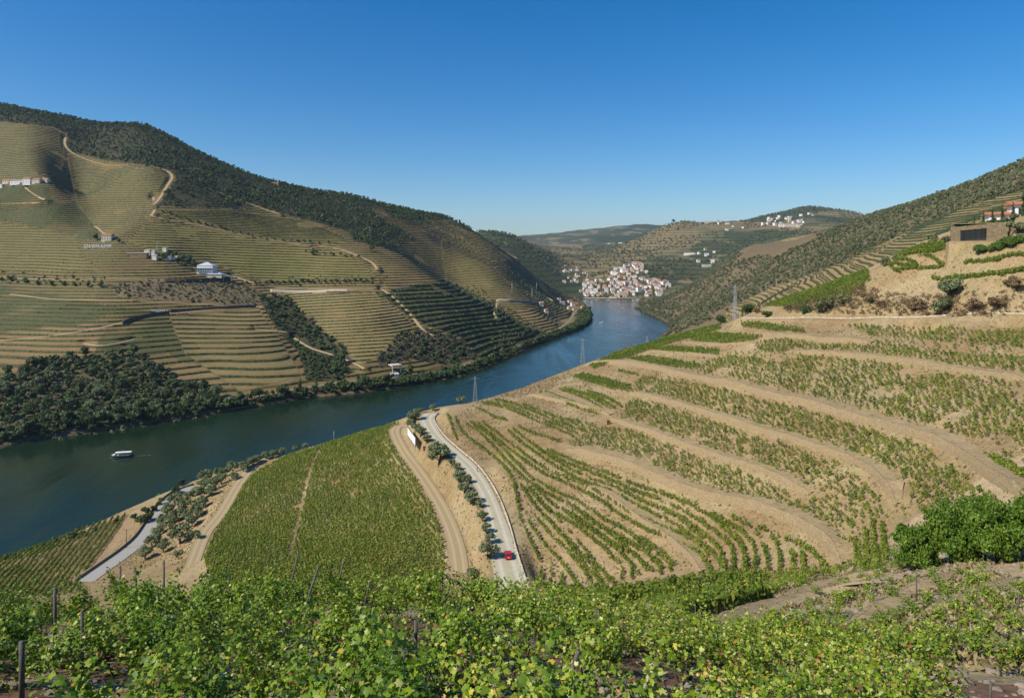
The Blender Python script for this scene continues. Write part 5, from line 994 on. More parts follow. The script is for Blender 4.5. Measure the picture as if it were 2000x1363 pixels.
# ------------------------------------------------------------------ foreground grapevines
LEAF = []
for a, r in [(0, 1.0), (22, .70), (48, .93), (78, .60), (108, .78), (145, .55), (180, .12), (215, .55), (252, .78), (282, .60), (312, .93), (338, .70)]:
    LEAF.append((math.cos(R(a)) * r, math.sin(R(a)) * r))
LEAF = np.array(LEAF)
def vine_leaves(rg, n, L, W, Hh, z0, ls, yellow):
    """real lobed leaves hanging over a bush L x W x Hh metres"""
    nb = 9; bl = np.stack([rg.uniform(-L / 2, L / 2, nb) * .8, rg.uniform(-W / 2, W / 2, nb) * .6, z0 + Hh * rg.uniform(0.15, 0.85, nb)], 1); br = rg.uniform(0.25, 0.42, nb)
    nc = int(n * 0.30); k = rg.integers(0, nb, n); d = unit(rg.normal(size=(n, 3))); P = bl[k] + d * (br[k] * rg.uniform(0.7, 1.1, n))[:, None]
    for s in range(5):                               # a few canes reach up or droop
        m = slice(s * nc // 5, (s + 1) * nc // 5); q = np.linspace(0, 1, nc // 5)[: (m.stop - m.start)]; b = bl[rg.integers(0, nb)]; dr = np.array([rg.uniform(-.8, .8), rg.uniform(-.6, .6), rg.uniform(-0.1, 1.15)])
        qq = np.linspace(0, 1, m.stop - m.start)[:, None]; P[m] = b + dr * qq * 0.8 + np.array([0, 0, -0.35]) * qq ** 2 * (dr[2] < .3) + rg.normal(0, 0.05, (m.stop - m.start, 3))
    P[:, 2] = np.maximum(P[:, 2], 0.12)
    N = unit(d * 0.55 + np.array([-0.15, -0.25, 0.75]) + rg.normal(size=(n, 3)) * 0.5); tip = unit(np.cross(N, rg.normal(size=(n, 3)))); tip = unit(tip + np.array([0, 0, -0.7])); tip = unit(tip - N * (tip * N).sum(1)[:, None]); u = np.cross(N, tip)
    S = ls * rg.uniform(0.6, 1.3, n); fold = rg.uniform(-0.35, 0.15, n)
    V = P[:, None, :] + (tip[:, None, :] * LEAF[None, :, 0, None] + u[:, None, :] * LEAF[None, :, 1, None] + N[:, None, :] * (fold[:, None] * np.abs(LEAF[None, :, 1]) - 0.12 * LEAF[None, :, 0] ** 2)[..., None]) * S[:, None, None]
    V = np.concatenate([P[:, None, :], V], 1); i = (np.arange(n) * 13)[:, None]
    F = np.concatenate([i + np.array([0, 1 + a, 1 + (a + 1) % 12]) for a in range(12)])
    t = np.clip(0.36 + yellow + rg.normal(0, 0.16, n), 0.02, 0.9); t = np.where(rg.uniform(size=n) < 0.05 + yellow * .7, rg.uniform(0.72, 1.0, n), t)
    return V.reshape(-1, 3), F, np.tile(t, 12)
def vine_trunk(rg, h, L):
    m = MB(); x = 0; pts = [(0, 0, -0.2)]
    for i in range(4): x += rg.uniform(-.07, .07); pts.append((x, rg.uniform(-.06, .06), h * (i + 1) / 4))
    m.tube(pts, [0.05, 0.045, 0.035, 0.04, 0.045], 6)
    for s in (-1, 1):
        m.tube([pts[-1], (x + s * L * .25, rg.uniform(-.1, .1), h + rg.uniform(0, .15)), (x + s * L * .45, rg.uniform(-.15, .15), h + rg.uniform(.1, .4))], [0.035, 0.025, 0.012], 5)
        m.tube([pts[-1], (x + s * .15, rg.uniform(-.1, .1), h + .4), (x + s * .3, rg.uniform(-.25, .25), h + .85)], [0.02, 0.012, 0.006], 4)
    return m
rf = np.random.default_rng(99); VN = {}
def vine_set(key, n, num, L, W, Hh, z0, ls, yel):
    VN[key] = []; 
    for i in range(num):
        v, f, t = vine_leaves(rf, n, L, W, Hh, z0, ls, yel + rf.uniform(-.03, .03)); me = np_mesh('foliage', v, f, MAT['vine_near'], tint=t); tk = vine_trunk(rf, 0.5, L).build('trunk', MAT['bark'], None, True); VN[key].append((me, tk, (v, f, t)))
vine_set('green', 700, 6, 1.5, 1.15, 1.1, 0.35, 0.057, -0.01); vine_set('mixed', 650, 5, 1.4, 1.1, 1.05, 0.35, 0.056, 0.06); vine_set('yellow', 620, 5, 1.4, 1.1, 1.0, 0.35, 0.054, 0.13); vine_set('sparse', 240, 6, 1.1, 0.9, 1.25, 0.15, 0.085, 0.04)
vl = []   # x, y, kind, scale, label, group
y = 7.3; row = 0
while y < 37:
    hw = 0.80 * y + 3
    for x in np.arange(-hw, hw * 0.62 if y > 24 else hw, 1.28):
        xx = x + rf.uniform(-.25, .25); yy = y + rf.uniform(-.2, .2) + 0.5 * math.sin(x * .25 + row); px = CX + xx * F_PX / yy
        if px > 1240 + (30 - y) * 36 and not (20 < y < 24 and px < 1800): continue
        g = fbm(np.array([xx]), np.array([yy]), 3.2, 2, 15)[0]
        if g < -0.24 or rf.uniform() < 0.05: continue
        yel = (px - 850) / 900 + 0.5 * fbm(np.array([xx]), np.array([yy]), 6, 2, 16)[0]
        vl.append((xx, yy, 'yellow' if yel > 0.42 else ('mixed' if yel > 0.05 else 'green'), rf.uniform(0.85, 1.12), None, None))
    y += 1.68 + 0.01 * y; row += 1
SP = [((1480, 1240), (1530, 1215)), ((1640, 1218), (1660, 1218)), ((1560, 1232),)]
for px, py in [(1512, 1258), (1552, 1236), (1596, 1226), (1643, 1182), (1690, 1160), (1700, 1175), (1668, 1172), (1590, 1210), (1640, 1208), (1628, 1235), (1760, 1262), (1795, 1246), (1810, 1300), (1745, 1288), (1780, 1290), (1820, 1262), (1858, 1255), (1860, 1195), (1895, 1180), (1876, 1165), (1930, 1172), (1945, 1190), (1890, 1225),
               (1930, 1250), (1958, 1205), (1860, 1288), (1840, 1300), (1905, 1290), (1955, 1320), (1990, 1300), (1700, 1240), (1730, 1238), (1665, 1250), (1610, 1262), (1980, 1180), (1990, 1160), (1970, 1240), (1740, 1178), (1785, 1200), (1826, 1225), (1812, 1180), (1760, 1212), (1560, 1150), (1580, 1156), (1620, 1142), (1655, 1148), (1570, 1262), (1505, 1232), (1460, 1232), (1835, 1158), (1850, 1170), (1902, 1150), (1925, 1140), (1780, 1148), (1560, 1168), (1450, 1262), (1480, 1275), (1530, 1285), (1600, 1290), (1660, 1290), (1700, 1292), (1390, 1245), (1420, 1262), (1350, 1235), (1310, 1222)]:
    x, yv = hit(px, py, 24, 120); vl.append((x, yv, 'sparse', 0.9 + 0.35 * rf.uniform(), 1, None))
for x, yv in scatter([(1480, 1240), (1560, 1180), (1700, 1130), (2060, 1100), (2060, 1370), (1700, 1310), (1560, 1290)], 2.5, 22, 90, rf, .45):
    if rf.uniform() < .28: vl.append((x, yv, 'sparse', rf.uniform(.6, 1.15), 3, None))
# hedge-like belts below the lowest rows, and the strip of yellowing vines that falls away behind the foreground crest
belt = np.concatenate([scatter([(1040, 1150), (1180, 1160), (1340, 1140), (1600, 1118), (1560, 1150), (1480, 1175), (1380, 1205), (1290, 1225), (1180, 1215), (1060, 1180)], 1.5, 40, 150, rf, 0.35, 0.2, 1.2), scatter([(1330, 1215), (1390, 1222), (1480, 1222), (1640, 1236), (1700, 1290), (1600, 1310), (1420, 1290), (1330, 1260)], 1.6, 24, 62, rf, 0.4), scatter([(1610, 1118), (1730, 1105), (1760, 1118), (1640, 1140)], 1.6, 60, 115, rf, 0.35)])
for x, yv in belt:
    if rf.uniform() < (0.5 if x * F_PX / yv < 330 else .32) and fbm(np.array([x]), np.array([yv]), 7, 2, 18)[0] > -.25: vl.append((x, yv, 'sparse' if yv > 38 else 'mixed', rf.uniform(0.9, 1.2), 2, None))
vis = []
for v in vl:
    px, py = proj(v[0], v[1], float(H(v[0], v[1])) + 0.8); vis.append(-60 < px < 2060 and py < 1440)
VSEC = [(-99, 90, 'at the left edge'), (90, 230, 'below the left vine rows'), (230, 330, 'below the asphalt road'), (330, 430, 'below the olive grove'), (430, 560, 'below the left half of the mid vineyard'), (560, 720, 'below the leaning posts'), (720, 880, 'below the dirt track'), (880, 1030, 'below the pale road'), (1030, 1180, 'below the lowest curved rows'), (1180, 1330, 'around the pale leaning post'), (1330, 1500, 'around the marked slate post'), (1500, 1700, 'below the broken wall corner'), (1700, 1850, 'below the fig trees'), (1850, 2200, 'near the right edge')]
VLAB = {}; _vc = {}
for i in sorted(range(len(vl)), key=lambda i: vl[i][1]):
    px = CX + vl[i][0] * F_PX / vl[i][1]; k = next((t for a, b, t in VSEC if a <= px < b), 'at the left edge'); _vc[k] = _vc.get(k, 0) + 1; VLAB[i] = '%s vine, %s nearest of those %s' % ({'green': 'green', 'mixed': 'green and yellow', 'yellow': 'yellowing', 'sparse': 'loose leafy'}[vl[i][2]], ORD[min(_vc[k], 79) - 1], k)
order = sorted([i for i in range(len(vl)) if vis[i]], key=lambda i: vl[i][1] / vl[i][3]); solo = set(order[:300])
_first = {}
LBL = {'green': 'green grapevine with lobed leaves in the dense foreground rows', 'mixed': 'grapevine with green and yellowing leaves in the foreground rows', 'yellow': 'yellowing grapevine in the foreground rows left of the rough terraces', 'sparse': 'sparse leafy grapevine on the rough dry terraces at lower right'}
P2 = {k: [] for k in VN}
for i, (x, yv, k, s, lb, g) in enumerate(vl):
    if i not in solo: P2[k].append((x, yv, s)); continue
    me, tk, _a = VN[k][int(rf.integers(0, len(VN[k])))]
    root = empty('grapevine', (x, yv, float(H(x, yv)) - 0.05), float(rf.uniform(-0.35, 0.35) + (math.pi if rf.uniform() < .5 else 0)), VLAB[i], 'grapevine', {'green': 'green foreground vines', 'mixed': 'yellowing green foreground vines', 'yellow': 'yellow foreground vines', 'sparse': 'vines on the rough terraces'}[k]); root.scale = (s, s, s * float(rf.uniform(.9, 1.15)))
    for src in (me, tk):
        if src.name not in _first: _first[src.name] = 1; c = src
        else: c = src.copy(); COL.objects.link(c)
        c.parent = root
for k in VN:
    for me, tk, _a in VN[k]:
        for src in (me, tk):
            if src.name not in _first: bpy.data.objects.remove(src)
    if P2[k]:
        q = np.array(P2[k]); bake('more_vines', [a[2] for a in VN[k]], on_ground(q[:, :2], -0.05), q[:, 2], MAT['vine_near'], rf, label={'green': 'green vines beyond the foreground crest', 'mixed': 'yellow green vines falling away behind the foreground rows', 'yellow': 'yellow vines behind the foreground crest', 'sparse': 'leafy vines below the curved rows'}[k], cat='vines', tintjit=0.05)
# stones on the foreground soil
_SB = [(lambda v: (v * rf.uniform(0.6, 1.2, (len(v), 1)) * np.array([1, .8, .45]), CS2[1], np.full(24, .5)))(CS2[0]) for _ in range(6)]
st = rf.uniform(size=(2600, 2)); sy = np.exp(np.log(7) + st[:, 0] * np.log(12)); sx = (st[:, 1] * 1.7 - .85) * sy
bake('loose_stones', SB, on_ground(np.column_stack([sx, sy]), 0.0), rf.uniform(0.04, 0.2, 2600) ** 1.2 * (1 + (rf.uniform(size=2600) < .04) * 2.0), MAT['rock'], rf, label='loose schist stones on the reddish foreground soil', cat='stones')
for px, py, z, l, rz, lb in [(1215, 1290, 15.5, 1.3, -.25, 'long pale stone slab by the thick leaning post'), (1290, 1318, 14.2, 1.0, -.4, 'broken stone slab right of the thick leaning post'), (660, 1158, 25, 1.5, .1, 'pale stone slab behind the tallest leaning post'), (775, 1225, 17.5, 1.1, .05, 'flat stone ledge in the middle of the foreground vines'), (905, 1222, 18, 1.0, .2, 'rounded stone under the vines left of the slate posts'), (1010, 1350, 12, .8, .3, 'stone near the bottom centre'), (800, 1120, 31, 1.6, -.1, 'pale rocky ledge on the foreground crest'), (1420, 1310, 19, 1.4, .1, 'shaded stone ledge under the yellow vines')]:
    x = (px - CX) * z / F_PX; v = CS2[0] * np.array([l / 2, .28, .16]); v = v * (1 + 0.18 * (vnoise(v[:, 0] * 3, v[:, 1] * 5 + z, 8)[:, None] - .5)); o = np_mesh('stone_slab', v, CS2[1], MAT['rock']); o.location = (x, z, float(H(x, z)) + 0.1); o.rotation_euler = (0, .05, rz); tag(o, lb, 'stone')

# ------------------------------------------------------------------ vineyard posts
def post(px, pyt, z, lean, th, mat, label, cap=False):
    th *= .8; x = (px - CX) * z / F_PX; zt = CAM_H - (pyt - HY) * z / F_PX - .15; g = float(H(x, z)); zt = max(zt, g + 0.9); bx = x - lean
    o = MB()
    if mat == 'slate': o.add([(-th, -.03, -.3), (th, -.03, -.3), (th, .03, -.3), (-th, .03, -.3), (lean - th * .8, -.03, zt - g - .04), (lean + th * .7, -.03, zt - g), (lean + th * .7, .03, zt - g), (lean - th * .8, .03, zt - g - .04)], [(0, 3, 2, 1), (4, 5, 6, 7), (0, 1, 5, 4), (1, 2, 6, 5), (2, 3, 7, 6), (3, 0, 4, 7)])
    else: o.tube([(0, 0, -.3), (lean * .5, .01, (zt - g) * .5), (lean, 0, zt - g)], [th, th * .95, th * .88], 8)
    ob = o.build('vineyard_post', MAT[mat], None, mat != 'slate'); ob.location = (bx, z, g); tag(ob, label, 'post'); return ob, zt - g
for a in [(42, 1238, 14, 0, .07, 'post', 'thick dark wooden post at the left edge of the foreground'), (107, 1138, 19, 0, .06, 'post', 'dark wooden post, second from the left in the foreground'), (160, 1180, 16, 0, .05, 'post', 'short grey post between two vines at left'), (235, 1098, 26, 0, .05, 'post', 'thin post in front of the asphalt road'),
          (265, 1108, 25, 0, .06, 'post', 'short dark post right of the thin road post'), (320, 1086, 27, 0, .05, 'post', 'thin post before the olive grove'), (447, 1112, 25, 0, .06, 'post', 'upper post of a close pair in the left vines'), (442, 1140, 22, 0, .06, 'post', 'lower post of a close pair in the left vines'),
          (583, 1070, 29, .6, .05, 'post', 'dark post leaning right, leftmost of three leaning posts'), (622, 1098, 24, .62, .06, 'post', 'tallest grey leaning post against the mid vineyard'), (672, 1084, 28, .5, .045, 'post', 'thin leaning post, right of the tallest one'), (722, 1128, 25, .3, .04, 'post', 'short leaning stake in the middle of the crest'),
          (812, 1198, 15, 0, .055, 'post', 'tall mossy post in the centre of the foreground'), (788, 1252, 12.5, 0, .055, 'post', 'mossy post just left of and below the tall one'), (757, 1335, 10, 0, .09, 'post', 'stout mossy post head at the bottom edge'), (835, 1118, 24, -.2, .05, 'post', 'dark stake leaning left near the dirt track'), (863, 1115, 25, 0, .04, 'post', 'thin dark stake by the yellow vine'),
          (915, 1168, 20, -.3, .07, 'slate', 'dark slate post with pale flecks, leaning left'), (892, 1160, 21, -.25, .05, 'slate', 'grey slate post beside the flecked one'), (948, 1185, 17, -.35, .06, 'slate', 'long slate post leaning left over bare soil'), (1003, 1232, 15, 0, .05, 'post', 'brown stake left of the centre vines'), (1165, 1178, 21, 0, .055, 'post', 'dark upright post before the low vine belt'),
          (1104, 1190, 21, 0, .04, 'post', 'thin dark stake left of the upright post'), (1130, 1256, 15, .35, .07, 'post', 'brown post leaning right in the centre right vines'), (1278, 1282, 13.5, .42, .10, 'post_pale', 'thick pale wooden post leaning right by the slab'), (1641, 1344, 22, 0, .10, 'slate', 'slate post with a white mark low in the yellow vines'),
          (1790, 1108, 62, 0, .07, 'post', 'stake under a vine below the fig trees'), (1857, 1160, 56, 0, .07, 'post', 'tall stake beside a vine on the upper rough terrace'), (1990, 1158, 50, 0, .07, 'post', 'bare stake near the right edge'), (1735, 1218, 45, 0, .07, 'post', 'stake beside a vine near the broken wall corner'), (1902, 1225, 42, 0, .07, 'post', 'stake right of the dark vine group'),
          (1932, 1222, 42, 0, .07, 'post', 'stake with a crooked cane at right'), (1935, 1335, 24, 0, .06, 'post', 'dark post at the bottom right corner'), (1706, 1130, 64, 0, .06, 'post', 'thin stake at the grassy path'), (1618, 1198, 50, 0, .05, 'post', 'thin stake left of the broken wall corner'), (1358, 1176, 62, 0, .06, 'post', 'thin dark stake on the bare triangular terrace')]:
    post(*a)
ob, hh = post(1347, 1258, 19, 0, .11, 'slate', 'wide slate post with white painted marks among yellow vines')
m = MB(); zz = hh
for (a0, b0, a1, b1) in [(-.02, -.13, .03, -.18), (-.01, -.18, .04, -.25), (-.01, -.33, .02, -.37), (.03, -.33, .05, -.38), (-.01, -.40, .03, -.44), (-.09, -.55, .10, -.575), (-.02, -.72, .02, -.76)]: m.box(a0, a1, -.045, -.034, zz + b1, zz + b0)
m.add([(-.06, -.045, zz - .53), (-.045, -.045, zz - .545), (.08, -.045, zz - .41), (.07, -.045, zz - .40)], [(0, 1, 2, 3)]); m.build('painted_marks', MAT['white_paint'], ob)
# ------------------------------------------------------------------ buildings
def gable(w, d, h, rise, over=0.4, hip=False, th=0.22):
    """roof over a w x d block at height h: closed slab with eaves"""
    x, y = w / 2 + over, d / 2 + over; m = MB(); r = 0 if not hip else min(x, y) * 0.95
    if w >= d: a, b = (-x + r, 0), (x - r, 0)
    else: a, b = (0, -y + r), (0, y - r)
    V = [(-x, -y, h), (x, -y, h), (x, y, h), (-x, y, h), (a[0], a[1], h + rise), (b[0], b[1], h + rise)]
    F = [(0, 1, 5, 4), (1, 2, 5), (2, 3, 4, 5), (3, 0, 4), (3, 2, 1, 0)] if w >= d else [(0, 1, 4), (1, 2, 5, 4), (2, 3, 5), (3, 0, 4, 5), (3, 2, 1, 0)]
    m.add(V, F); m.box(-x, x, -y, y, h - th, h - 0.002); return m
def window_row(root, xs, zs, y, ww, wh):
    first = None
    for z in zs:
        for x in xs:
            if first is None: first = MB().box(-ww / 2, ww / 2, -.06, .04, 0, wh).build('window', MAT['glass'], root); o = first
            else: o = first.copy(); COL.objects.link(o)
            o.location = (x, y, z); o.parent = root
def house(name, w, d, h, rise, wall, roof, nx=3, rows=1, hip=False, parts=True):
    root = empty(name, (0, 0, 0)); MB().box(-w / 2, w / 2, -d / 2, d / 2, -3.0, h).build('wall', MAT[wall], root)
    if roof: gable(w, d, h, rise, hip=hip).build('roof', MAT[roof], root)
    if parts: window_row(root, [-w / 2 + w * (i + .5) / nx for i in range(nx)], [1.0 + r * (h - 1) / rows for r in range(rows)], -d / 2, 1.0, 1.4)
    return root
HP = [house('house', 8, 7, 5.5, 1.6, 'white_wall', 'tile', 3, 2), house('house', 11, 7, 6.5, 1.8, 'white_wall', 'old_tile', 4, 2), house('house', 7, 7, 7.5, 1.5, 'cream_wall', 'tile', 2, 2, True), house('house', 13, 8, 5.0, 1.8, 'white_wall', 'old_tile', 4, 1),
      house('house', 9, 8, 8.5, 1.6, 'white_wall', 'tile', 3, 3, True), house('house', 8, 8, 6.0, 1.6, 'pink_wall', 'old_tile', 3, 2), house('house', 10, 8, 7.0, 0.5, 'white_wall', 'grey_roof', 3, 2), house('house', 7, 6, 4.5, 1.3, 'cream_wall', 'tile', 2, 1)]
_hu = set(); rh = np.random.default_rng(314)
HPL = ['white tiled house', 'long white tiled house', 'tall cream house with hipped roof', 'long low white house', 'tall white hipped house', 'pinkish house', 'white flat roofed block', 'small cream house']
def put_house(i, x, y, rz, s, where, group):
    if i not in _hu: _hu.add(i); o = HP[i]
    else: o = copy_tree(HP[i])
    o.location = (x, y, float(H(x, y))); o.rotation_euler = (0, 0, rz); o.scale = (s, s, s); return tag(o, (HPL[i] + ' ' + where).replace(' ,', ','), 'house', group)
def village(poly, s, zmin, zmax, n, where, group, sc=(0.9, 1.3), face=0.0):
    p = scatter(poly, s, zmin, zmax, rh, 0.34, 0.35)
    if len(p) > n: p = p[rh.permutation(len(p))[:n]]
    _n = {}
    for x, y in sorted(p.tolist(), key=lambda q: q[0] / q[1]):
        k = int(rh.choice([0, 0, 1, 2, 3, 3, 4, 5, 6, 6, 7])); _n[k] = _n.get(k, 0) + 1; put_house(k, x, y, face + float(rh.normal(0, 0.3)) + (math.pi / 2 if rh.uniform() < .3 else 0), float(rh.uniform(*sc)), ', ' + ORD[_n[k] - 1] + ' from the left ' + where, group)
    return p
V1 = village([(1128, 572), (1140, 556), (1165, 548), (1180, 545), (1215, 520), (1250, 512), (1262, 525), (1270, 545), (1300, 548), (1315, 562), (1290, 578), (1240, 580), (1180, 582), (1140, 580)], 16, 2060, 2700, 165, 'in the riverside village', 'houses of the riverside village', (1.1, 1.7))
village([(1090, 548), (1105, 520), (1130, 520), (1150, 535), (1150, 548), (1110, 560)], 26, 2100, 3000, 22, 'left of the village', 'houses on the slope left of the village', (0.9, 1.2))
village([(1440, 447), (1480, 440), (1500, 428), (1530, 424), (1565, 430), (1575, 440), (1555, 446), (1500, 440), (1460, 446)], 32, 3000, 5000, 48, 'in the distant hill village', 'houses of the hill village', (1.5, 2.3))
village([(1400, 455), (1440, 440), (1455, 443), (1410, 460)], 36, 2900, 5000, 9, 'along the hill village road', 'houses on the hill road', (1.3, 1.9))
village([(1540, 420), (1580, 418), (1620, 425), (1600, 432)], 60, 3000, 5000, 6, 'scattered above the hill village', 'houses above the hill village', (1.3, 1.9))
village([(1180, 475), (1215, 470), (1245, 468), (1245, 478), (1190, 482)], 45, 2500, 6000, 8, 'on the spur behind the village', 'houses on the spur behind the village', (1.5, 2.2))
village([(1330, 505), (1370, 480), (1400, 490), (1420, 515), (1380, 522), (1320, 512)], 48, 2200, 4200, 9, 'in the fields beyond', 'farmhouses behind the village', (1.1, 1.7))
village([(1345, 432), (1380, 428), (1420, 432), (1430, 438), (1360, 440)], 60, 3200, 5200, 9, 'on the distant skyline ridge', 'houses on the skyline ridge', (1.4, 2.0))
for i, a, b, z0, z1, s, lb in [(0, 1113, 592, 1300, 2050, 1.3, 'highest of the left bank cluster'), (4, 1119, 598, 1300, 2050, 1.1, 'in the middle of the left bank cluster'), (5, 1112, 604, 1300, 2050, 1.0, 'below the white left bank cluster'), (3, 1098, 593, 1300, 2050, .9, 'left of the left bank cluster'), (7, 1122, 606, 1250, 2050, 1.1, 'near the water in the left bank cluster'), (7, 1138, 602, 1250, 2060, 1.1, 'at the tip of the left bank'),
                           (5, 1057, 597, 1200, 2000, 1.0, 'alone above the striped bank terraces'), (2, 1067, 612, 1150, 1800, 1.0, 'beside the striped bank terraces'), (6, 1092, 587, 1300, 2050, .8, 'uppermost of the left bank cluster')]:
    x, y = hit(a, b, z0, z1); put_house(i, x, y, 0.3, s, lb, 'houses on the left bank before the bend')
def solo(name, px, py, z0, z1, w, d, h, rise, wall, roof, label, cat='building', nx=5, rows=2, rz=0.0, hip=False, dz=0):
    x, y = hit(px, py, z0, z1); o = house(name, w, d, h, rise, wall, roof, nx, rows, hip); o.location = (x, y, float(H(x, y)) + dz); o.rotation_euler = (0, 0, rz); return tag(o, label, cat)
solo('school_building', 1220, 556, 2060, 2600, 44, 14, 11, 3, 'white_wall', 'tile', 'biggest white building in the middle of the riverside village', nx=12, rows=2)
solo('quay_building', 1212, 579, 2060, 2300, 36, 12, 5, 3, 'white_wall', 'tile', 'long orange roofed building on the village quay', nx=8, rows=1)
solo('quay_building', 1198, 582, 2055, 2300, 22, 10, 4, 2.5, 'white_wall', 'tile', 'smaller orange roofed building left on the village quay', nx=5, rows=1)
solo('warehouse', 1380, 521, 2200, 4200, 34, 12, 6, 2, 'cream_wall', 'grey_roof', 'long grey roofed warehouse in the fields right of the village', nx=8, rows=1)
solo('hall', 1242, 516, 2200, 3400, 30, 12, 7, 2.5, 'white_wall', 'old_tile', 'long white hall above the village beside the pale lane', nx=6, rows=1)
solo('factory_building', 1548, 443, 2600, 5200, 95, 25, 12, 4, 'cream_wall', 'old_tile', 'long low building at the foot of the hill village', nx=10, rows=1)
# winery on the far slope
x, y = hit(402, 541, 800, 1300); g = float(H(x, y)); wn = empty('winery', (x, y, g), 0.12, 'white winery with rows of small windows on the far slope', 'winery')
MB().box(-11, 9, -1, 17, -5, 15).build('wall', MAT['white_wall'], wn)
rf_ = gable(20, 18, 15, 4.5, 0.5, True); rf_.v = [(a - 1, b + 8, c) for a, b, c in rf_.v]; rf_.build('roof', MAT['grey_roof'], wn)
aw = MB(); aw.box(-15, 9.3, -4.2, -1.01, 11.6, 12.0); aw.build('canopy', MAT['grey_roof'], wn)
window_row(wn, [-8.8 + i * 3.0 for i in range(6)], [5.6], -1, 1.5, 1.3); window_row(wn, [-8.8 + i * 3.0 for i in range(6)], [9.2], -1, 1.6, 2.0); MB().box(-11.2, 9.2, -1.25, -1.02, -5, 4.2).build('base_wall', MAT['stone_build'], wn)
x2, y2 = hit(419, 547, 780, 1300); w2 = empty('winery_annex', (x2, y2, float(H(x2, y2))), 0.12, 'low cream annex with a grey roof right of the white winery', 'building')
MB().box(-9, 9, 0, 14, -4, 7.5).build('wall', MAT['cream_wall'], w2); r2_ = gable(18, 14, 7.5, 2.6, 0.8, True); r2_.v = [(a, b + 7, c) for a, b, c in r2_.v]; r2_.build('roof', MAT['grey_roof'], w2)
MB().box(-2.6, 1.6, -.06, .05, 0.2, 4.2).build('door', MAT['rust'], w2); cp_ = MB().box(10, 21, 1, 9, 5.2, 5.6)
for a, b in ((10.4, 1.4), (20.5, 1.4), (20.5, 8.5), (10.4, 8.5)): cp_.box(a, a + .4, b, b + .4, -2, 5.2)
cp_.build('carport', MAT['grey_roof'], w2)
solo('villa', 211, 469, 800, 1300, 13, 10, 7, 2, 'cream_wall', 'tile', 'cream villa with a tiled roof above the white hillside letters', 'house', 4, 2, 0.1)
solo('stone_shed', 269, 501, 800, 1300, 26, 7, 4.5, 0.6, 'stone_build', 'old_tile', 'long dark stone shed below the villa on the far slope', 'shed', 1, 1, 0.05)
for a, b, w, lb in [(289, 496, 7, 'small white house, first left of the dark tree clump'), (298, 497, 8, 'small white house touching the dark tree clump'), (303, 506, 6, 'tiny white house below the dark tree clump'), (330, 508, 7, 'white house half hidden under the tree clump'), (343, 508, 7, 'white house under the middle of the tree clump'), (357, 508, 6, 'white house under the right of the tree clump'), (323, 490, 5, 'tiny white house behind the tree clump')]:
    solo('cottage', a, b, 800, 1300, w, 6, 4.5, 1.6, 'white_wall', 'old_tile', lb, 'house', 2, 1)
for a, b, w, h, wl, rl, lb in [(35, 359, 20, 5, 'white_wall', 'old_tile', 'long white farmhouse high on the left mountain'), (55, 359, 12, 8, 'white_wall', 'tile', 'tallest white farmhouse high on the left mountain'), (15, 357, 11, 4, 'pink_wall', 'tile', 'pinkish farm building at the far left edge'), (73, 357, 12, 5, 'pink_wall', 'tile', 'shaded tiled farm building right of the tall farmhouse'), (90, 355, 9, 4, 'cream_wall', 'old_tile', 'small farm shed at the right end of the mountain farm'), (3, 365, 8, 4, 'white_wall', None, 'low white wall block at the left picture edge')]:
    solo('farmhouse', a, b, 1000, 1600, w * 1.05, 9, h, 2, wl, rl, lb, 'farmhouse', 3, 1 if h < 7 else 2)
solo('summit_house', 537, 361, 1300, 2300, 16, 8, 4, 1.6, 'cream_wall', 'tile', 'low house on the ridge line of the far mountain', 'house', 3, 1)
solo('hut', 770, 736, 640, 900, 8, 4.5, 3, 1.3, 'white_wall', 'grey_roof', 'small white hut on the far river bank', 'hut', 2, 1, 0.5)
x, y = hit(773, 733, 640, 900); y += 6; vf = empty('concrete_frame', (x, y, float(H(x, y))), 0.6, 'open concrete frame carrying a ramp behind the white hut', 'concrete frame')
f_ = MB()
for a in (-4.5, 4.5): f_.box(a - .5, a + .5, -.5, .5, -2, 8)
f_.build('pillars', MAT['concrete_pole'], vf); MB().box(-5.6, 5.6, -1.2, 9, 8.002, 9).build('deck', MAT['concrete_pole'], vf)
# stone building cut into the knoll
gb = 135.55; xb = (1857 - CX) * 262 / F_PX + 7.55; zb = 257.4; sb = empty('stone_building', (xb, zb, gb), -0.545, 'modern flat stone building with one wide dark opening, set into the knoll', 'building')
W = 20.5
MB().box(-W / 2, -6.7, 0, 7, -3, 5.4).build('wall', MAT['stone_build'], sb); MB().box(2.9, W / 2, 0, 7, -3, 6.3).build('wall', MAT['stone_build'], sb)
l_ = MB(); l_.add([(-6.7, 0, 3.9), (2.9, 0, 4.6), (2.9, 7, 4.6), (-6.7, 7, 3.9), (-6.7, 0, 5.4), (2.9, 0, 6.1), (2.9, 7, 6.1), (-6.7, 7, 5.4)], [(0, 3, 2, 1), (4, 5, 6, 7), (0, 1, 5, 4), (2, 3, 7, 6)]); l_.build('lintel', MAT['stone_build'], sb)
sb.scale = (0.863, 1, 1.06); gz = MB(); gz.box(-6.7, 2.9, 3.2, 3.3, 0, 4.6); gz.build('glazing', MAT['glass'], sb)
mu = MB()
for a in (-5.2, -3.0, -0.8, 1.4): mu.box(a - .06, a + .06, 3.02, 3.18, 0, 4.4)
mu.build('window_frames', MAT['dark_frame'], sb); MB().box(-6.7, 2.9, -.6, 3.2, -.5, .02).build('terrace_floor', MAT['ledge'], sb)
MB().box(-W / 2 + .3, W / 2 - .3, .4, 8, 6.302, 6.45).build('roof', MAT['ledge'], sb)
MB().box(W / 2 + 0.002, W / 2 + 4.2, 1.5, 7, -3, 3.4).build('side_wall', MAT['stone_build'], sb); MB().box(W / 2 + .8, W / 2 + 2.5, 1.3, 1.497, .6, 2.5).build('side_door', MAT['dark_frame'], sb)
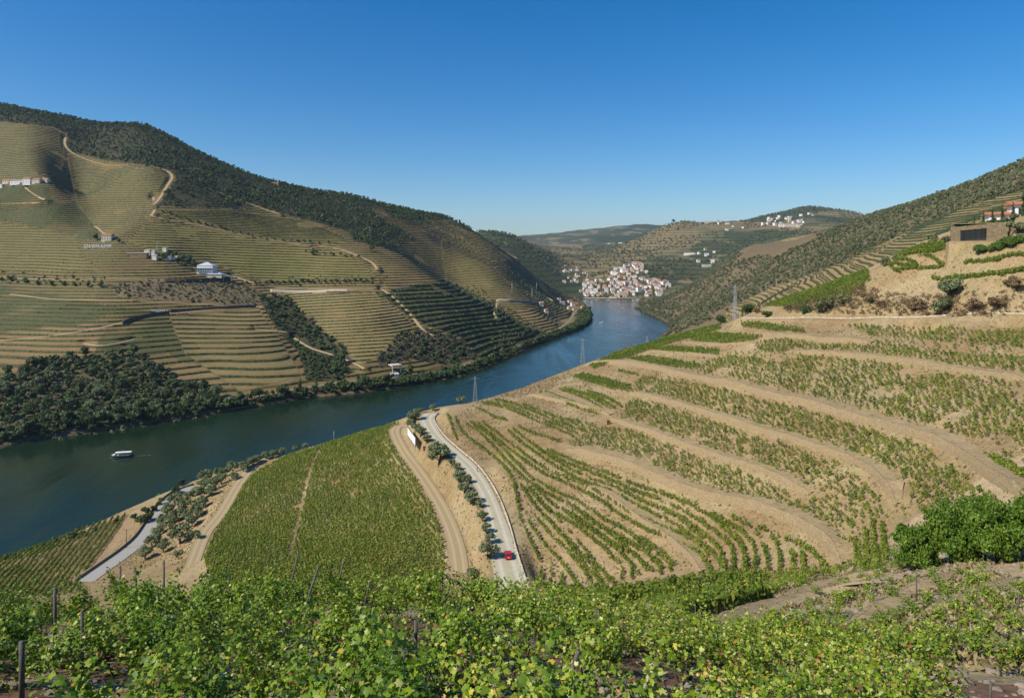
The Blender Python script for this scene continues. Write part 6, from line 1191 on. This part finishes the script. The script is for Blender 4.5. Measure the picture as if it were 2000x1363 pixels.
for a, w, lb in [(-7.5, 3.4, 'green hedge on the roof edge of the stone building, left end'), (-3.5, 4.2, 'green hedge along the middle of the stone building roof'), (1.0, 4.4, 'green hedge on the roof before the cypress trunks'), (5.5, 4.4, 'green hedge on the right of the stone building roof')]:
    o = plant('hedge', xb + a * .67 + 2.2, zb + 3.4 - a * .42, w * .5, lb, 'hedge', None, 0.85, name='roof_hedge'); o.location.z = gb + (5.6 if a < 2 else 6.3)
# white house with tiled roofs behind the cypresses
zh = 288.0; xh = (1957 - CX) * zh / F_PX; wh = empty('white_house', (xh, zh, 143.2), -0.40, 'white house with two orange tiled roofs behind the row of cypresses', 'house')
MB().box(-4.2, 3.2, 0, 8, -6, 4.0).build('wall', MAT['white_wall'], wh); MB().box(3.202, 14, -1.2, 8, -6, 7.6).build('wall', MAT['white_wall'], wh)
for (a0, a1, b0, b1, z, rs) in ((-5.2, 3.2, -1.0, 9, 4.0, 1.1), (2.0, 15, -2.4, 9.4, 7.6, 1.4)):
    m = MB(); c_ = (b0 + b1) / 2; m.add([(a0, b0, z), (a1, b0, z), (a1, c_, z + rs), (a0, c_, z + rs), (a1, b1, z), (a0, b1, z), (a0, b0, z - .25), (a1, b0, z - .25), (a1, b1, z - .25), (a0, b1, z - .25)], [(0, 1, 2, 3), (3, 2, 4, 5), (0, 3, 5, 9, 6), (1, 7, 8, 4, 2), (6, 7, 1, 0), (6, 9, 8, 7), (5, 4, 8, 9)]); m.build('roof', MAT['tile'], wh)
window_row(wh, [5.4, 8.6, 11.8], [3.6], -1.2, .9, 2.6); window_row(wh, [-2.2, .8], [1.2], 0, .8, 1.4)
for a, b, w, lb in [(1961, 437, 22, 'round grey shrub in front of the low roofed wing'), (1984, 434, 26, 'round grey shrub before the tall wing of the white house'), (1972, 446, 30, 'spreading grey shrub above the stone building corner')]:
    o = plant('oshrub', (a - CX) * 276 / F_PX, 276, w * 276 / F_PX / 2, lb, 'shrub', None, .9); o.location.z = CAM_H - (b - HY) * 276 / F_PX

wh.scale = (1.1, 1.0, 1.1)
# ------------------------------------------------------------------ letters standing on the far slope
def letters(name, txt, px, py, wpx, hpx, zr, label, rz=0.0, lift=0.8):
    x, y = hit(px, py, *zr); x1 = wpx * y / F_PX; cu = bpy.data.curves.new(name, 'FONT'); cu.body = txt; cu.extrude = 0.12; cu.align_x = 'CENTER'; cu.size = 1
    o = bpy.data.objects.new(name, cu); COL.objects.link(o); bpy.context.view_layer.update(); dg = bpy.context.evaluated_depsgraph_get(); me = bpy.data.meshes.new_from_object(o.evaluated_get(dg)); bpy.data.objects.remove(o)
    me.materials.clear(); me.materials.append(MAT['white_paint']); vs = np.array([v.co for v in me.vertices]); w = np.ptp(vs[:, 0]); h = vs[:, 1].max()
    root = empty('letter_sign', (x, y, float(H(x, y)) + lift), rz, label, 'sign'); q = bpy.data.objects.new('letters', me); COL.objects.link(q); q.parent = root; q.rotation_euler = (R(90), 0, 0); q.scale = (x1 / w, hpx * y / F_PX / h, 1)
    f = MB()
    for i in range(9): a = -x1 / 2 + x1 * i / 8; f.box(a - .08, a + .08, .2, .32, -lift - 2, hpx * y / F_PX * .9)
    f.box(-x1 / 2, x1 / 2, .14, .22, .1, .3); f.build('support_frame', MAT['steel'], root); return root
letters('sign_text', 'QTA VISTA ALEGRE', 191, 485, 54, 6.0, (800, 1200), 'long line of white capital letters on the slope below the villa', 0.0)
letters('sign_text', 'FERREIRA', 312, 613, 30, 5.0, (650, 900), 'short line of white capital letters above the sweeping hillside road', 0.25, 1.6)

# ------------------------------------------------------------------ pylons and poles
def pylon(px, pyb, pyt, zr, label, arms=1, w=2.2, y0=None):
    x, y = hit(px, pyb, *zr) if y0 is None else ((px - CX) * y0 / F_PX, y0); h = (pyb - pyt) * y / F_PX; root = empty('pylon', (x, y, float(H(x, y)) - .3), 0.25, label, 'pylon', 'power pylons'); m = MB(); n = 7
    P = lambda k, s, t: (s * (w / 2) * (1 - .78 * k / n), t * (w / 2) * (1 - .78 * k / n), h * k / n)
    cs = [(-1, -1), (1, -1), (1, 1), (-1, 1)]; tw = 0.042 if h < 18 else 0.1
    for s, t in cs: m.bar(P(0, s, t), P(n, s, t), tw * 1.3)
    for k in range(n):
        for i in range(4):
            a, b = cs[i], cs[(i + 1) % 4]; m.bar(P(k, *a), P(k + 1, *b), tw * .7); m.bar(P(k, *b), P(k + 1, *a), tw * .7); m.bar(P(k + 1, *a), P(k + 1, *b), tw * .7)
    m.build('lattice_mast', MAT['steel'], root); L = w * 1.1
    for j in range(arms):
        z = h * (0.93 - .13 * j); c = MB(); c.bar((-L, 0, z), (L, 0, z), tw * 1.6); c.bar((-L, 0, z), (0, 0, z + h * .05), tw); c.bar((L, 0, z), (0, 0, z + h * .05), tw); c.build('crossarm', MAT['steel'], root)
        q = MB()
        for s in (-1, 0, 1): q.tube([(s * L * .95, 0, z - .75), (s * L * .95, 0, z)], .12, 6)
        q.build('insulators', MAT['slate'], root)
    return x, y, float(H(x, y)) + h * .93
pylon(928, 785, 733, None, 'nearest lattice pylon on the rim beside the end of the pale road', 1, 1.9, 326); pylon(1138, 714, 661, None, 'lattice pylon in the middle of the rim against the blue water', 1, 2.2, 398); pylon(1264, 674, 655, (330, 470), 'small lattice pylon just showing over the rim', 1, 1.6)
pylon(1436, 628, 558, None, 'tallest lattice pylon at the corner of the terrace road', 2, 2.0, 345); pylon(1571, 541, 518, (700, 1300), 'distant grey pylon on the scrubby right ridge', 1, 2.6); pylon(1496, 572, 553, (600, 1200), 'faint pylon on the terraces behind the tallest one', 1, 2.2)
pylon(307, 498, 471, (800, 1300), 'tall pale mast behind the dark tree clump on the far slope', 1, 2.2); pylon(722, 463, 443, (1000, 1700), 'pylon in the middle of the dark terraces on the mountain', 1, 3)
def pole(px, pyb, pyt, zr, mat, r, label, arm=True):
    x, y = hit(px, pyb, *zr); h = (pyb - pyt) * y / F_PX; root = empty('utility_pole', (x, y, float(H(x, y)) - .2), 0.2, label, 'utility pole', 'utility poles'); MB().tube([(0, 0, -.5), (0, 0, h)], [r, r * .65], 8).build('shaft', MAT[mat], root, True)
    if arm: MB().bar((-.8, 0, h * .96), (.8, 0, h * .96), .12).build('crossarm', MAT[mat], root)
pole(247, 1070, 1032, (230, 420), 'bark', .14, 'dark wooden pole in the bare soil beside the asphalt road'); pole(652, 862, 841, (300, 420), 'steel', .10, 'thin grey pole on the upper edge of the mid vineyard', False); pole(932, 922, 904, (190, 300), 'bark', .12, 'short dark post on the bank above the pale road', False)
pole(1000, 575, 553, (1000, 2000), 'concrete_pole', .35, 'pale pole on the lit spur of the far bank'); pole(1039, 585, 563, (1100, 2000), 'concrete_pole', .35, 'pale pole above the striped terraces near the bend'); pole(1048, 568, 552, (1300, 2300), 'concrete_pole', .35, 'second pale pole higher above the striped terraces'); pole(1516, 566, 545, (600, 1300), 'concrete_pole', .25, 'pale pole on the terraces behind the knoll')
# power cables over the water
# rusty tanks and gate posts on the slope
for a, b, z0, lb in [(1188, 829, 200, 'small rusty box at the end of the upper path'), (829, 876, 200, 'small rusty box beside the pale road')]:
    x, y = hit(a, b, z0, 400); m = MB().box(-.45, .45, -.4, .4, 0, 1.5); m.box(-.55, .55, -.5, .5, 1.502, 1.6); o = m.build('rusty_box', MAT['rust']); o.location = (x, y, float(H(x, y)) - .1); tag(o, lb, 'box')

# ------------------------------------------------------------------ billboard
bx0, by0 = (796 - CX) * 285 / F_PX, 285.0; bx1, by1 = (811.5 - CX) * 268 / F_PX, 268.0
gb0 = CAM_H - (849 - HY) * 285 / F_PX; L_ = math.hypot(bx1 - bx0, by1 - by0); bb = empty('billboard', (bx0, by0, gb0), math.atan2(by1 - by0, bx1 - bx0), 'white roadside billboard with dark marks, seen edge-on beside the pale road', 'billboard')
MB().box(0, L_, -.05, .05, 0, 3.3).build('panel', MAT['white_paint'], bb)
m = MB(); m.box(-.15, L_ + .15, -.12, .12, 3.302, 3.5); m.box(-.15, -.002, -.12, .12, -.2, 3.3); m.box(L_ + .002, L_ + .15, -.12, .12, -.2, 3.3); m.box(-.15, L_ + .15, -.12, .12, -.22, -.002); m.build('frame', MAT['dark_frame'], bb)
m = MB()
for i in range(4): a = L_ * (i + .5) / 4; m.box(a - .1, a + .1, .122, .3, -3.0, 3.3)
m.build('posts', MAT['steel'], bb); m = MB()
for a, z, w, h in [(.22, 1.9, .5, .5), (.47, 1.5, .25, 1.2), (.5, 1.0, .8, .3), (.74, 1.7, .22, .9), (.76, 1.1, .5, .25)]:
    for s in (-1, 1): m.box(L_ * a, L_ * a + w, min(s * .052, s * .06), max(s * .052, s * .06), z, z + h)
m.build('printed_marks', MAT['dark_frame'], bb)

# ------------------------------------------------------------------ cars
MAT['car_red'] = simple_mat('red_car_paint', (0.50, 0.012, 0.018), 0.25, 0.02, 1, spec=0.6); MAT['car_grey'] = simple_mat('grey_car_paint', (0.45, 0.46, 0.5), 0.25, 0.02, 1, spec=0.6); MAT['tyre'] = simple_mat('tyre', (0.02, 0.02, 0.02), 0.9); MAT['lamp_red'] = simple_mat('tail_lamp', (0.35, 0.01, 0.01), 0.3)
def car(x, y, z, rz, paint, label):
    """hatchback pointing along +Y; about 4 m long"""
    root = empty('parked_car' if paint == 'car_grey' else 'car', (x, y, z), rz, label, 'car'); me = bpy.data.meshes.new('body'); bm = bmesh.new()
    prof = [(-2.0, .35, .80), (-1.97, .30, .98), (-1.75, .26, 1.02), (-.2, .24, 1.0), (.9, .24, .96), (1.7, .26, .86), (1.98, .34, .72), (2.02, .4, .6)]; ws = [.70, .80, .84, .86, .86, .84, .76, .66]; rings = []
    for (yy, z0, z1), w in zip(prof, ws): rings.append([bm.verts.new(q) for q in [(-w, yy, z0), (w, yy, z0), (w * 1.0, yy, (z0 + z1) / 2), (w * .93, yy, z1), (-w * .93, yy, z1), (-w * 1.0, yy, (z0 + z1) / 2)]])
    for a, b in zip(rings, rings[1:]):
        for k in range(6): bm.faces.new((a[k], a[(k + 1) % 6], b[(k + 1) % 6], b[k]))
    bm.faces.new(rings[0][::-1]); bm.faces.new(rings[-1]); bm.normal_update(); bm.to_mesh(me); me.materials.append(MAT[paint]); o = bpy.data.objects.new('body', me); COL.objects.link(o); o.parent = root; md = o.modifiers.new('b', 'BEVEL'); md.width = .06; md.segments = 2
    c = MB(); c.add([(-.76, -1.85, .98), (.76, -1.85, .98), (.80, .85, .96), (-.80, .85, .96), (-.60, -1.55, 1.42), (.60, -1.55, 1.42), (.62, .05, 1.42), (-.62, .05, 1.42)], [(0, 1, 5, 4), (1, 2, 6, 5), (2, 3, 7, 6), (3, 0, 4, 7), (3, 2, 1, 0), (4, 5, 6, 7)]); c.build('windows', MAT['glass'], root)
    r = MB().add([(-.62, -1.6, 1.425), (.62, -1.6, 1.425), (.64, .1, 1.425), (-.64, .1, 1.425), (-.56, -1.5, 1.50), (.56, -1.5, 1.50), (.58, .0, 1.50), (-.58, .0, 1.50)], [(0, 1, 5, 4), (1, 2, 6, 5), (2, 3, 7, 6), (3, 0, 4, 7), (3, 2, 1, 0), (4, 5, 6, 7)]); r.build('roof', MAT[paint], root)
    pl = MB()
    for s in (-1, 1):
        for (y0, z0, y1, z1) in ((-1.85, .98, -1.55, 1.43), (.85, .96, .05, 1.43), (-.5, .98, -.55, 1.43)): pl.bar((s * .785, y0, z0), (s * .615, y1, z1), .09)
    pl.build('pillars', MAT[paint], root)
    for s in (-1, 1):
        for yy in (-1.25, 1.25):
            t = MB().tube([(s * .70, yy, .31), (s * .88, yy, .31)], .31, 16).build('wheel', MAT['tyre'], root); MB().tube([(s * .86, yy, .31), (s * .89, yy, .31)], .18, 12).build('rim', MAT['steel'], t)
        MB().box(s * .72 - .1, s * .72 + .1, -2.03, -1.96, .68, .90).build('tail_light', MAT['lamp_red'], root); MB().box(s * .58 - .14, s * .58 + .14, 1.93, 2.03, .58, .72).build('headlight', MAT['white_paint'], root); MB().box(s * .95 - .09, s * .95 + .09, .55, .7, .95, 1.08).build('mirror', MAT[paint], root)
    MB().box(-.76, .76, -2.08, -1.99, .36, .58).build('bumper', MAT[paint], root); MB().box(-.26, .26, -2.085, -2.04, .60, .72).build('number_plate', MAT['white_paint'], root); return root
cx_, cy_ = (991 - CX) * 173 / F_PX, 172.6; i_ = int(np.argmin(np.abs(RM[:, 1] - cy_))); car(cx_ + .2, cy_, RM[i_, 2] + 0.06, R(4), 'car_red', 'small red hatchback driving up the pale road')
i_ = int(np.argmin(np.hypot(RL[:, 0] - (324 - CX) * 330 / F_PX, RL[:, 1] - 333))); car(RL[i_, 0] + 1.8, RL[i_, 1] - .4, RL[i_, 2] + .06, R(-20), 'car_grey', 'grey car at the edge of the asphalt road under the olives')

# ------------------------------------------------------------------ boats and quay
def boat(px, py, L, rz, label, name='boat', canopy=True, hull='dark_frame', group=None):
    z = (CAM_H) * F_PX / (py - HY); x = (px - CX) * z / F_PX; root = empty(name, (x, z, 0), rz, label, 'boat', group); B = L * .13; m = MB(); n = 9; V = []; F = []
    for i in range(n):
        t = i / (n - 1); xx = (t - .5) * L; w = B * math.sin(math.pi * min(1, .12 + t * .95)) ** .55 if t < .5 else B * (1 - ((t - .5) / .5) ** 2.6) + .02; sh = .9 + .7 * abs(t - .45) ** 2 * 3; V += [(-xx, -w, sh), (-xx, -w * .6, -.3), (-xx, w * .6, -.3), (-xx, w, sh)]
    for i in range(n - 1):
        for k in range(3): F.append((i * 4 + k, i * 4 + k + 1, i * 4 + k + 5, i * 4 + k + 4))
        F.append((i * 4, i * 4 + 4, i * 4 + 7, i * 4 + 3))
    F += [(0, 3, 2, 1), ((n - 1) * 4, (n - 1) * 4 + 1, (n - 1) * 4 + 2, (n - 1) * 4 + 3)]; m.add(V, F).build('hull', MAT[hull], root)
    if canopy:
        MB().box(-L * .28, L * .42, -B * .95, B * .95, 3.0, 3.16).build('canopy', MAT['white_paint'], root, bevel=.04); p = MB()
        for i in range(5):
            for s in (-1, 1): a = -L * .26 + i * L * .165; p.box(a - .05, a + .05, s * B * .85 - .05, s * B * .85 + .05, .9, 3.0)
        p.build('canopy_posts', MAT['steel'], root); b = MB()
        for i in range(7): a = -L * .2 + i * L * .085; b.box(a, a + .45, -B * .7, B * .7, 1.0, 1.45)
        b.build('benches', MAT['white_wall'], root); MB().box(-L * .40, -L * .30, -B * .6, B * .6, 1.1, 1.9).build('bow_locker', MAT['white_wall'], root)
        MB().box(L * .05, L * .05 + .12, -.06, .06, 3.16, 4.6).build('flag_pole', MAT['steel'], root)
        r = MB()
        for s in (-1, 1): r.bar((-L * .47, s * .5, 1.9), (-L * .3, s * B * .9, 1.6), .07)
        r.build('rail', MAT['white_paint'], root)
    else: MB().box(-L * .05, L * .3, -B * .6, B * .6, .9, 2.3).build('cabin', MAT['white_paint'], root)
    return root, x, z
bo, bx, bz = boat(238, 892, 13.5, R(12), 'dark tour boat with a long white canopy heading left on the river', 'tour_boat')
m, t, out = new_mat('foam'); nb = NB(t); po = nb.n('ShaderNodeNewGeometry').outputs['Position']; k = nb.ramp(nb.noise(po, 1.2, 4), [(0.45, (0.03, 0.06, 0.05)), (0.62, (0.5, 0.55, 0.55))]); pb = nb.n('ShaderNodeBsdfPrincipled', {'Base Color': k, 'Roughness': .4}); t.links.new(pb.outputs[0], out.inputs[0]); MAT['foam'] = m
def wake(x, y, rz, L, w0, w1, side=1):
    n = 14; V = []; 
    for i in range(n): s = i / (n - 1); w = w0 + (w1 - w0) * s; V += [(s * L, -w + .15 * math.sin(i * 2.1), .02 + 0.01), (s * L, w + .12 * math.sin(i * 1.7), .03)]
    o = MB().add(V, [(2 * i, 2 * i + 2, 2 * i + 3, 2 * i + 1) for i in range(n - 1)]).build('wake', MAT['foam']); o.location = (x, y, 0); o.rotation_euler = (0, 0, rz); tag(o, 'thin white wake trailing the boat', 'wake', kind='stuff')
wake(bx + 6.4 * math.cos(R(12)), bz + 6.4 * math.sin(R(12)), R(16), 11, .35, .12); wake(bx - 6.6, bz - 2.0, R(-4), 5.5, .3, .2)
for px, py, L, lb in [(1175, 631, 9, 'tiny white motorboat in mid river before the bend'), (1166, 586, 13, 'white boat off the left end of the village quay'), (1188, 587, 12, 'white boat moored in the middle of the village quay'), (1243, 586, 26, 'long white cruise boat moored at the right of the quay'), (1141, 584, 22, 'larger white boat moored at the river corner')]:
    boat(px, py, L, R(10 if L < 20 else 3), lb, 'motorboat', False, 'white_paint')
q = road_wall(np.array([(xx, 2066 + 4 * math.sin(xx * .02), 2.2) for xx in np.arange(215, 380, 6.0)]), .5, 1.2, 14, 'pale_stone', 'pale stone quay along the village waterfront', 'quay', 'quay')
rvil = np.random.default_rng(8)
vt = scatter([(1128, 576), (1140, 552), (1180, 540), (1215, 518), (1262, 520), (1315, 556), (1290, 578), (1180, 583)], 16, 2060, 2700, rvil, .5)
vt = vt[[np.min(np.hypot(V1[:, 0] - a, V1[:, 1] - b)) > 8 for a, b in vt]] if len(V1) else vt
bake('village_trees', W_FAR, on_ground(vt, -.2), rvil.uniform(2.5, 4.5, len(vt)), MAT['broad'], rvil, label='green trees between the village houses', cat='trees')

for (k, i), chs in PROTO_CH.items():                 # drop prototypes that were never planted
    if (k, i) not in _used:
        for c in chs: bpy.data.objects.remove(c)
        bpy.data.objects.remove(PROTO[k][i])


# ------------------------------------------------------------------ the air
HAZE = 3.2e-5
hz = MB().box(-15000, 15000, -300, 15500, -12, 900).build('haze', bpy.data.materials.new('haze')); m = hz.data.materials[0]; m.use_nodes = True; t = m.node_tree; t.nodes.clear(); o_ = t.nodes.new('ShaderNodeOutputMaterial')
pv = t.nodes.new('ShaderNodeVolumePrincipled'); pv.inputs['Color'].default_value = (0.62, 0.78, 1.0, 1); pv.inputs['Density'].default_value = HAZE; pv.inputs['Anisotropy'].default_value = 0.2; t.links.new(pv.outputs[0], o_.inputs['Volume']); tag(hz, kind='stuff')
hz['label'] = 'thin blue air haze over the valley'
